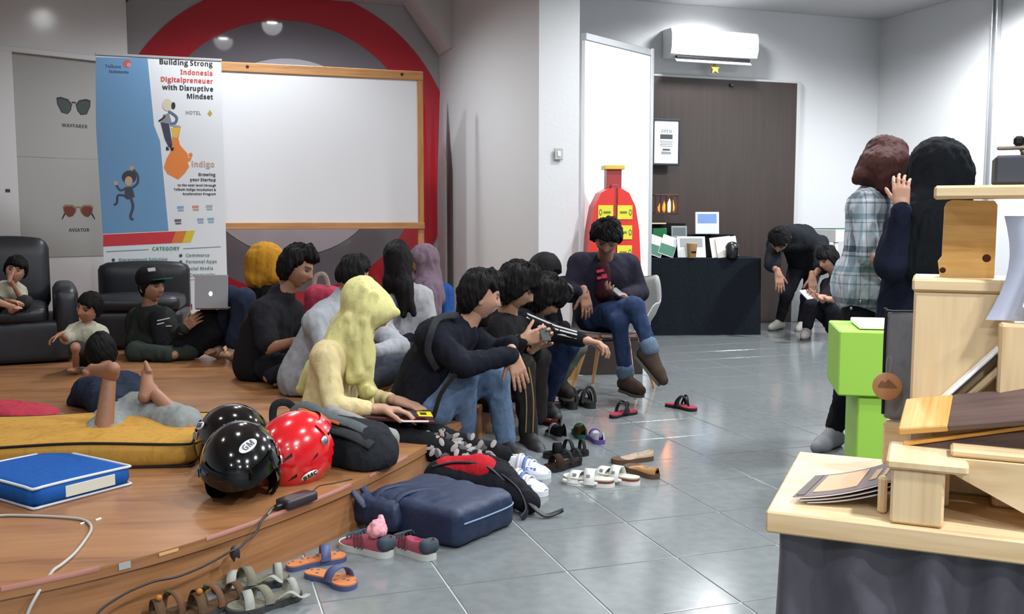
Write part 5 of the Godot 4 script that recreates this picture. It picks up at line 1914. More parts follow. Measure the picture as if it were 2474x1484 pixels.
func bags_and_shoes() -> void:
	var g := ""
	# pink running shoes
	var pink := cloth("shoe_pink", Color(0.58, 0.29, 0.34), 0.8, 0.2, 30.0)
	var white := mat("sole_white", Color(0.72, 0.73, 0.71), 0.6)
	var dk := mat("shoe_slate", Color(0.25, 0.29, 0.33), 0.7)
	g = "pink running shoes"
	for q in [[ground(938, 1345), ground(836, 1316), "pink running shoe stuffed with a pink sock beside the navy bag"], [ground(1036, 1350), ground(955, 1318), "open pink running shoe with slate heel beside the navy bag"]]:
		var t := footwear("running_shoe", q[2], q[0], q[1], g)
		sneaker(t, 0.25, 0.092, 0.085, pink, white, mat("lining_magenta", Color(0.62, 0.16, 0.34), 0.9))
		var st := mb()
		gridbox(st, Vector3i(6, 4, 4), func(p: Vector3) -> Vector3: return rounded(p, Vector3(0.037, 0.026, 0.024), 0.02))
		put(st, "heel_counter", dk, t, Vector3(0.003, 0.050, -0.104))
		for k in 3:
			var o := part_box("side_stripe", mat("stripe_maroon", Color(0.4, 0.22, 0.25), 0.7), t, Vector3(0.004, 0.05, 0.010), Vector3(0.0405 + 0.001 * k, 0.045, -0.015 + k * 0.017), Vector3(0.35, 0.1, 0.35))
		for k in 4:
			lace(t, 0.01 + k * 0.02, 0.074 - k * 0.008, 0.020, dk)
		if q[2].contains("stuffed"):
			var s := thing("pink_sock", "crumpled pale pink sock stuffed in a pink running shoe", "sock", t.position + Basis(Vector3.UP, t.rotation.y) * Vector3(0.005, 0.072, -0.06))
			var f := Field.new(Vector3(-0.06, -0.03, -0.06), Vector3(0.06, 0.07, 0.06), 0.006)
			f.blob(Vector3(0, 0.02, 0), Vector3(0.034, 0.03, 0.036), Basis.IDENTITY, 0.01)
			f.cap(Vector3(0, 0.02, 0.01), Vector3(0.01, 0.05, -0.01), 0.025, 0.018, 0.01)
			put_mesh(soft(f, 0.008, 20.0), "sock", cloth("sock_pink", Color(0.9, 0.62, 0.66), 0.95, 0.6, 25.0), s)
	# orange and blue flip flops
	var orange := mat("foam_orange", Color(0.74, 0.46, 0.28), 0.8)
	var indigo := mat("rubber_indigo", Color(0.27, 0.3, 0.45), 0.55)
	for q in [[ground(702, 1378), ground(826, 1352), "orange spotted flip flop with indigo strap against the stage"], [ground(745, 1388), ground(842, 1418), "orange spotted flip flop with indigo strap lying across its mate"]]:
		var t := footwear("flip_flop", q[2], q[0], q[1], "orange flip flops", "sandal")
		var l: float = clampf(q[0].distance_to(q[1]) + 0.03, 0.2, 0.26)
		sole_layer("sole", l, 0.088, 0.0, 0.016, indigo, t)
		sole_layer("footbed", l * 0.985, 0.084, 0.016, 0.021, orange, t)
		band_flat(t, 0.035, 0.078, 0.042, 0.035, indigo, 0.018, 0.012)
		var rng := RandomNumberGenerator.new()
		rng.seed = 5
		for k in 11:
			var z := lerpf(-0.44, 0.42, k / 10.0) * l
			var st := mb()
			lathe(st, [Vector2(0.0, 0.0008), Vector2(0.0055, 0.0007), Vector2(0.007, -0.0005)], 7)
			put(st, "spot", indigo, t, Vector3(0.008 + rng.randf_range(-0.022, 0.022), 0.021, z))
		if q[2].contains("across"):
			t.position.y = 0.0
			t.position += Vector3(0.01, 0, 0.02)
	# strappy olive sandals and brown ones at the lower edge
	var olive := cloth("olive_canvas", Color(0.46, 0.45, 0.39), 0.9, 0.3, 20.0)
	var sage := cloth("sage_canvas", Color(0.58, 0.585, 0.55), 0.9, 0.3, 20.0)
	for q in [[ground(655, 1412), ground(560, 1425), "grey green strappy sandal against the stage front"], [ground(688, 1452), ground(590, 1478), "grey green strappy sandal beside its mate, straps undone"]]:
		var t := footwear("strap_sandal", q[2], q[0], q[1], "grey green sandals", "sandal")
		sole_layer("sole", 0.25, 0.095, 0.0, 0.022, mat("sole_dark", Color(0.25, 0.25, 0.25), 0.8), t)
		sole_layer("footbed", 0.24, 0.090, 0.022, 0.027, olive, t)
		band_flat(t, 0.06, 0.088, 0.038, 0.03, sage, 0.024, 0.01)
		band_flat(t, 0.015, 0.082, 0.045, 0.03, olive, 0.024, -0.012)
		band_flat(t, -0.085, 0.07, 0.045, 0.024, sage, 0.024, 0.0)
		var st := mb()
		strap(st, curve([Vector3(0.04, 0.03, -0.03), Vector3(0.06, 0.05, -0.06), Vector3(0.075, 0.03, -0.09), Vector3(0.06, 0.028, -0.12)], 4), 0.02, 0.004, Vector3(0, 1, 0))
		put(st, "loose_strap", sage, t)
	for q in [[ground(545, 1462), ground(470, 1490), "brown woven sandal with orange toggles at the stage foot"], [ground(452, 1480), ground(378, 1504), "brown woven sandal with green toggle beside its mate"]]:
		var t := footwear("woven_sandal", q[2], q[0], q[1], "brown woven sandals", "sandal")
		var br := cloth("woven_brown", Color(0.34, 0.26, 0.19), 0.9, 0.4, 25.0)
		sole_layer("sole", 0.24, 0.092, 0.0, 0.02, mat("sole_dark", Color.BLACK), t)
		sole_layer("footbed", 0.235, 0.088, 0.02, 0.025, br, t)
		band_flat(t, 0.05, 0.085, 0.05, 0.03, br, 0.022, 0.01)
		band_flat(t, 0.0, 0.08, 0.06, 0.022, mat("woven_red", Color(0.40, 0.28, 0.21), 0.8), 0.022, -0.01)
		band_flat(t, -0.085, 0.07, 0.042, 0.024, br, 0.022, 0.0)
		for k in 2:
			var st := mb()
			lathe(st, [Vector2(0.0, -0.011), Vector2(0.009, -0.006), Vector2(0.011, 0.0), Vector2(0.009, 0.006), Vector2(0.0, 0.011)], 10)
			put(st, "toggle", mat("toggle_%d" % k, [Color(0.62, 0.38, 0.06), Color(0.12, 0.26, 0.14)][k], 0.6), t, Vector3(0.02 - k * 0.03, 0.082 - k * 0.006, 0.05 - k * 0.045))
	# white two-strap sandals
	var wl := mat("white_leather", Color(0.82, 0.82, 0.8), 0.5)
	for q in [[ground(1480, 1176), ground(1366, 1164), "white two strap sandal with red brown heel, nearer the navy bag"], [ground(1540, 1172), ground(1440, 1152), "white two strap sandal with red brown heel beside the tan sandals"]]:
		var t := footwear("slide_sandal", q[2], q[0], q[1], "white two strap sandals", "sandal")
		sole_layer("sole", 0.245, 0.094, 0.0, 0.018, wl, t)
		sole_layer("cork", 0.24, 0.091, 0.018, 0.03, mat("cork_red", Color(0.48, 0.28, 0.23), 0.8), t)
		sole_layer("footbed", 0.243, 0.094, 0.03, 0.036, mat("footbed_grey", Color(0.7, 0.69, 0.64), 0.8), t)
		band_flat(t, 0.055, 0.092, 0.045, 0.05, wl, 0.012, 0.006)
		band_flat(t, -0.01, 0.088, 0.06, 0.05, wl, 0.012, -0.006)
		for z in [0.055, -0.01]:
			part_box("buckle", mat("buckle", Color(0.45, 0.45, 0.44), 0.4), t, Vector3(0.005, 0.014, 0.018), Vector3(0.046, 0.05, z), Vector3(0, 0, 0.5))
		var st := mb()
		gridbox(st, Vector3i(6, 4, 8), func(p: Vector3) -> Vector3: return rounded(p, Vector3(0.046, 0.010, 0.085), 0.009))
		put(st, "side_wall", wl, t, Vector3(0.008, 0.018, 0.03))
	# tan slip-on sandals
	var tan_ := cloth("tan_suede", Color(0.66, 0.49, 0.32), 0.9, 0.3, 20.0)
	for q in [[ground(1592, 1160), ground(1515, 1130), "tan suede slipper beside the white sandals"], [ground(1556, 1112), ground(1500, 1118), "paler tan slipper behind the other tan slipper"]]:
		var t := footwear("suede_slipper", q[2], q[0], q[1], "tan suede slippers", "slipper")
		sole_layer("sole", 0.23, 0.088, 0.0, 0.016, mat("sole_brown", Color(0.34, 0.27, 0.22), 0.8), t)
		sneaker(t, 0.235, 0.086, 0.055, tan_ if q[2].begins_with("tan") else cloth("pale_suede", Color(0.64, 0.57, 0.49), 0.9), mat("sole_brown", Color.BLACK), mat("lining_felt", Color(0.45, 0.44, 0.43), 0.9), 0.5)
	# dark crumpled shoes near the ankles
	for q in [[ground(1398, 1120), ground(1318, 1140), "dark brown sandal with black straps beside the white sneaker", Color(0.17, 0.11, 0.07)], [ground(1400, 1100), ground(1335, 1105), "black strappy sandal behind the dark brown one", Color(0.05, 0.05, 0.055)]]:
		var t := footwear("dark_sandal", q[2], q[0], q[1], "dark sandals by the sneakers", "sandal")
		var m := cloth("dark_%s" % q[3].to_html(), q[3], 0.8, 0.3, 20.0)
		sole_layer("sole", 0.25, 0.09, 0.0, 0.022, mat("sole_black", Color(0.14, 0.14, 0.15), 0.7), t)
		sole_layer("footbed", 0.24, 0.086, 0.022, 0.027, m, t)
		band_flat(t, 0.05, 0.085, 0.05, 0.045, m, 0.022, 0.01)
		band_flat(t, -0.01, 0.08, 0.065, 0.02, mat("sole_black", Color.BLACK), 0.022, -0.01)
		band_flat(t, -0.085, 0.07, 0.06, 0.018, mat("sole_black", Color.BLACK), 0.022, 0.0)
	# row of small shoes behind
	for q in [[ground(1368, 1070), ground(1325, 1045), "black and white sports shoe in the row beyond the sneakers", Color(0.035, 0.04, 0.045), Color(0.4, 0.42, 0.42), 0.10], [ground(1412, 1072), ground(1398, 1035), "olive and teal shoe in the row beyond the sneakers", Color(0.20, 0.17, 0.08), Color(0.13, 0.28, 0.26), 0.085], [ground(1455, 1078), ground(1432, 1052), "small white and lilac shoe at the end of the row", Color(0.66, 0.64, 0.70), Color(0.36, 0.28, 0.52), 0.075], [ground(1345, 1030), ground(1302, 1020), "red brown sandal behind the black and white shoe", Color(0.30, 0.10, 0.08), Color(0.10, 0.06, 0.05), 0.05]]:
		var t := footwear("small_shoe", q[2], q[0], q[1], "row of small shoes")
		sneaker(t, 0.20, 0.085, q[5], cloth("small_%s" % q[3].to_html(), q[3], 0.85, 0.3, 20.0), mat("small_sole_%s" % q[4].to_html(), q[4], 0.7), mat("lining_felt", Color(0.45, 0.44, 0.43), 0.9))
		band_flat(t, 0.02, 0.072, q[5] * 0.62, 0.03, mat("small_sole_%s" % q[4].to_html(), q[4], 0.7), 0.012, 0.0)
	# black sandals under the chair leg and the dark one beside
	for q in [[ground(1390, 992), ground(1362, 972), "black strappy sandal standing before the chair leg"], [ground(1436, 990), ground(1398, 970), "black strappy sandal with high loop before the chair leg"], [ground(1336, 986), ground(1292, 989), "dark sandal with a pinkish footbed before the jeans"]]:
		var t := footwear("black_sandal", q[2], q[0], q[1], "black sandals by the chair", "sandal")
		var bk := mat("strap_black", Color(0.1, 0.105, 0.11), 0.6)
		sole_layer("sole", 0.25, 0.09, 0.0, 0.035, bk, t)
		sole_layer("footbed", 0.235, 0.084, 0.035, 0.038, mat("footbed_pinkish", Color(0.5, 0.33, 0.32), 0.8) if q[2].begins_with("dark") else bk, t)
		band_flat(t, 0.05, 0.085, 0.065, 0.04, bk, 0.03, 0.01)
		band_flat(t, -0.02, 0.08, 0.075, 0.03, bk, 0.03, -0.01)
		if not q[2].begins_with("dark"):
			band(t, -0.07, 0.085, 0.105, 0.02, bk, 0.03, 0.0)
	# red flip flops out on the tiles
	for q in [[ground(1476, 1012), ground(1536, 998), "red and black flip flop on the tiles before the chair"], [ground(1612, 982), ground(1678, 994), "red and black flip flop lying apart further out on the tiles"]]:
		var t := footwear("red_flip_flop", q[2], q[0], q[1], "red flip flops", "sandal")
		sole_layer("sole", 0.24, 0.088, 0.0, 0.016, mat("sole_black", Color.BLACK), t)
		sole_layer("footbed", 0.238, 0.086, 0.016, 0.024, mat("foam_red", Color(0.56, 0.21, 0.27), 0.8), t)
		thong(t, 0.24, 0.095, mat("sole_black", Color.BLACK), 0.065, 0.022)
		band_flat(t, 0.0, 0.09, 0.06, 0.025, mat("sole_black", Color.BLACK), 0.018, 0.0)
	floor_bags()

func floor_bags() -> void:
	var t := thing("navy_bag", "boxy navy blue backpack lying flat on the tiles beside the stage", "backpack", Vector3(-0.30, 0, -3.70), 0.94)
	var navy := cloth("navy_nylon", Color(0.09, 0.15, 0.265), 0.6, 0.5, 6.0)
	var f := Field.new(Vector3(-0.26, -0.03, -0.32), Vector3(0.26, 0.24, 0.38), 0.011)
	f.blob(Vector3(0.0, 0.074, 0.02), Vector3(0.185, 0.074, 0.235), Basis.IDENTITY, 0.02, 0.035)
	f.blob(Vector3(0.02, 0.115, 0.03), Vector3(0.15, 0.032, 0.19), Basis.IDENTITY, 0.02, 0.03)
	f.floor_cut(0.001)
	put_mesh(soft(f, 0.005, 5.0), "main_body", navy, t)
	f = Field.new(Vector3(-0.3, -0.03, -0.42), Vector3(0.2, 0.24, 0.1), 0.011)
	f.blob(Vector3(-0.17, 0.075, -0.14), Vector3(0.055, 0.06, 0.12), Basis.IDENTITY, 0.02, 0.04)
	f.floor_cut(0.001)
	put_mesh(soft(f, 0.007, 8.0), "end_pocket", navy, t)
	for y in [0.095, 0.135]:
		var st := mb()
		var pts := [Vector3(0.17, y, -0.20), Vector3(0.19, y, 0.0), Vector3(0.19, y, 0.2), Vector3(0.15, y, 0.262), Vector3(0.0, y, 0.27), Vector3(-0.15, y, 0.262)] if y < 0.1 else [Vector3(0.14, y + 0.008, -0.12), Vector3(0.158, y, 0.03), Vector3(0.14, y, 0.19), Vector3(0.02, y, 0.218), Vector3(-0.1, y, 0.21)]
		tube(st, curve(pts, 5), 0.0035, 6)
		put(st, "zip_piping", mat("piping_blue", Color(0.4, 0.5, 0.6), 0.5), t)
	var st2 := mb()
	strap(st2, curve([Vector3(-0.15, 0.11, -0.22), Vector3(-0.17, 0.16, -0.25), Vector3(-0.21, 0.175, -0.26), Vector3(-0.235, 0.15, -0.22), Vector3(-0.225, 0.10, -0.17)], 5), 0.03, 0.012, Vector3(0, 0, 1))
	put(st2, "handle", navy, t)
	for s in [-0.05, 0.06]:
		st2 = mb()
		strap(st2, curve([Vector3(-0.20, 0.11, -0.12 + s), Vector3(-0.15, 0.15, -0.11 + s), Vector3(-0.06, 0.152, -0.10 + s), Vector3(0.0, 0.15, -0.06 + s)], 5), 0.035, 0.012, Vector3(0, 1, 0))
		put(st2, "shoulder_strap", navy, t)
	# red and black backpack behind it
	var base := Vector3(-0.19, 0, -4.03)
	t = thing("red_backpack", "red and black backpack slumped behind the navy bag below the stage", "backpack", base)
	f = Field.new(Vector3(-0.30, -0.02, -0.25), Vector3(0.42, 0.32, 0.3), 0.011)
	f.cap(Vector3(-0.10, 0.10, 0.0), Vector3(0.13, 0.08, 0.03), 0.09, 0.085, 0.03)
	f.cap(Vector3(0.13, 0.10, 0.05), Vector3(0.26, 0.055, 0.18), 0.075, 0.05, 0.04)
	f.floor_cut(0.001)
	put_mesh(soft(f, 0.008, 7.0), "main_body", cloth("pack_ink", Color(0.095, 0.1, 0.12), 0.85), t)
	f = Field.new(Vector3(-0.30, -0.02, -0.25), Vector3(0.42, 0.32, 0.3), 0.010)
	f.cap(Vector3(-0.10, 0.145, 0.01), Vector3(0.06, 0.15, 0.03), 0.052, 0.058, 0.03)
	f.cap(Vector3(0.06, 0.15, 0.03), Vector3(0.20, 0.085, 0.10), 0.056, 0.03, 0.03)
	say(put_mesh(soft(f, 0.006, 7.0), "front_pocket", cloth("pack_red", Color(0.66, 0.11, 0.15), 0.8), t), "red front pocket")
	st2 = mb()
	tube(st2, curve([Vector3(-0.15, 0.165, 0.05), Vector3(-0.05, 0.187, 0.06), Vector3(0.07, 0.18, 0.08), Vector3(0.15, 0.13, 0.12), Vector3(0.19, 0.10, 0.13)], 6), 0.006, 6)
	put(st2, "zip", mat("zip_black", Color(0.08, 0.08, 0.09), 0.5), t)
	st2 = mb()
	strap(st2, curve([Vector3(0.24, 0.08, 0.20), Vector3(0.29, 0.035, 0.235), Vector3(0.33, 0.012, 0.24), Vector3(0.38, 0.02, 0.22), Vector3(0.40, 0.03, 0.22)], 5), 0.022, 0.008, Vector3(0, 1, 0.3))
	put(st2, "strap_end", mat("zip_black", Color.BLACK), t)
	st2 = mb()
	strap(st2, curve([Vector3(0.15, 0.14, 0.10), Vector3(0.22, 0.10, 0.18), Vector3(0.25, 0.04, 0.24), Vector3(0.23, 0.01, 0.27)], 5), 0.03, 0.008, Vector3(1, 0.5, 0))
	put(st2, "shoulder_strap", mat("zip_black", Color.BLACK), t)

# ---------------------------------------------------------------- people: joints, soft shapes, heads, hands
func field_of(caps: Array, cell: float) -> Field:
	var lo := Vector3(99, 99, 99)
	var hi := -lo
	for c in caps:
		var r: float = maxf(c[2], c[3]) + 0.03
		lo = lo.min(c[0].min(c[1]) - Vector3(r, r, r))
		hi = hi.max(c[0].max(c[1]) + Vector3(r, r, r))
	var f := Field.new(lo, hi, cell)
	for c in caps:
		f.cap(c[0], c[1], c[2], c[3], c[4] if c.size() > 4 else 0.02)
	return f

# Collects vertices, triangles and colours of one continuous body.
class Flesh:
	var v := PackedVector3Array()
	var t := PackedInt32Array()
	var c := PackedColorArray()
	func add(verts: PackedVector3Array, tris: PackedInt32Array, cols: PackedColorArray) -> void:
		var o := v.size()
		v.append_array(verts)
		c.append_array(cols)
		for k in tris:
			t.append(k + o)
	func add_plain(verts: PackedVector3Array, tris: PackedInt32Array, tone: Color) -> void:
		var cols := PackedColorArray()
		cols.resize(verts.size())
		cols.fill(tone)
		add(verts, tris, cols)

# Head in its own axes: x to its left side, y up, z towards the face.
static func head_point(d: Vector3) -> Vector3:
	var p := Vector3(d.x * 0.076, d.y * 0.113, d.z * 0.096)
	if d.y < 0.0:
		var s := -d.y
		p.x *= 1.0 - 0.30 * s * s
		p.z *= 1.0 - (0.06 if d.z > 0 else 0.30) * s
	if d.z > 0.0:
		p.x *= 1.0 - 0.06 * d.z
		var ny := p.y + 0.012
		p.z += 0.021 * exp(-pow(p.x / 0.0125, 2.0)) * (exp(-pow((ny + 0.008) / 0.014, 2.0)) + 0.55 * exp(-pow((ny - 0.016) / 0.018, 2.0)))
		p.z -= 0.009 * exp(-pow((absf(p.x) - 0.031) / 0.016, 2.0) - pow((p.y - 0.015) / 0.013, 2.0))
		p.z += 0.004 * exp(-pow((p.y - 0.036) / 0.009, 2.0)) * exp(-pow(p.x / 0.05, 2.0))
		p.z += 0.006 * exp(-pow(p.x / 0.021, 2.0) - pow((p.y + 0.055) / 0.010, 2.0))
		p.z -= 0.003 * exp(-pow(p.x / 0.02, 2.0) - pow((p.y + 0.055) / 0.0025, 2.0))
		p.z += 0.008 * exp(-pow(p.x / 0.022, 2.0) - pow((p.y + 0.093) / 0.014, 2.0))
		p.z -= 0.004 * exp(-pow(p.x / 0.022, 2.0) - pow((p.y + 0.073) / 0.008, 2.0))
		p += Vector3(signf(p.x) * 0.004, 0, 0.002) * exp(-pow((absf(p.x) - 0.045) / 0.018, 2.0) - pow((p.y + 0.012) / 0.02, 2.0))
	return p

func head(fl: Flesh, at_: Vector3, b: Basis, k: float, tone: Color, nu := 60, nv := 44) -> void:
	var v := PackedVector3Array()
	var c := PackedColorArray()
	var t := PackedInt32Array()
	var lip := tone * Color(1.0, 0.62, 0.62)
	var dark := Color(0.012, 0.009, 0.008)
	for j in nv + 1:
		for i in nu:
			var a := TAU * i / nu
			var e := PI * (0.5 - float(j) / nv)
			var d := Vector3(cos(e) * sin(a), sin(e), cos(e) * cos(a))
			var p := head_point(d)
			var col := tone
			if d.z > 0.2:
				var ax := absf(p.x)
				if absf(p.y - 0.037 + 0.06 * (ax - 0.03) * (ax - 0.03) * 20.0) < 0.0055 and ax > 0.013 and ax < 0.05:
					col = tone.lerp(dark, 0.8)
				elif pow((ax - 0.031) / 0.015, 2.0) + pow((p.y - 0.014) / 0.0065, 2.0) < 1.0:
					col = dark
				elif pow(ax / 0.025, 2.0) + pow((p.y + 0.055) / 0.0085, 2.0) < 1.0:
					col = lip
			v.append(at_ + b * (p * k))
			c.append(col)
	for j in nv:
		for i in nu:
			var p := j * nu + i
			var q := j * nu + (i + 1) % nu
			t.append_array([p, p + nu, q + nu, p, q + nu, q])
	fl.add(v, t, c)
	for s in [-1.0, 1.0]:
		v = PackedVector3Array()
		t = PackedInt32Array()
		for j in 9:
			for i in 12:
				var a := TAU * i / 12.0
				var e := PI * (0.5 - j / 8.0)
				var d := Vector3(cos(e) * sin(a), sin(e), cos(e) * cos(a)) * Vector3(0.011, 0.032, 0.020)
				if d.x * s > 0.004:
					d.x -= s * 0.006 * exp(-d.y * d.y / 0.0004)
				v.append(at_ + b * ((d + Vector3(s * (0.079 + d.z * -0.25), -0.004, -0.012)) * k))
		for j in 8:
			for i in 12:
				var p := j * 12 + i
				var q := j * 12 + (i + 1) % 12
				t.append_array([p, p + 12, q + 12, p, q + 12, q])
		fl.add_plain(v, t, tone)

# Short hair as a cap over the skull. front, nape: heights of the hairline; temple: how far forward it reaches down the side.
func hair_cap(at_: Vector3, b: Basis, k: float, thick: float, front := 0.058, nape := -0.055, temple := 0.02, rough := 0.006, fringe := 0.0) -> ArrayMesh:
	var v := PackedVector3Array()
	var t := PackedInt32Array()
	var keep := PackedByteArray()
	var nu := 128
	var nv := 56
	for j in nv + 1:
		for i in nu:
			var a := TAU * i / nu
			var e := PI * (0.5 - float(j) / nv)
			var d := Vector3(cos(e) * sin(a), sin(e), cos(e) * cos(a))
			var p := head_point(d)
			var line := lerpf(nape, front - fringe * exp(-pow(p.x / 0.05, 2.0)), smoothstep(temple - 0.035, temple + 0.04, p.z))
			var mask := smoothstep(-0.006, 0.010, p.y - line + FOLD.get_noise_3dv(Vector3(d.x * 420.0, 0, d.z * 420.0)) * 0.03)
			# locks run down from the crown: ridges across, drawn out along the fall, with loose tips at the hairline
			var twist := a + d.y * 0.5
			var ring := Vector3(cos(twist), 0, sin(twist)) * (1.2 + 0.5 * cos(e))
			var ruff := FOLD.get_noise_3dv(Vector3(ring.x * 260.0, e * 70.0, ring.z * 260.0)) * rough * 0.9 + FOLD.get_noise_3dv(Vector3(ring.x * 700.0, e * 130.0, ring.z * 700.0)) * rough * 0.55 + FOLD.get_noise_3dv(d * 120.0) * rough * 1.3
			v.append(at_ + b * ((p + d * ((thick + ruff) * mask * (0.75 + 0.35 * maxf(d.y, 0.0)) - 0.005 * (1.0 - mask))) * k))
			keep.append(1 if mask > 0.001 else 0)
	for j in nv:
		for i in nu:
			var p := j * nu + i
			var q := j * nu + (i + 1) % nu
			if keep[p] + keep[q] + keep[p + nu] + keep[q + nu] > 0:
				t.append_array([p, p + nu, q + nu, p, q + nu, q])
	return plain_mesh(v, t)

func plain_mesh(v: PackedVector3Array, t: PackedInt32Array, c := PackedColorArray()) -> ArrayMesh:
	var arr := []
	arr.resize(Mesh.ARRAY_MAX)
	arr[Mesh.ARRAY_VERTEX] = v
	arr[Mesh.ARRAY_NORMAL] = normals_of(v, t)
	if c.size() > 0:
		arr[Mesh.ARRAY_COLOR] = c
	arr[Mesh.ARRAY_INDEX] = t
	var m := ArrayMesh.new()
	m.add_surface_from_arrays(Mesh.PRIMITIVE_TRIANGLES, arr)
	return m

# A hand from the wrist along dir; palm is where the palm looks; curl bends the fingers (radians per joint); thumb on the side given.
func hand(fl: Flesh, wrist: Vector3, dir: Vector3, palm: Vector3, curl: float, thumb: float, k: float, tone: Color, cell := 0.005) -> void:
	dir = dir.normalized()
	palm = (palm - dir * palm.dot(dir)).normalized()
	var side := dir.cross(palm).normalized() * thumb
	var caps := []
	for i in 4:
		var o := (1.5 - i) * 0.0195 * k
		var kn := wrist + dir * (0.088 - absf(i - 1.2) * 0.005) * k + side * o
		caps.append([wrist + side * o * 0.55, kn, 0.0155 * k, 0.0115 * k, 0.012 * k])
		var p := kn
		var ang := curl * (0.75 + 0.12 * i)
		var lens := [0.040, 0.026, 0.021]
		var grow: float = [0.95, 1.06, 1.0, 0.80][i]
		var splay := side * (1.5 - i) * 0.06
		for j in 3:
			var dd := (dir * cos(ang) + palm * sin(ang) + splay).normalized()
			var q: Vector3 = p + dd * lens[j] * grow * k
			caps.append([p, q, (0.0095 - 0.0008 * j) * k, (0.0088 - 0.0011 * j) * k, 0.003 * k])
			p = q
			ang += curl
	var tb := wrist + dir * 0.025 * k + side * 0.022 * k
	var td := (dir * 0.62 + side * 0.62 + palm * 0.35).normalized()
	var t1 := tb + td * 0.042 * k
	var td2 := (td + dir * 0.4 + palm * curl * 0.5).normalized()
	caps.append([tb, t1, 0.0145 * k, 0.0108 * k, 0.012 * k])
	caps.append([t1, t1 + td2 * 0.030 * k, 0.0108 * k, 0.0098 * k, 0.003 * k])
	caps.append([t1 + td2 * 0.030 * k, t1 + td2 * 0.030 * k + (td2 + palm * curl * 0.4).normalized() * 0.022 * k, 0.0098 * k, 0.0082 * k, 0.003 * k])
	caps.append([wrist - dir * 0.03 * k, wrist + dir * 0.02 * k, 0.024 * k, 0.023 * k, 0.012 * k])
	var r := field_of(caps, cell).net()
	fl.add_plain(r[0], r[1], tone)

func bare_foot(fl: Flesh, ankle: Vector3, toe: Vector3, up: Vector3, k: float, tone: Color, cell := 0.006) -> void:
	var d := (toe - ankle).normalized()
	var side := d.cross(up).normalized()
	var caps := [[ankle, ankle - up * 0.045 * k - d * 0.025 * k, 0.036 * k, 0.030 * k, 0.02], [ankle - up * 0.02 * k, toe - d * 0.055 * k - up * 0.005 * k, 0.035 * k, 0.024 * k, 0.02], [ankle - up * 0.05 * k - d * 0.02 * k, toe - d * 0.055 * k - up * 0.01 * k, 0.026 * k, 0.022 * k, 0.02]]
	for i in 5:
		var o := side * (i - 2) * 0.0165 * k
		var l: float = [0.045, 0.045, 0.040, 0.033, 0.026][i]
		caps.append([toe - d * 0.065 * k + o, toe - d * (0.055 - l) * k + o - up * 0.008 * k, 0.016 * k, (0.0115 if i == 0 else 0.0085) * k, 0.006 * k])
	var r := field_of(caps, cell).net()
	fl.add_plain(r[0], r[1], tone)

const TONE := Color(0.30, 0.155, 0.095)
func skin() -> StandardMaterial3D:
	var m := mat("skin", Color(1, 1, 1), 0.55)
	m.vertex_color_use_as_albedo = true
	return m

func hair_mat() -> StandardMaterial3D:
	var m := mat("hair_black", Color(0.075, 0.065, 0.07), 0.66)
	m.normal_enabled = true
	m.normal_texture = tex("wrinkle")
	m.normal_scale = 1.0
	m.uv1_triplanar = true
	m.uv1_scale = Vector3(30, 4, 30)
	return m

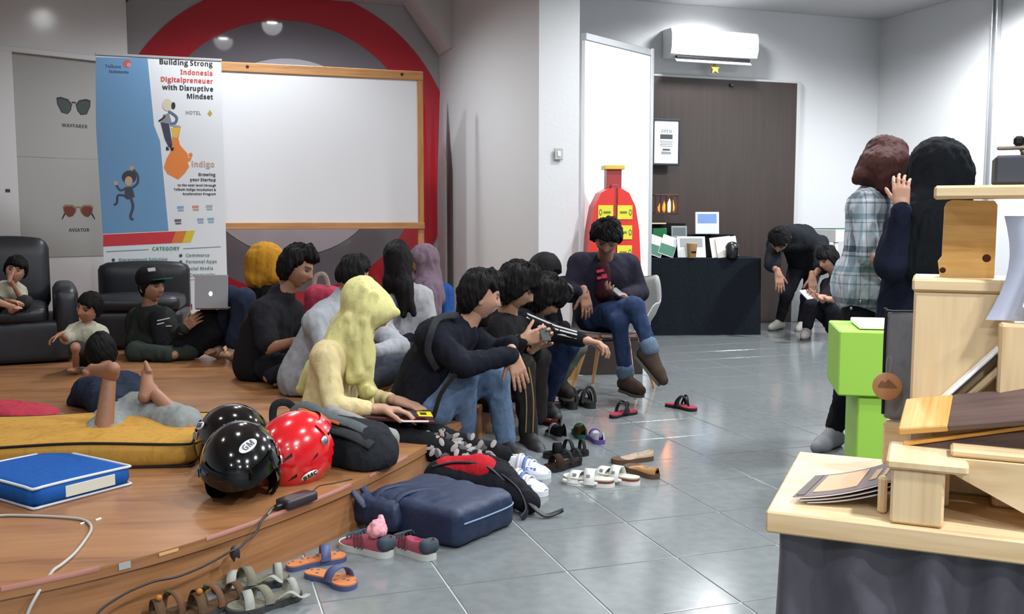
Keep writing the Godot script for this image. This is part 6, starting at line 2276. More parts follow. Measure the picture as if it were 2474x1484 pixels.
# j: joints. nk neck base, ch upper chest, pe pelvis, hd head; sa/ea/wa and sb/eb/wb the two arms; ha/ka/na and hb/kb/nb the two legs.
# look: where the face points, up: crown of the head. s: size of limbs. cell: grid.
func figure(label: String, j: Dictionary, o: Dictionary) -> Node3D:
	var base: Vector3 = j.pe
	base.y = o.get("ground", STAGE)
	var root := thing("person", label, "person", base)
	var off := -base
	var s: float = o.get("s", 1.0)
	var cell: float = o.get("cell", 0.013)
	var tone: Color = o.get("tone", TONE)
	var up: Vector3 = o.get("up", (j.hd - j.nk).normalized())
	var look: Vector3 = o.look.normalized()
	look = (look - up * look.dot(up)).normalized()
	var hb := Basis(up.cross(look), up, look)
	var u: Vector3 = (j.sa - j.sb).normalized()
	# body under the clothes: one surface from head to feet
	var fl := Flesh.new()
	var hk: float = o.get("head", 1.0) * s
	var caps := [[j.nk - up * 0.05 * s, j.hd - up * 0.04 * hk, 0.056 * s, 0.050 * s, 0.03], [j.ch, j.nk, 0.075 * s, 0.052 * s, 0.03], [j.ch, j.pe, 0.08 * s, 0.08 * s, 0.03]]
	for q in [["sa", "ea", "wa"], ["sb", "eb", "wb"]]:
		if j.has(q[1]):
			caps.append([j.ch, j[q[0]], 0.05 * s, 0.042 * s, 0.03])
			caps.append([j[q[0]], j[q[1]], 0.042 * s, 0.036 * s, 0.01])
			caps.append([j[q[1]], j[q[2]], 0.038 * s, 0.025 * s, 0.01])
	for q in [["ha", "ka", "na"], ["hb", "kb", "nb"]]:
		if j.has(q[1]):
			caps.append([j.pe, j[q[0]], 0.07 * s, 0.07 * s, 0.03])
			caps.append([j[q[0]], j[q[1]], 0.068 * s, 0.050 * s, 0.01])
			caps.append([j[q[1]], j[q[2]], 0.050 * s, 0.034 * s, 0.01])
	var r := field_of(caps, cell).net()
	fl.add_plain(r[0], r[1], tone)
	head(fl, j.hd, hb, hk, tone)
	var hc: float = o.get("hand_cell", 0.006)
	for q in o.get("hands", []):
		hand(fl, q[0], q[1], q[2], q[3], q[4], s * (q[5] if q.size() > 5 else 1.0), tone, hc)
	for q in o.get("feet", []):
		bare_foot(fl, q[0], q[1], q[2] if q.size() > 2 else Vector3.UP, s, tone)
	put_mesh(plain_mesh(fl.v, fl.t, fl.c), "body", skin(), root, off)
	# top
	var bulk: float = o.get("bulk", 1.0) * s
	if o.has("top"):
		caps = [[j.sa - u * 0.02, j.sb + u * 0.02, 0.064 * bulk, 0.064 * bulk, 0.05], [j.nk - up * 0.012 * s, j.ch, 0.064 * s, 0.090 * bulk, 0.05], [j.nk - up * 0.03 * s, j.sa - u * 0.03, 0.055 * bulk, 0.055 * bulk, 0.04], [j.nk - up * 0.03 * s, j.sb + u * 0.03, 0.055 * bulk, 0.055 * bulk, 0.04]]
		for e in [-1.0, 1.0]:
			caps.append([j.ch + u * 0.070 * e * s, j.pe + u * 0.075 * e * s, 0.092 * bulk, 0.100 * bulk, 0.06])
		var sleeve: float = o.get("sleeve", 1.0)
		for q in [["sa", "ea", "wa"], ["sb", "eb", "wb"]]:
			if not j.has(q[1]):
				continue
			if sleeve <= 0.5:
				caps.append([j[q[0]], j[q[0]].lerp(j[q[1]], sleeve * 2.0), 0.060 * bulk, 0.062 * bulk, 0.04])
			else:
				caps.append([j[q[0]], j[q[1]], 0.060 * bulk, 0.050 * bulk, 0.04])
				caps.append([j[q[1]], j[q[1]].lerp(j[q[2]], sleeve * 2.0 - 1.0), 0.050 * bulk, 0.038 * bulk, 0.02])
		for q in o.get("top_more", []):
			caps.append(q)
		var f := field_of(caps, cell)
		f.floor_cut(o.get("ground", STAGE) + 0.004)
		put_mesh(soft(f, o.get("fold", 0.007)), "shirt", o.top, root, off)
	if o.has("legs"):
		caps = [[j.pe, j.pe + Vector3(0, 0.03, 0), 0.105 * s, 0.10 * s, 0.04]]
		var w: float = o.get("legw", 1.0) * s
		var len_: float = o.get("leg_len", 0.93)
		for q in [["ha", "ka", "na"], ["hb", "kb", "nb"]]:
			if j.has(q[1]):
				caps.append([j.pe, j[q[0]], 0.10 * s, 0.092 * w, 0.05])
				if len_ <= 0.5:
					caps.append([j[q[0]], j[q[0]].lerp(j[q[1]], len_ * 2.0), 0.090 * w, 0.078 * w, 0.04])
				else:
					caps.append([j[q[0]], j[q[1]], 0.088 * w, 0.066 * w, 0.04])
					caps.append([j[q[1]], j[q[1]].lerp(j[q[2]], len_ * 2.0 - 1.0), 0.064 * w, 0.050 * w, 0.03])
		for q in o.get("legs_more", []):
			caps.append(q)
		var f := field_of(caps, cell)
		f.floor_cut(o.get("floor_at", 0.0) + 0.003)
		put_mesh(soft(f, o.get("fold", 0.007)), "trousers", o.legs, root, off)
	if o.has("hair"):
		var h: Array = o.hair
		put_mesh(hair_cap(j.hd, hb, hk, h[0], h[1], h[2], h[3], h[4], h[5] if h.size() > 5 else 0.0), "hair", o.get("hair_mat", hair_mat()), root, off)
	if o.has("locks"):
		put_mesh(soft(field_of(o.locks, cell * 0.8), 0.006, 9.0, Vector3(2.2, 0.25, 2.2)), "long_hair", o.get("hair_mat", hair_mat()), root, off)
	if o.has("hijab"):
		hijab(root, off, j, hb, hk, o)
	for q in o.get("shoes", []):
		plain_shoe(root, off, q[0], q[1], q[2], s, q[3] if q.size() > 3 else Vector3.UP)
	return root

# Headscarf: over the skull, round the neck and down over the shoulders, open at the face.
func hijab(root: Node3D, off: Vector3, j: Dictionary, hb: Basis, k: float, o: Dictionary) -> void:
	var up := hb.y
	var fw := hb.z
	var s: float = o.get("s", 1.0)
	var caps := [[j.hd + up * 0.02 * k - fw * 0.012 * k, j.hd + up * 0.018 * k + fw * 0.012 * k, 0.108 * k, 0.106 * k, 0.03], [j.hd - up * 0.05 * k - fw * 0.01, j.nk, 0.088 * k, 0.092 * s, 0.05]]
	for q in o.get("drape", []):
		caps.append(q)
	var f := field_of(caps, o.get("cell", 0.013) * 0.85)
	var cut: Array = o.get("face_cut", [j.hd + fw * 0.105 * k - up * 0.03 * k, Vector3(0.060, 0.082, 0.075) * k])
	f.blob(cut[0], cut[1], hb, 0.015, -1.0, true)
	put_mesh(soft(f, o.get("scarf_fold", 0.009) * 1.4, 8.0, Vector3(1.5, 0.3, 1.5)), "headscarf", o.hijab, root, off)

# A shoe worn on a foot: heel and toe on the ground.
func plain_shoe(root: Node3D, off: Vector3, ankle: Vector3, toe: Vector3, m: Material, s: float, up: Vector3) -> void:
	var d := toe - ankle
	d = (d - up * d.dot(up)).normalized()
	var heel := ankle - up * 0.052 * s - d * 0.03 * s
	var f := field_of([[ankle - up * 0.01 * s, heel + up * 0.01 * s, 0.042 * s, 0.040 * s, 0.02], [heel + up * 0.005 * s, heel + d * 0.17 * s, 0.040 * s, 0.042 * s, 0.02], [ankle, heel + d * 0.15 * s + up * 0.01 * s, 0.040 * s, 0.038 * s, 0.02], [heel + d * 0.17 * s, heel + d * 0.225 * s - up * 0.004 * s, 0.042 * s, 0.033 * s, 0.02]], 0.008)
	var o := put_mesh(soft(f), "shoe", m, root, off)
	var st := mb()
	prism(st, sole_outline(0.275 * s, 0.093 * s, 0.0), 0.0, 0.018 * s, true)
	var sole := put(st, "sole", mat("sole_worn", Color(0.30, 0.29, 0.27), 0.8), o)
	var x := up.cross(d).normalized()
	sole.transform = Transform3D(Basis(x, d, x.cross(d)), heel - up * 0.034 * s + d * 0.098 * s)

func people() -> void:
	stage_people_front()
	stage_people_back()
	edge_people()
	chair_man()
	back_people()
	standing_women()
	children()

func yarn(called: String, c: Color, rough := 0.9) -> StandardMaterial3D:
	return cloth(called, c, rough, 0.45, 4.0)

func stage_people_front() -> void:
	# woman in the yellow headscarf typing on a laptop
	var j := {hd = at(886, 752, 4.56), nk = at(848, 826, 4.6), ch = at(812, 868, 4.58), pe = at(796, 1000, 4.62),
		sa = at(790, 862, 4.42), ea = at(806, 980, 4.33), wa = at(912, 990, 4.36), sb = at(852, 855, 4.76), eb = at(893, 962, 4.78), wb = at(958, 968, 4.60),
		ha = at(820, 1030, 4.5), ka = at(1035, 1080, 4.34), na = at(1210, 1136, 4.24), hb = at(830, 1020, 4.70), kb = at(1055, 1060, 4.54), nb = at(1216, 1100, 4.50)}
	var shirt := yarn("shirt_lemon", Color(0.83, 0.765, 0.575))
	var scarf := yarn("scarf_lemon", Color(0.80, 0.775, 0.53), 0.8)
	var p := figure("person in lemon yellow headscarf and shirt typing on a maroon laptop", j, {
		look = Vector3(0.86, -0.55, 0.16), up = Vector3(0.42, 0.86, 0.05).normalized(), tone = Color(0.44, 0.25, 0.17), cell = 0.011, hand_cell = 0.0045,
		top = shirt, sleeve = 0.86, legs = mat("batik_black", Color(0.09, 0.09, 0.1), 0.85), leg_len = 1.0, legw = 0.95, bulk = 1.02, fold = 0.005,
		top_more = [[at(790, 985, 4.52), at(800, 1035, 4.52), 0.105, 0.10, 0.05]],
		hands = [[at(915, 989, 4.37), Vector3(0.95, -0.05, -0.10), Vector3(0.05, -1, 0.1), 0.42, -1.0, 1.12], [at(962, 970, 4.59), Vector3(0.9, -0.22, 0.18), Vector3(0.05, -1, 0.0), 0.40, 1.0, 1.1]],
		hijab = scarf, scarf_fold = 0.0028, face_cut = [at(926, 814, 4.56), Vector3(0.075, 0.066, 0.10)],
		drape = [[at(876, 716, 4.56), at(958, 753, 4.56), 0.100, 0.008, 0.04], [at(890, 752, 4.49), at(958, 757, 4.56), 0.060, 0.006, 0.03], [at(890, 752, 4.63), at(958, 757, 4.56), 0.060, 0.006, 0.03], [at(880, 700, 4.475), at(856, 800, 4.445), 0.022, 0.026, 0.012], [at(856, 800, 4.445), at(868, 900, 4.43), 0.026, 0.02, 0.012], [at(905, 712, 4.475), at(880, 775, 4.44), 0.02, 0.022, 0.012], [at(880, 775, 4.44), at(884, 880, 4.45), 0.022, 0.018, 0.012], [at(840, 770, 4.47), at(775, 880, 4.50), 0.03, 0.025, 0.02], [at(850, 800, 4.6), at(818, 850, 4.5), 0.085, 0.075, 0.06], [at(845, 800, 4.6), at(762, 900, 4.62), 0.085, 0.04, 0.06], [at(762, 890, 4.62), at(730, 940, 4.62), 0.05, 0.03, 0.05], [at(838, 810, 4.7), at(842, 868, 4.74), 0.08, 0.06, 0.05],
			[at(866, 815, 4.5), at(872, 900, 4.50), 0.070, 0.050, 0.05], [at(885, 830, 4.52), at(882, 940, 4.5), 0.045, 0.032, 0.04], [at(862, 850, 4.55), at(850, 915, 4.45), 0.05, 0.03, 0.04], [at(882, 940, 4.5), at(892, 972, 4.48), 0.03, 0.026, 0.03], [at(886, 952, 4.46), at(895, 945, 4.44), 0.03, 0.028, 0.02]]})
	batik_flowers(p, j)
	trainers(p, j)
	# laptop, phone and card on her knees
	var t := thing("maroon_laptop", "dark maroon laptop lying open on the lap of the typing person", "laptop", at(962, 1003, 4.44), 0.15)
	part_box("base", mat("maroon", Color(0.26, 0.11, 0.12), 0.35), t, Vector3(0.33, 0.018, 0.22), Vector3.ZERO, Vector3(0.03, 0, -0.10))
	part_box("keyboard", mat("keys", Color(0.17, 0.11, 0.12), 0.5), t, Vector3(0.27, 0.004, 0.10), Vector3(-0.01, 0.011, -0.03), Vector3(0.03, 0, -0.10), 0.001)
	t = thing("white_phone", "white phone with a red screen lying on the maroon laptop", "phone", at(1000, 1020, 4.36) + Vector3(0, 0.010, 0), 0.35)
	part_box("case", M["white_plastic"], t, Vector3(0.13, 0.009, 0.065), Vector3.ZERO, Vector3(0.05, 0, -0.08))
	part_box("screen", mat("screen_red", Color(0.25, 0.03, 0.04), 0.2), t, Vector3(0.115, 0.002, 0.055), Vector3(0, 0.0052, 0), Vector3(0.05, 0, -0.08), 0.0005)
	t = thing("yellow_card", "bright yellow card lying beside the white phone on the laptop", "card", at(1026, 1002, 4.46), 0.3)
	part_box("card", mat("card_yellow", Color(0.80, 0.76, 0.03), 0.5), t, Vector3(0.07, 0.01, 0.06), Vector3.ZERO, Vector3(0.2, 0, -0.08))
	part_box("print", mat("card_print", Color(0.16, 0.15, 0.02), 0.6), t, Vector3(0.03, 0.002, 0.025), Vector3(-0.008, 0.006, 0.005), Vector3(0.2, 0, -0.08), 0.0004)

# Printed leaf sprigs on the black trousers, as cloth pieces lying on the shins.
func batik_flowers(p: Node3D, j: Dictionary) -> void:
	var ink := mat("batik_print", Color(0.58, 0.56, 0.55), 0.85)
	var dim := mat("batik_dim", Color(0.33, 0.32, 0.33), 0.85)
	var rng := RandomNumberGenerator.new()
	rng.seed = 11
	for leg in 2:
		var k0: Vector3 = j.ka if leg == 0 else j.kb
		var k1: Vector3 = j.na if leg == 0 else j.nb
		for c in 9:
			var f := 0.02 + 0.10 * c
			var mid := k0.lerp(k1, f)
			var rad := lerpf(0.0630, 0.0485, f)
			var ang := rng.randf_range(0.0, 1.25)
			var nrm := Vector3(0, sin(ang), cos(ang))
			for l in 4:
				var st := mb()
				var a := rng.randf_range(0, TAU)
				var tang := nrm.cross(Vector3(1, 0, 0)).normalized()
				var ctr := Vector3(cos(a), 0, 0) * 0.030 + tang * sin(a) * 0.022
				var n2 := (nrm + tang * sin(a) * 0.35).normalized()
				lathe(st, [Vector2(0.0, 0.003), Vector2(0.75, 0.0024), Vector2(1.0, 0.0)], 9)
				var o := put(st, "printed_leaf", ink if (c + l) % 3 > 0 else dim, p)
				var x := (Vector3(cos(a), 0, 0) + tang * sin(a)).normalized()
				x = (x - n2 * x.dot(n2)).normalized()
				o.transform = Transform3D(Basis(x * 0.023, n2, x.cross(n2).normalized() * 0.012), mid + n2 * (rad - 0.0015) + ctr * 0.9 - p.position)

func trainers(p: Node3D, j: Dictionary) -> void:
	var white := mat("trainer_white", Color(0.8, 0.81, 0.84), 0.6)
	var blue := mat("trainer_blue", Color(0.36, 0.46, 0.7), 0.6)
	for q in [[j.nb, 0.0, Vector3(0.22, 0.0, 0.10)], [j.na, 0.0, Vector3(0.21, 0.0, 0.14)]]:
		var holder := MeshInstance3D.new()
		holder.name = "trainer"
		p.add_child(holder, true)
		var d: Vector3 = q[2].normalized()
		holder.position = Vector3(q[0].x, 0.0, q[0].z) + d * 0.09 - p.position
		holder.rotation.y = atan2(d.x, d.z)
		var tmp := Node3D.new()
		sneaker(tmp, 0.31, 0.112, 0.125, white, white, mat("lining_grey", Color(0.62, 0.63, 0.66), 0.9))
		# keep the upper as the thing itself, the rest as its pieces
		for c in tmp.get_children():
			var m: MeshInstance3D = c
			if m.name == "upper":
				holder.mesh = m.mesh
				holder.material_override = m.material_override
			else:
				tmp.remove_child(m)
				holder.add_child(m, true)
		tmp.free()
		for k in 3:
			band_flat(holder, 0.0 + k * 0.030, 0.084, 0.075 - k * 0.012, 0.017, white if k != 1 else blue, 0.022, 0.0)
		for sx in [-1.0, 1.0]:
			for k in 4:
				part_box("mesh_patch", blue, holder, Vector3(0.003, 0.016, 0.014), Vector3(sx * 0.047 + 0.010, 0.042, 0.035 + k * 0.018), Vector3(0, 0, sx * 0.5), 0.001)
			part_box("heel_patch", blue, holder, Vector3(0.004, 0.035, 0.05), Vector3(sx * 0.037 + 0.005, 0.05, -0.09), Vector3(0.4, -sx * 0.15, sx * 0.12), 0.001)

func stage_people_back() -> void:
	# man in a black T-shirt
	var black := yarn("tee_black", Color(0.11, 0.11, 0.125))
	var j := {hd = at(718, 650, 6.0), nk = at(684, 704, 6.02), ch = at(662, 762, 6.02), pe = at(632, 872, 6.08),
		sa = at(634, 758, 5.88), ea = at(650, 842, 5.74), wa = at(722, 822, 5.66), sb = at(704, 750, 6.2), eb = at(742, 830, 6.15), wb = at(745, 815, 5.95),
		ha = at(650, 885, 5.95), ka = at(735, 885, 5.75), na = at(648, 912, 5.72), hb = at(660, 880, 6.2), kb = at(770, 870, 6.25), nb = at(700, 905, 6.0)}
	figure("person in black T-shirt sitting cross legged with head bent, thick black hair", j, {look = Vector3(0.88, -0.42, 0.25), up = Vector3(0.35, 0.92, 0.0).normalized(), tone = Color(0.28, 0.14, 0.085), cell = 0.013, head = 1.04,
		top = black, sleeve = 0.42, bulk = 1.14, legs = yarn("jeans_dark", Color(0.12, 0.12, 0.145)), leg_len = 0.95,
		top_more = [[at(640, 800, 6.05), at(625, 880, 6.1), 0.15, 0.16, 0.06]],
		hands = [[at(724, 822, 5.66), Vector3(0.7, 0.1, -0.3), Vector3(0.0, 0.4, -1), 0.5, 1.0]],
		feet = [[at(700, 918, 5.8), at(655, 925, 5.72)]],
		hair = [0.044, 0.060, -0.075, 0.012, 0.017, -0.004], floor_at = STAGE})
	# man in a grey sweater, seen from behind
	j = {hd = at(853, 668, 5.62), nk = at(832, 716, 5.62), ch = at(810, 770, 5.6), pe = at(764, 898, 5.6),
		sa = at(762, 782, 5.42), ea = at(800, 880, 5.3), wa = at(860, 880, 5.35), sb = at(868, 768, 5.78), eb = at(965, 838, 5.62), wb = at(905, 852, 5.45),
		ha = at(800, 908, 5.5), ka = at(985, 885, 5.4), na = at(880, 930, 5.3), hb = at(800, 900, 5.8), kb = at(985, 870, 5.85), nb = at(930, 915, 5.6)}
	var grey := yarn("sweater_grey", Color(0.57, 0.58, 0.6))
	figure("person in plain grey sweater sitting with his back turned, short black hair", j, {look = Vector3(0.62, -0.25, -0.72), up = Vector3(0.25, 0.95, 0.0).normalized(), tone = Color(0.32, 0.175, 0.11), cell = 0.013,
		top = grey, sleeve = 0.98, bulk = 1.16, legs = yarn("jeans_charcoal", Color(0.22, 0.24, 0.28)), leg_len = 0.95, legw = 1.05,
		top_more = [[at(790, 830, 5.6), at(740, 915, 5.58), 0.17, 0.17, 0.06], [at(735, 905, 5.55), at(725, 925, 5.5), 0.10, 0.09, 0.05]],
		hands = [[at(900, 853, 5.44), Vector3(-0.6, -0.1, 0.2), Vector3(0, -1, 0), 0.5, 1.0]],
		hair = [0.022, 0.055, -0.040, -0.006, 0.010], floor_at = STAGE})
	# woman in a mustard headscarf, knees up
	j = {hd = at(641, 630, 7.0), nk = at(638, 672, 7.02), ch = at(634, 722, 7.02), pe = at(620, 818, 7.0),
		sa = at(612, 715, 7.1), ea = at(590, 770, 7.0), wa = at(560, 760, 6.85), sb = at(665, 712, 6.95), eb = at(660, 780, 6.8), wb = at(610, 780, 6.75),
		ha = at(600, 822, 7.1), ka = at(556, 716, 6.9), na = at(528, 840, 6.98), hb = at(610, 825, 6.85), kb = at(590, 722, 6.72), nb = at(560, 845, 6.78)}
	figure("person in mustard headscarf and black top with denim knees drawn up", j, {look = Vector3(-0.55, -0.2, -0.8), tone = Color(0.34, 0.19, 0.12), cell = 0.014, head = 1.1,
		top = yarn("top_black", Color(0.09, 0.08, 0.085)), legs = yarn("denim_navy", Color(0.14, 0.175, 0.245)), leg_len = 0.93, legw = 1.12,
		feet = [[at(528, 846, 6.95), at(492, 852, 6.86)], [at(560, 850, 6.76), at(540, 858, 6.6)]],
		hijab = yarn("scarf_mustard", Color(0.68, 0.485, 0.15)), scarf_fold = 0.006,
		drape = [[at(634, 640, 7.0), at(622, 668, 6.97), 0.125, 0.09, 0.05], [at(650, 638, 7.0), at(664, 664, 6.97), 0.12, 0.085, 0.05]], floor_at = STAGE})
	# girl with long black hair in a patterned grey shirt
	j = {hd = at(962, 628, 6.8), nk = at(972, 690, 6.8), ch = at(978, 728, 6.8), pe = at(980, 830, 6.8),
		sa = at(938, 718, 6.75), ea = at(930, 790, 6.6), wa = at(960, 820, 6.45), sb = at(1024, 716, 6.85), eb = at(1042, 790, 6.75), wb = at(1030, 815, 6.5),
		ha = at(960, 838, 6.75), ka = at(930, 835, 6.35), na = at(1010, 850, 6.3), hb = at(1000, 838, 6.8), kb = at(1055, 838, 6.5), nb = at(985, 850, 6.4)}
	var batik := yarn("shirt_pale", Color(0.58, 0.58, 0.595))
	var p := figure("person with long straight black hair in pale grey shirt with blue patches", j, {look = Vector3(0.35, 0.05, -0.9), tone = Color(0.38, 0.21, 0.14), cell = 0.014,
		top = batik, legs = yarn("jeans_dark", Color.BLACK), bulk = 1.05,
		hair = [0.030, 0.05, -0.09, 0.03, 0.008],
		locks = [[at(955, 615, 6.76), at(948, 690, 6.70), 0.085, 0.055, 0.04], [at(968, 625, 6.74), at(975, 700, 6.66), 0.085, 0.060, 0.04], [at(975, 690, 6.66), at(1000, 760, 6.62), 0.06, 0.02, 0.04], [at(968, 690, 6.66), at(975, 762, 6.62), 0.05, 0.022, 0.03], [at(942, 680, 6.7), at(935, 715, 6.7), 0.05, 0.02, 0.03]], floor_at = STAGE})
	for q in [[968, 735, 0.05, 0.03], [985, 745, 0.06, 0.025], [1015, 800, 0.03, 0.03], [945, 740, 0.03, 0.03]]:
		var st := mb()
		lathe(st, [Vector2(0.0, 0.003), Vector2(0.8, 0.002), Vector2(1.0, -0.004)], 14)
		var o := put(st, "blue_patch", mat("patch_blue", Color(0.32, 0.38, 0.6), 0.9), p)
		o.transform = Transform3D(Basis(Vector3.RIGHT * q[2], Vector3(0, 0.1, 1), Vector3.UP * q[3]), at(q[0], q[1], 6.63) - p.position)
	# woman in a purple headscarf
	j = {hd = at(1024, 630, 7.25), nk = at(1030, 680, 7.28), ch = at(1038, 712, 7.3), pe = at(1045, 812, 7.3),
		sa = at(1008, 705, 7.3), ea = at(1010, 770, 7.15), wa = at(1030, 790, 7.0), sb = at(1075, 708, 7.3), eb = at(1085, 770, 7.2), wb = at(1050, 790, 7.05),
		ha = at(1030, 820, 7.2), ka = at(1000, 815, 6.95), na = at(1050, 828, 6.9), hb = at(1055, 820, 7.25), kb = at(1090, 815, 7.0), nb = at(1030, 828, 7.0)}
	figure("person in dusky purple headscarf and blue top beside the grey side wall", j, {look = Vector3(-0.75, -0.15, 0.35), tone = Color(0.42, 0.23, 0.15), cell = 0.014,
		top = yarn("top_blue", Color(0.12, 0.26, 0.48)), legs = yarn("jeans_dark", Color.BLACK), bulk = 1.0,
		hijab = yarn("scarf_purple", Color(0.41, 0.345, 0.39)), scarf_fold = 0.006,
		drape = [[at(1028, 665, 7.25), at(1025, 712, 7.12), 0.09, 0.08, 0.05], [at(1035, 665, 7.28), at(1052, 720, 7.2), 0.09, 0.075, 0.05], [at(1045, 700, 7.15), at(1048, 790, 7.08), 0.075, 0.05, 0.05]], floor_at = STAGE})
	# pink bag between them
	var t := thing("pink_bag", "pinkish red bag behind the person in the grey sweater", "bag", at(775, 735, 6.4) * Vector3(1, 0, 1) + Vector3(0, STAGE, 0))
	var f := Field.new(Vector3(-0.2, -0.02, -0.15), Vector3(0.2, 0.72, 0.15), 0.014)
	f.blob(Vector3(0, 0.28, 0), Vector3(0.13, 0.30, 0.10), Basis(Vector3(0, 0, 1), -0.1), 0.02, 0.08)
	f.floor_cut(0.0)
	put_mesh(soft(f, 0.008), "bag_body", yarn("bag_rose", Color(0.6, 0.21, 0.29)), t)
	var st2 := mb()
	strap(st2, curve([Vector3(-0.05, 0.54, 0), Vector3(-0.03, 0.64, 0), Vector3(0.03, 0.65, 0), Vector3(0.06, 0.55, 0)], 5), 0.03, 0.01, Vector3(0, 0, 1))
	put(st2, "handle", yarn("bag_beige", Color(0.6, 0.54, 0.5)), t)
	# man in a cap
	j = {hd = at(366, 694, 7.1), nk = at(358, 748, 7.14), ch = at(362, 780, 7.14), pe = at(356, 848, 7.2),
		sa = at(330, 770, 7.2), ea = at(325, 822, 7.05), wa = at(400, 832, 6.9), sb = at(400, 768, 7.05), eb = at(430, 815, 6.95), wb = at(446, 795, 6.8),
		ha = at(340, 852, 7.15), ka = at(330, 850, 6.85), na = at(420, 858, 6.78), hb = at(375, 850, 7.1), kb = at(455, 848, 6.9), nb = at(380, 860, 6.85)}
	p = figure("person in dark cap and olive jacket reclining by the low sofa", j, {look = Vector3(0.88, -0.12, 0.42), up = Vector3(0.05, 1, 0.05).normalized(), tone = Color(0.27, 0.135, 0.08), cell = 0.014, head = 1.0,
		top = yarn("jacket_olive", Color(0.15, 0.165, 0.15)), bulk = 1.12, legs = yarn("trousers_olive", Color(0.19, 0.22, 0.2)), legw = 1.1,
		hands = [[at(446, 795, 6.8), Vector3(0.5, 0.45, 0.1), Vector3(0.3, 0, -1), 0.35, 1.0]], hair = [0.014, 0.055, -0.06, 0.02, 0.004], floor_at = STAGE})
	var cap := yarn("cap_black", Color(0.1, 0.1, 0.11))
	f = field_of([[at(360, 672, 7.1), at(366, 676, 7.1), 0.098, 0.095, 0.02]], 0.010)
	f.blob(at(366, 706, 7.1), Vector3(0.16, 0.075, 0.16), Basis.IDENTITY, 0.005, -1.0, true)
	put_mesh(soft(f, 0.001), "cap_crown", cap, p, -p.position)
	var st3 := mb()
	prism(st3, PackedVector2Array([Vector2(-0.075, 0.0), Vector2(-0.072, 0.08), Vector2(-0.035, 0.115), Vector2(0.035, 0.115), Vector2(0.072, 0.08), Vector2(0.075, 0.0)]), -0.004, 0.004, true)
	var brim := say(put(st3, "cap_brim", mat("brim_green", Color(0.14, 0.38, 0.26), 0.8), p), "green brim of the cap")
	var fw := Vector3(0.9, 0.12, 0.42).normalized()
	var sd := fw.cross(Vector3.UP).normalized()
	brim.transform = Transform3D(Basis(sd, fw, sd.cross(fw)), at(380, 676, 7.06) - p.position)
	part_box("cap_badge", mat("cap_badge_white", Color(0.6, 0.6, 0.6), 0.7), p, Vector3(0.055, 0.03, 0.01), at(366, 652, 7.0) - p.position, Vector3(-0.5, 0.5, 0.1))
	f = field_of([[at(380, 770, 6.98), at(395, 830, 6.92), 0.06, 0.07, 0.03]], 0.012)
	put_mesh(soft(f, 0.003), "undershirt", black, p, -p.position)
	for q in [[395, 772, 0.09, 0.2], [388, 782, 0.05, 0.2], [408, 788, 0.04, 0.0]]:
		part_box("shirt_print", mat("print_white", Color(0.74, 0.75, 0.75), 0.8), p, Vector3(q[2], 0.008, 0.004), at(q[0], q[1], 6.905) - p.position, Vector3(-0.2, 0.3, q[3]), 0.001)
	# laptop with a glowing mark, dark bag leaning beside it
	t = thing("silver_laptop", "silver laptop with a small lit mark propped between the capped person and denim knees", "laptop", at(512, 742, 6.75), 0.12)
	part_box("lid", mat("laptop_silver", Color(0.55, 0.55, 0.56), 0.4, 0.2), t, Vector3(0.23, 0.24, 0.008), Vector3(0, 0.11, 0), Vector3(-0.15, 0, 0))
	part_box("keyboard_base", mat("laptop_silver", Color.WHITE), t, Vector3(0.23, 0.014, 0.20), Vector3(0, -0.012, -0.10))
	var glow := mat("laptop_mark_light", Color(1, 1, 1), 0.5)
	glow.emission_enabled = true
	glow.emission = Color(0.95, 0.98, 1.0)
	glow.emission_energy_multiplier = 1.2
	var st4 := mb()
	lathe(st4, [Vector2(0.0, 0.002), Vector2(0.013, 0.002), Vector2(0.015, 0.0)], 16)
	put(st4, "lit_screen_mark", glow, t, Vector3(-0.005, 0.095, 0.0065), Vector3(PI / 2 - 0.15, 0, 0)).scale = Vector3(0.85, 1, 1.15)
	t = thing("dark_bag", "dark slanting bag below the silver laptop supporting it", "bag", at(480, 800, 6.85) * Vector3(1, 0, 1) + Vector3(0, STAGE, 0))
	f = Field.new(Vector3(-0.3, -0.02, -0.25), Vector3(0.3, 0.45, 0.25), 0.014)
	f.cap(at(440, 835, 6.9) - t.position, at(505, 762, 6.9) - t.position, 0.07, 0.07, 0.03)
	f.cap(at(470, 840, 6.95) - t.position, at(520, 800, 6.95) - t.position, 0.08, 0.10, 0.05)
	f.floor_cut(0.0)
	put_mesh(soft(f, 0.005), "bag_body", yarn("bag_ink", Color(0.09, 0.095, 0.115)), t)

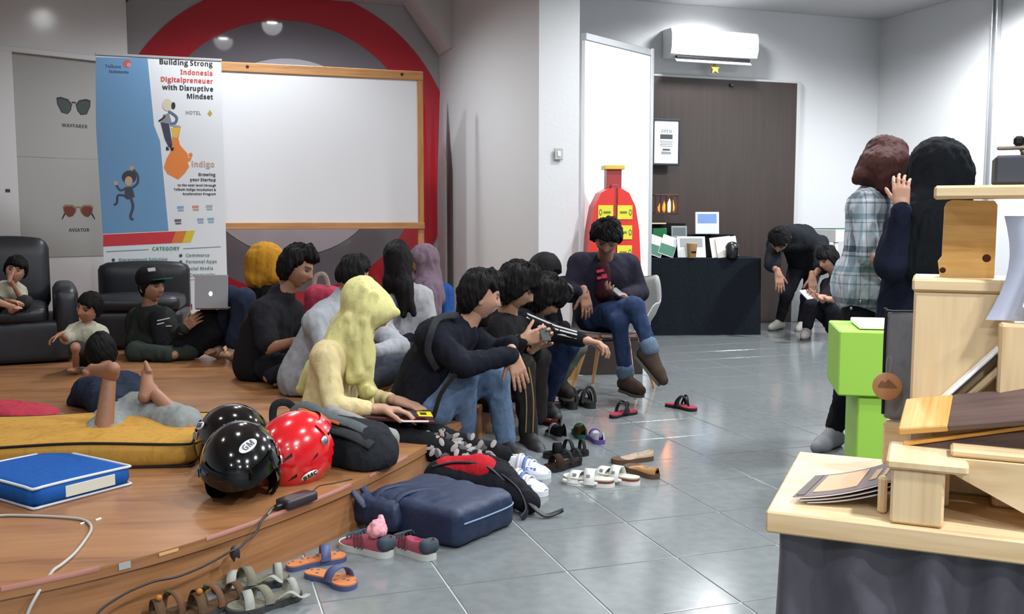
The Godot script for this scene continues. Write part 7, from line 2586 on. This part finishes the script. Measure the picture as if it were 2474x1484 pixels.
func edge_people() -> void:
	# man in a navy jacket and light jeans
	var navy := yarn("jacket_navy", Color(0.1, 0.105, 0.14))
	var j := {hd = at(1160, 718, 4.86), nk = at(1118, 790, 4.86), ch = at(1078, 822, 4.84), pe = at(1022, 968, 4.84),
		sa = at(1042, 815, 4.68), ea = at(1120, 882, 4.58), wa = at(1236, 858, 4.68), sb = at(1118, 800, 5.02), eb = at(1190, 850, 5.12), wb = at(1236, 830, 5.0),
		ha = at(1050, 985, 4.74), ka = at(1118, 908, 4.74), na = at(1125, 1055, 4.88), hb = at(1060, 972, 4.98), kb = at(1196, 908, 4.92), nb = at(1222, 1066, 4.96)}
	var p := figure("person in navy jacket and light blue jeans with hand resting over the knee", j, {look = Vector3(0.93, -0.1, -0.28), up = Vector3(0.25, 0.95, -0.05).normalized(), tone = Color(0.40, 0.21, 0.135), cell = 0.011, hand_cell = 0.0045, head = 1.02,
		top = navy, bulk = 1.22, sleeve = 0.98, legs = yarn("jeans_light", Color(0.36, 0.435, 0.54)), leg_len = 0.98, legw = 1.08,
		top_more = [[at(1040, 900, 4.84), at(1010, 985, 4.84), 0.15, 0.15, 0.06]],
		hands = [[at(1240, 858, 4.68), Vector3(0.28, -0.9, 0.25), Vector3(-0.1, -0.3, -1), 0.22, -1.0, 1.05]],
		shoes = [[at(1222, 1072, 4.96), at(1262, 1092, 4.8), mat("shoe_black", Color(0.11, 0.11, 0.115), 0.6)]],
		hair = [0.032, 0.052, -0.100, -0.020, 0.014], locks = [[at(1150, 700, 4.90), at(1138, 765, 4.92), 0.092, 0.066, 0.05], [at(1138, 750, 4.90), at(1112, 788, 4.90), 0.062, 0.035, 0.05], [at(1170, 748, 4.88), at(1172, 782, 4.88), 0.04, 0.018, 0.04]]})
	var st := mb()
	strap(st, curve([at(1108, 762, 4.75), at(1062, 768, 4.65), at(1042, 802, 4.57), at(1034, 850, 4.58), at(1056, 892, 4.63)], 6), 0.034, 0.010, Vector3(0, 0.3, 1))
	put(st, "backpack_strap", cloth("pack_strap", Color.BLACK), p, -p.position)
	st = mb()
	strap(st, curve([at(1100, 905, 4.52), at(1066, 950, 4.56), at(1045, 1010, 4.6), at(1015, 1045, 4.62)], 6), 0.022, 0.006, Vector3(0.3, 0.3, 1))
	put(st, "sling_strap", mat("cord_black", Color.BLACK), p, -p.position)
	# second person, dark trousers with golden piping, phone in both hands
	j = {hd = at(1246, 698, 5.28), nk = at(1226, 765, 5.32), ch = at(1212, 806, 5.34), pe = at(1168, 944, 5.4),
		sa = at(1205, 800, 5.2), ea = at(1225, 880, 5.1), wa = at(1262, 822, 5.02), sb = at(1250, 795, 5.5), eb = at(1285, 862, 5.4), wb = at(1292, 836, 5.14),
		ha = at(1190, 955, 5.3), ka = at(1262, 885, 5.10), na = at(1278, 1052, 5.10), hb = at(1200, 945, 5.5), kb = at(1300, 862, 5.38), nb = at(1300, 1010, 5.45)}
	p = figure("person in dark trousers with golden piping holding a phone in both hands", j, {look = Vector3(0.75, -0.55, 0.1), up = Vector3(0.45, 0.88, 0).normalized(), tone = Color(0.36, 0.19, 0.12), cell = 0.012, hand_cell = 0.0045,
		top = yarn("top_dark", Color(0.1, 0.095, 0.105)), bulk = 1.05, sleeve = 0.97, legs = yarn("trousers_umber", Color(0.16, 0.145, 0.14)), leg_len = 0.98, legw = 1.02,
		hands = [[at(1262, 822, 5.02), Vector3(0.75, 0.2, -0.2), Vector3(0.1, 0.2, -1), 0.45, 1.0], [at(1292, 836, 5.14), Vector3(0.55, 0.7, 0.2), Vector3(-0.2, 0.3, 1), 0.62, 1.0, 1.05]],
		shoes = [[at(1278, 1052, 5.10), at(1300, 1075, 4.95), mat("shoe_black", Color.BLACK)]],
		hair = [0.046, 0.03, -0.085, 0.03, 0.020]})
	for x in [[1268, 1262], [1285, 1280]]:
		st = mb()
		tube(st, curve([at(x[0] - 8, 888, 5.015), at(x[0], 930, 5.02), at(x[0] + 4, 980, 5.03), at(x[0] + 2, 1045, 5.04)], 6), 0.004, 6)
		put(st, "gold_piping", mat("piping_gold", Color(0.55, 0.45, 0.3), 0.6), p, -p.position)
	st = mb()
	lathe(st, [Vector2(0.028, -0.006), Vector2(0.032, 0.0), Vector2(0.028, 0.006)], 20)
	var br := say(put(st, "bracelet", mat("bracelet_green", Color(0.3, 0.38, 0.18), 0.6), p, at(1252, 822, 5.03) - p.position, Vector3(0, 0, PI / 2 + 0.2)), "green bracelet")
	var t := thing("phone", "small phone held up by the person in piped trousers", "phone", at(1316, 808, 5.04), 0.2)
	part_box("case", mat("phone_grey", Color(0.30, 0.30, 0.29), 0.4), t, Vector3(0.05, 0.009, 0.085), Vector3.ZERO, Vector3(0.9, 0.2, 0.1))
	part_box("screen", mat("phone_screen", Color(0.30, 0.32, 0.32), 0.15), t, Vector3(0.044, 0.002, 0.076), Basis.from_euler(Vector3(0.9, 0.2, 0.1)) * Vector3(0, 0.005, 0), Vector3(0.9, 0.2, 0.1), 0.0005)
	# third person, track jacket with three white stripes
	j = {hd = at(1312, 722, 5.66), nk = at(1284, 772, 5.72), ch = at(1262, 806, 5.76), pe = at(1230, 925, 5.86),
		sa = at(1262, 776, 5.58), ea = at(1338, 806, 5.42), wa = at(1408, 822, 5.32), sb = at(1290, 785, 5.9), eb = at(1330, 850, 5.85), wb = at(1360, 830, 5.7),
		ha = at(1250, 930, 5.8), ka = at(1372, 832, 5.6), na = at(1318, 968, 5.78), hb = at(1250, 925, 5.95), kb = at(1350, 850, 5.85), nb = at(1290, 965, 5.9)}
	p = figure("person in black track jacket with white sleeve stripes stretching an arm out", j, {look = Vector3(0.6, -0.75, 0.2), up = Vector3(0.55, 0.8, 0.1).normalized(), tone = Color(0.36, 0.185, 0.12), cell = 0.012, hand_cell = 0.005,
		top = yarn("track_black", Color(0.085, 0.09, 0.105)), bulk = 1.05, sleeve = 0.97, legs = yarn("jeans_deep", Color(0.115, 0.16, 0.26)), leg_len = 0.98, legw = 1.0,
		hands = [[at(1410, 822, 5.32), Vector3(0.9, -0.15, 0.2), Vector3(0.0, -1, 0.1), 0.55, 1.0, 1.1]],
		shoes = [[at(1318, 972, 5.78), at(1345, 985, 5.6), mat("shoe_black", Color.BLACK)]],
		hair = [0.046, 0.02, -0.09, 0.035, 0.020]})
	for k in 3:
		st = mb()
		var path := []
		for i in 9:
			var f := i / 8.0
			var c: Vector3 = j.sa.lerp(j.ea, f * 2.0) if f < 0.5 else j.ea.lerp(j.wa, (f - 0.5) * 1.5)
			var rad := lerpf(0.063, 0.046, f)
			var ang := 0.55 + (k - 1) * 0.42
			path.append(c + Vector3(0.12, sin(ang), cos(ang)).normalized() * rad * 1.06)
		strap(st, curve(path, 3), 0.011, 0.005, Vector3(0, 0.6, 0.8))
		put(st, "sleeve_stripe", mat("stripe_white", Color(0.74, 0.74, 0.74), 0.8), p, -p.position)
	# fourth person with headphones
	j = {hd = at(1312, 660, 6.2), nk = at(1296, 714, 6.25), ch = at(1288, 742, 6.28), pe = at(1280, 860, 6.35),
		sa = at(1262, 735, 6.2), ea = at(1290, 800, 6.1), wa = at(1340, 800, 6.0), sb = at(1325, 738, 6.35), eb = at(1350, 800, 6.3), wb = at(1365, 790, 6.1),
		ha = at(1300, 870, 6.3), ka = at(1392, 838, 6.12), na = at(1352, 915, 6.2), hb = at(1300, 865, 6.45), kb = at(1385, 838, 6.35), nb = at(1345, 912, 6.4)}
	p = figure("person in black with shiny black hair and headphones round the neck", j, {look = Vector3(0.85, -0.5, 0.15), up = Vector3(0.35, 0.93, 0).normalized(), tone = Color(0.38, 0.20, 0.13), cell = 0.014,
		top = yarn("top_dark", Color.BLACK), legs = yarn("trousers_sage", Color(0.36, 0.38, 0.35)), leg_len = 0.97,
		shoes = [[at(1352, 918, 6.2), at(1378, 935, 6.0), mat("shoe_umber", Color(0.18, 0.155, 0.14), 0.7)]],
		hair = [0.026, 0.03, -0.07, 0.03, 0.003]})
	st = mb()
	var ring := PackedVector3Array()
	for k in 25:
		var a := TAU * k / 24.0
		ring.append(at(1362, 706, 6.05) + Vector3(cos(a) * 0.052, sin(a) * 0.052, cos(a) * 0.02))
	tube(st, ring, 0.013, 8)
	put(st, "headphones", M["black_plastic"], p, -p.position)

func chair_man() -> void:
	var j := {hd = at(1466, 576, 6.38), nk = at(1462, 632, 6.55), ch = at(1458, 662, 6.55), pe = at(1455, 762, 6.62),
		sa = at(1398, 640, 6.55), ea = at(1378, 708, 6.45), wa = at(1412, 708, 6.24), sb = at(1520, 642, 6.62), eb = at(1545, 708, 6.6), wb = at(1504, 716, 6.34),
		ha = at(1430, 768, 6.58), ka = at(1532, 740, 6.12), na = at(1572, 848, 6.06), hb = at(1478, 772, 6.6), kb = at(1496, 776, 6.16), nb = at(1512, 908, 6.28)}
	var shoe := yarn("shoe_suede", Color(0.23, 0.185, 0.16))
	var p := figure("person in navy jacket and jeans on the shell chair looking at a phone, legs crossed", j, {look = Vector3(-0.12, -0.72, 0.68), up = Vector3(0.02, 0.75, 0.66).normalized(), tone = Color(0.24, 0.115, 0.075), cell = 0.012, ground = 0.0, head = 1.02,
		top = yarn("jacket_ink", Color(0.125, 0.12, 0.165)), bulk = 1.2, sleeve = 0.95, legs = yarn("jeans_blue", Color(0.155, 0.21, 0.325)), leg_len = 0.94, legw = 0.92,
		top_more = [[at(1400, 690, 6.6), at(1410, 745, 6.65), 0.06, 0.07, 0.05]],
		hands = [[at(1412, 708, 6.24), Vector3(0.15, -0.9, 0.2), Vector3(-0.2, -0.3, -1), 0.25, -1.0], [at(1506, 716, 6.34), Vector3(-0.8, 0.25, 0.35), Vector3(0, 1, 0.1), 0.5, 1.0]],
		shoes = [[at(1574, 852, 6.06), at(1618, 905, 5.95), shoe, Vector3(0.72, 0.68, 0.1).normalized()], [at(1512, 912, 6.28), at(1560, 938, 6.05), shoe]],
		hair = [0.036, 0.045, -0.05, 0.015, 0.018]})
	for q in [[j.na, Vector3(1574, 848, 6.06)], [j.nb, Vector3(1512, 900, 6.28)]]:
		var a: Vector3 = j.ka.lerp(j.na, 0.86) if q[0] == j.na else j.kb.lerp(j.nb, 0.86)
		var b: Vector3 = j.ka.lerp(j.na, 0.95) if q[0] == j.na else j.kb.lerp(j.nb, 0.95)
		put_mesh(soft(field_of([[a, b, 0.060, 0.060, 0.01]], 0.009)), "turned_up_cuff", yarn("jeans_cuff", Color(0.34, 0.4, 0.47)), p, -p.position)
	put_mesh(soft(field_of([[at(1456, 648, 6.45), at(1457, 705, 6.47), 0.05, 0.065, 0.03]], 0.01), 0.003), "undershirt", yarn("tee_maroon", Color(0.2, 0.09, 0.11)), p, -p.position)
	for q in [[1450, 655, 0.05, 0.02], [1460, 668, 0.035, 0.03], [1448, 672, 0.03, 0.02]]:
		part_box("shirt_print", mat("print_crimson", Color(0.58, 0.18, 0.27), 0.8), p, Vector3(q[2], q[3], 0.006), at(q[0], q[1], 6.398) - p.position, Vector3(-0.3, 0, 0.2), 0.001)
	var t := thing("phone", "small phone in the hand of the person on the shell chair", "phone", at(1492, 706, 6.26), 0.2)
	part_box("case", mat("phone_grey", Color.BLACK), t, Vector3(0.055, 0.010, 0.095), Vector3.ZERO, Vector3(0.5, 0.5, 0.1))
	# shell armchair on four wooden legs
	var c := thing("shell_chair", "pale grey moulded shell armchair on four slanting wooden legs", "chair", at(1482, 900, 6.68) * Vector3(1, 0, 1), -0.42)
	var rings := []
	for k in 15:
		var f := k / 14.0
		# profile of the shell from the front lip to the top of the back
		var y := 0.445 - 0.03 * sin(f * PI * 0.9) if f < 0.5 else lerpf(0.42, 0.80, smoothstep(0.45, 1.0, f))
		var z := lerpf(0.27, -0.16, f / 0.5) if f < 0.5 else lerpf(-0.16, -0.27, (f - 0.5) / 0.5)
		var half := lerpf(0.24, 0.30, smoothstep(0.0, 0.4, f)) if f < 0.6 else lerpf(0.30, 0.24, (f - 0.6) / 0.4)
		var arm := 0.20 * smoothstep(0.05, 0.35, f) * (1.0 - smoothstep(0.6, 1.0, f))
		var row := PackedVector3Array()
		for i in 17:
			var x := -1.0 + i / 8.0
			var e := pow(absf(x), 4.0)
			row.append(Vector3(x * half, y + e * arm + 0.02 * x * x, z + 0.05 * x * x * f))
		rings.append(row)
	var st := mb()
	loft(st, rings, false, false)
	var under := []
	for row in rings:
		var w := PackedVector3Array()
		for q in row:
			w.append(q + Vector3(0, -0.014, -0.006))
		w.reverse()
		under.append(w)
	loft(st, under, false, false)
	for e in [0, 14]:
		for i in 16:
			quad(st, rings[e][i], rings[e][i + 1], rings[e][i + 1] + Vector3(0, -0.014, -0.006), rings[e][i] + Vector3(0, -0.014, -0.006))
	for k in 14:
		for e in [0, 16]:
			quad(st, rings[k][e], rings[k + 1][e], rings[k + 1][e] + Vector3(0, -0.014, -0.006), rings[k][e] + Vector3(0, -0.014, -0.006))
	put(st, "shell_seat", mat("shell_grey", Color(0.53, 0.53, 0.52), 0.45), c)
	for q in [[-1, 1], [1, 1], [-1, -1], [1, -1]]:
		st = mb()
		tube(st, PackedVector3Array([Vector3(q[0] * 0.14, 0.40, q[1] * 0.13), Vector3(q[0] * 0.235, 0.0, q[1] * 0.23)]), 0.018, 10, 0.011)
		put(st, "leg", M["beech"], c)
	for q in [[Vector3(-0.15, 0.36, 0.14), Vector3(0.15, 0.36, -0.14)], [Vector3(0.15, 0.36, 0.14), Vector3(-0.15, 0.36, -0.14)]]:
		st = mb()
		tube(st, PackedVector3Array(q), 0.006, 6)
		put(st, "brace", mat("brace_black", Color(0.03, 0.03, 0.03), 0.5), c)
	# dark low box and folded cardboard behind the chair legs
	t = thing("dark_box", "low dark brown box on the floor behind the shell chair", "box", at(1468, 880, 7.5) * Vector3(1, 0, 1), 0.1)
	part_box("box", M["wenge"], t, Vector3(0.52, 0.30, 0.22), Vector3(0, 0.15, 0))
	t = thing("cardboard_sheet", "folded orange cardboard leaning at the pillar foot", "cardboard", at(1368, 915, 7.15) * Vector3(1, 0, 1), 0.3)
	slab("board", PackedVector2Array([Vector2(-0.09, 0.0), Vector2(0.08, 0.0), Vector2(0.08, 0.13)]), -0.01, 0.01, mat("card_orange", Color(0.8, 0.6, 0.32), 0.7), t)

func back_people() -> void:
	# man bending forward
	var j := {hd = at(1884, 580, 9.75), nk = at(1908, 562, 9.95), ch = at(1928, 572, 10.1), pe = at(1952, 640, 10.5),
		sa = at(1872, 590, 10.0), ea = at(1866, 640, 9.8), wa = at(1880, 660, 9.65), sb = at(1982, 588, 10.05), eb = at(1985, 645, 9.75), wb = at(1962, 668, 9.6),
		ha = at(1925, 650, 10.45), ka = at(1900, 715, 10.25), na = at(1884, 776, 10.42), hb = at(1965, 650, 10.5), kb = at(1950, 718, 10.3), nb = at(1938, 780, 10.4)}
	figure("person in dark shirt bending forward with hands hanging beside the black cloth table", j, {look = Vector3(-0.35, -0.75, 0.55), up = Vector3(-0.3, 0.45, 0.75).normalized(), tone = Color(0.34, 0.175, 0.11), cell = 0.016, ground = 0.0, head = 1.14,
		top = yarn("shirt_dark", Color(0.12, 0.13, 0.15)), sleeve = 0.5, bulk = 1.34, legs = yarn("jeans_dark", Color.BLACK), leg_len = 0.97,
		hands = [[j.wa, Vector3(0.1, -0.9, 0.2), Vector3(0, 0, -1), 0.2, 1.0, 1.15], [j.wb, Vector3(0.05, -0.9, 0.2), Vector3(0, 0, -1), 0.2, -1.0, 1.15]],
		shoes = [[j.na, at(1850, 800, 10.2), mat("shoe_pale", Color(0.62, 0.61, 0.58), 0.7)], [j.nb, at(1920, 800, 10.1), mat("shoe_pale", Color.WHITE)]],
		hair = [0.03, 0.045, -0.05, 0.015, 0.01]})
	# crouching person with a phone
	j = {hd = at(2000, 628, 9.55), nk = at(2022, 668, 9.75), ch = at(2030, 692, 9.8), pe = at(2030, 772, 9.95),
		sa = at(1998, 690, 9.65), ea = at(1990, 735, 9.45), wa = at(1985, 718, 9.3), sb = at(2058, 690, 9.85), eb = at(2045, 740, 9.55), wb = at(2000, 722, 9.3),
		ha = at(2010, 775, 9.9), ka = at(1960, 738, 9.45), na = at(1950, 795, 9.62), hb = at(2050, 775, 9.95), kb = at(2010, 745, 9.4), nb = at(2005, 798, 9.65)}
	figure("person in black crouching with a phone beside the plaid shirt", j, {look = Vector3(-0.7, -0.65, 0.3), up = Vector3(-0.35, 0.9, 0.2).normalized(), tone = Color(0.34, 0.175, 0.11), cell = 0.016, ground = 0.0,
		top = yarn("top_dark", Color.BLACK), sleeve = 0.7, legs = yarn("jeans_dark", Color.BLACK), leg_len = 0.96,
		hands = [[j.wa, Vector3(-0.8, 0.05, 0.2), Vector3(0.1, 0.8, 0.3), 0.45, 1.0, 1.1], [j.wb, Vector3(-0.85, 0.1, 0.2), Vector3(0.1, 0.8, 0.3), 0.45, -1.0, 1.1]],
		shoes = [[j.na, at(1940, 815, 9.4), mat("shoe_grey", Color(0.58, 0.55, 0.54), 0.7)]],
		hair = [0.036, 0.04, -0.06, 0.02, 0.012]})
	var t := thing("phone", "pale phone held by the crouching person", "phone", at(1948, 712, 9.25), 0.3)
	part_box("case", mat("phone_white", Color(0.70, 0.70, 0.70), 0.3), t, Vector3(0.08, 0.014, 0.14), Vector3.ZERO, Vector3(0.6, 0.2, 0.1))

func plaid() -> StandardMaterial3D:
	if M.has("plaid"):
		return M["plaid"]
	var n := 256
	var im := Image.create(n, n, false, Image.FORMAT_RGB8)
	var base := Color(0.72, 0.74, 0.77)
	var navy := Color(0.05, 0.075, 0.11)
	var teal := Color(0.18, 0.34, 0.38)
	var stripe := func(v: int) -> Vector2:
		if v < 30: return Vector2(0.75, 0)
		if v > 44 and v < 54: return Vector2(0.6, 0)
		if v > 100 and v < 128: return Vector2(0, 0.6)
		if v > 140 and v < 146: return Vector2(0.55, 0)
		if v > 180 and v < 190: return Vector2(0, 0.5)
		return Vector2.ZERO
	for y in n:
		var b: Vector2 = stripe.call(y)
		for x in n:
			var a: Vector2 = stripe.call(x)
			var c := base.lerp(teal, minf(a.y + b.y, 0.85) * 0.7)
			c = c.lerp(navy, minf((a.x + b.x) * 0.55, 0.95))
			im.set_pixel(x, y, c)
	var m := mat("plaid", Color(1, 1, 1), 0.9)
	m.albedo_texture = ImageTexture.create_from_image(im)
	m.uv1_triplanar = true
	m.uv1_world_triplanar = true
	m.uv1_scale = Vector3(3.7, 3.7, 3.7)
	m.normal_enabled = false
	return m

func standing_women() -> void:
	var brown := mat("hair_brown", Color(0.25, 0.145, 0.135), 0.66)
	brown.normal_enabled = true
	brown.normal_texture = tex("wrinkle")
	brown.normal_scale = 1.0
	brown.uv1_triplanar = true
	brown.uv1_scale = Vector3(30, 4, 30)
	var j := {hd = at(2140, 398, 5.0), nk = at(2112, 462, 5.0), ch = at(2100, 505, 5.0), pe = at(2094, 675, 5.0),
		sa = at(2088, 495, 4.86), ea = at(2098, 618, 4.80), wa = at(2160, 648, 4.72), sb = at(2128, 490, 5.14), eb = at(2165, 560, 5.1), wb = at(2172, 478, 5.0),
		ha = at(2080, 700, 4.95), ka = at(2062, 880, 4.95), na = at(2016, 1042, 5.02), hb = at(2110, 700, 5.08), kb = at(2110, 885, 5.1), nb = at(2100, 1050, 5.2)}
	var black := mat("skirt_black", Color(0.075, 0.075, 0.09), 0.85)
	var p := figure("person with brown bobbed hair in a blue and white plaid shirt and black trousers", j, {look = Vector3(0.9, -0.2, -0.25), up = Vector3(0.18, 0.97, 0).normalized(), tone = Color(0.40, 0.22, 0.15), cell = 0.012, ground = 0.0,
		top = plaid(), sleeve = 0.56, bulk = 1.0, fold = 0.010, legs = black, leg_len = 0.96, legw = 1.0,
		top_more = [[at(2092, 660, 5.0), at(2085, 690, 4.98), 0.155, 0.16, 0.05]],
		hands = [[at(2160, 648, 4.72), Vector3(0.8, 0.1, -0.2), Vector3(0, 1, 0), 0.4, 1.0], [at(2172, 476, 5.0), Vector3(0.15, 0.95, 0.0), Vector3(-0.4, 0, -0.9), 0.5, 1.0]],
		shoes = [[j.na, at(1985, 1082, 4.92), mat("shoe_speckled", Color(0.5, 0.5, 0.52), 0.7)]],
		hair_mat = brown, hair = [0.022, 0.02, -0.10, 0.04, 0.010],
		locks = [[at(2135, 372, 5.0), at(2098, 420, 4.95), 0.098, 0.062, 0.04], [at(2108, 400, 4.94), at(2070, 436, 4.93), 0.070, 0.022, 0.04], [at(2100, 395, 5.04), at(2076, 440, 5.02), 0.05, 0.015, 0.04], [at(2168, 365, 5.0), at(2190, 405, 4.95), 0.055, 0.016, 0.04], [at(2130, 400, 4.9), at(2140, 450, 4.88), 0.085, 0.05, 0.05], [at(2150, 400, 5.1), at(2135, 440, 5.1), 0.07, 0.04, 0.05], [at(2172, 385, 4.92), at(2176, 440, 4.92), 0.045, 0.018, 0.05], [at(2075, 425, 4.9), at(2064, 432, 4.9), 0.03, 0.012, 0.03]]})
	for q in [[2085, 715], [2078, 728], [2055, 745]]:
		var st := mb()
		lathe(st, [Vector2(0.0, 0.004), Vector2(0.006, 0.003), Vector2(0.008, 0.0)], 10)
		put(st, "rivet", M["steel"], p, at(q[0] + 2, q[1], 4.845) - p.position, Vector3(PI / 2, 0, 0))
	# woman in a long black headscarf
	j = {hd = at(2272, 416, 4.6), nk = at(2256, 492, 4.62), ch = at(2248, 545, 4.62), pe = at(2240, 730, 4.65),
		sa = at(2200, 535, 4.6), ea = at(2160, 630, 4.5), wa = at(2178, 510, 4.42), sb = at(2305, 535, 4.75), eb = at(2320, 650, 4.75), wb = at(2290, 660, 4.6),
		ha = at(2215, 750, 4.62), ka = at(2212, 950, 4.6), na = at(2210, 1130, 4.62), hb = at(2270, 750, 4.7), kb = at(2270, 950, 4.7), nb = at(2270, 1120, 4.75)}
	figure("person in long black headscarf and navy dress seen from behind the desk", j, {look = Vector3(-0.55, -0.3, -0.75), tone = Color(0.42, 0.23, 0.15), cell = 0.013, ground = 0.0,
		top = yarn("dress_navy", Color(0.08, 0.09, 0.155)), bulk = 1.18, legs = yarn("dress_navy", Color.BLACK), legw = 1.3, leg_len = 0.95,
		top_more = [[at(2180, 560, 4.55), at(2155, 640, 4.5), 0.085, 0.075, 0.06], [at(2210, 700, 4.62), at(2205, 800, 4.62), 0.16, 0.17, 0.08], [at(2270, 700, 4.66), at(2275, 800, 4.66), 0.15, 0.16, 0.08]],
		hands = [[at(2180, 500, 4.42), Vector3(-0.1, 0.95, 0), Vector3(0.5, 0, -0.8), 0.45, 1.0]],
		shoes = [[j.na, at(2190, 1160, 4.5), mat("shoe_black", Color.BLACK)]],
		hijab = yarn("scarf_black", Color(0.06, 0.07, 0.085)), scarf_fold = 0.006,
		drape = [[at(2268, 400, 4.6), at(2276, 420, 4.62), 0.135, 0.14, 0.04], [at(2262, 450, 4.6), at(2235, 560, 4.55), 0.13, 0.15, 0.06], [at(2270, 450, 4.62), at(2290, 570, 4.68), 0.12, 0.14, 0.06], [at(2240, 540, 4.5), at(2225, 640, 4.48), 0.12, 0.10, 0.06], [at(2280, 560, 4.6), at(2282, 660, 4.6), 0.12, 0.09, 0.06]]})

func children() -> void:
	# boy lying on the mustard cushion, feet in the air
	var j := {hd = at(246, 852, 5.42), nk = at(262, 912, 5.22), ch = at(268, 948, 5.1), pe = at(330, 1008, 4.45),
		sa = at(205, 945, 5.1), ea = at(185, 985, 5.28), wa = at(212, 930, 5.5), sb = at(318, 930, 5.2), eb = at(345, 945, 5.42), wb = at(300, 925, 5.55),
		ha = at(282, 1035, 4.38), ka = at(248, 1062, 4.06), na = at(264, 915, 4.12), hb = at(372, 1018, 4.40), kb = at(455, 1036, 4.16), nb = at(370, 948, 4.35)}
	figure("child in navy T-shirt and grey shorts lying on the mustard cushion with feet raised", j, {s = 0.86, look = Vector3(-0.15, 0.05, -0.95), up = Vector3(0.0, 0.9, 0.35).normalized(), tone = Color(0.27, 0.125, 0.07), cell = 0.011, head = 1.06,
		top = yarn("tee_navy", Color(0.12, 0.15, 0.215)), sleeve = 0.38, bulk = 1.15, legs = yarn("shorts_grey", Color(0.5, 0.52, 0.51)), leg_len = 0.42, legw = 1.42,
		feet = [[at(268, 908, 4.12), at(205, 892, 4.20), Vector3(-0.1, -0.9, -0.35)], [at(368, 945, 4.35), at(354, 878, 4.42), Vector3(0.8, 0.2, -0.5)]],
		hair = [0.022, 0.05, -0.06, 0.015, 0.006], floor_at = STAGE + 0.1})
	var t := thing("plush_toy", "small white and black plush lying on the mustard cushion by the knee", "toy", at(205, 1058, 4.22))
	var f := Field.new(Vector3(-0.1, -0.06, -0.08), Vector3(0.1, 0.1, 0.08), 0.009)
	f.cap(Vector3(-0.05, -0.02, 0), Vector3(0.02, 0.0, 0), 0.03, 0.035, 0.02)
	put_mesh(soft(f, 0.003), "plush_body", yarn("plush_white", Color(0.72, 0.74, 0.74)), t)
	f = Field.new(Vector3(-0.1, -0.06, -0.08), Vector3(0.1, 0.12, 0.08), 0.009)
	f.blob(Vector3(0.02, 0.045, 0.0), Vector3(0.03, 0.026, 0.03), Basis.IDENTITY, 0.01)
	put_mesh(soft(f, 0.002), "plush_head", yarn("plush_black", Color(0.12, 0.12, 0.12)), t)
	# toddler squatting
	j = {hd = at(216, 744, 6.3), nk = at(208, 790, 6.34), ch = at(206, 808, 6.36), pe = at(218, 858, 6.5),
		sa = at(178, 806, 6.36), ea = at(158, 818, 6.22), wa = at(145, 808, 6.1), sb = at(244, 808, 6.36), eb = at(250, 840, 6.25), wb = at(225, 850, 6.12),
		ha = at(200, 862, 6.45), ka = at(182, 838, 6.12), na = at(184, 885, 6.25), hb = at(232, 862, 6.45), kb = at(240, 842, 6.15), nb = at(236, 888, 6.3)}
	figure("toddler in cream T-shirt squatting on the stage before the black sofa", j, {s = 0.58, look = Vector3(-0.35, -0.35, 0.8), tone = Color(0.36, 0.18, 0.11), cell = 0.010, head = 1.52, hand_cell = 0.005,
		top = yarn("tee_cream", Color(0.67, 0.66, 0.59)), sleeve = 0.40, bulk = 1.25, legs = yarn("shorts_dark", Color(0.2, 0.2, 0.21)), leg_len = 0.42, legw = 1.1,
		hands = [[j.wa, Vector3(-0.6, -0.3, 0.2), Vector3(0, -1, 0), 0.45, 1.0]],
		feet = [[at(184, 888, 6.25), at(168, 895, 6.12)], [at(236, 890, 6.3), at(232, 898, 6.14)]],
		hair = [0.020, 0.045, -0.06, 0.015, 0.006], floor_at = STAGE})
	# small child on the sofa
	j = {hd = at(38, 654, 6.72), nk = at(24, 692, 6.78), ch = at(20, 706, 6.80), pe = at(22, 736, 6.86),
		sa = at(-6, 704, 6.78), ea = at(-8, 728, 6.7), wa = at(30, 728, 6.55), sb = at(46, 706, 6.83), eb = at(54, 726, 6.75), wb = at(24, 674, 6.62),
		ha = at(5, 740, 6.8), ka = at(-12, 728, 6.5), na = at(30, 742, 6.5), hb = at(40, 740, 6.85), kb = at(62, 728, 6.6), nb = at(20, 742, 6.55)}
	figure("small child in white shirt sitting on the black sofa with a hand at the mouth", j, {s = 0.56, look = Vector3(0.2, -0.3, 0.9), up = Vector3(0.25, 0.95, 0).normalized(), tone = Color(0.42, 0.22, 0.145), cell = 0.011, head = 1.45,
		ground = STAGE, top = yarn("tee_cream", Color.BLACK), sleeve = 0.42, bulk = 1.2, legs = yarn("shorts_dark", Color.BLACK), leg_len = 0.5,
		hands = [[j.wa, Vector3(0.9, -0.1, 0.2), Vector3(0, -1, 0), 0.4, 1.0], [j.wb, Vector3(0.1, 0.9, -0.3), Vector3(0.3, 0, -1), 0.6, 1.0]],
		feet = [[j.na, at(48, 745, 6.45)]],
		hair = [0.024, 0.042, -0.06, 0.012, 0.010], floor_at = STAGE})
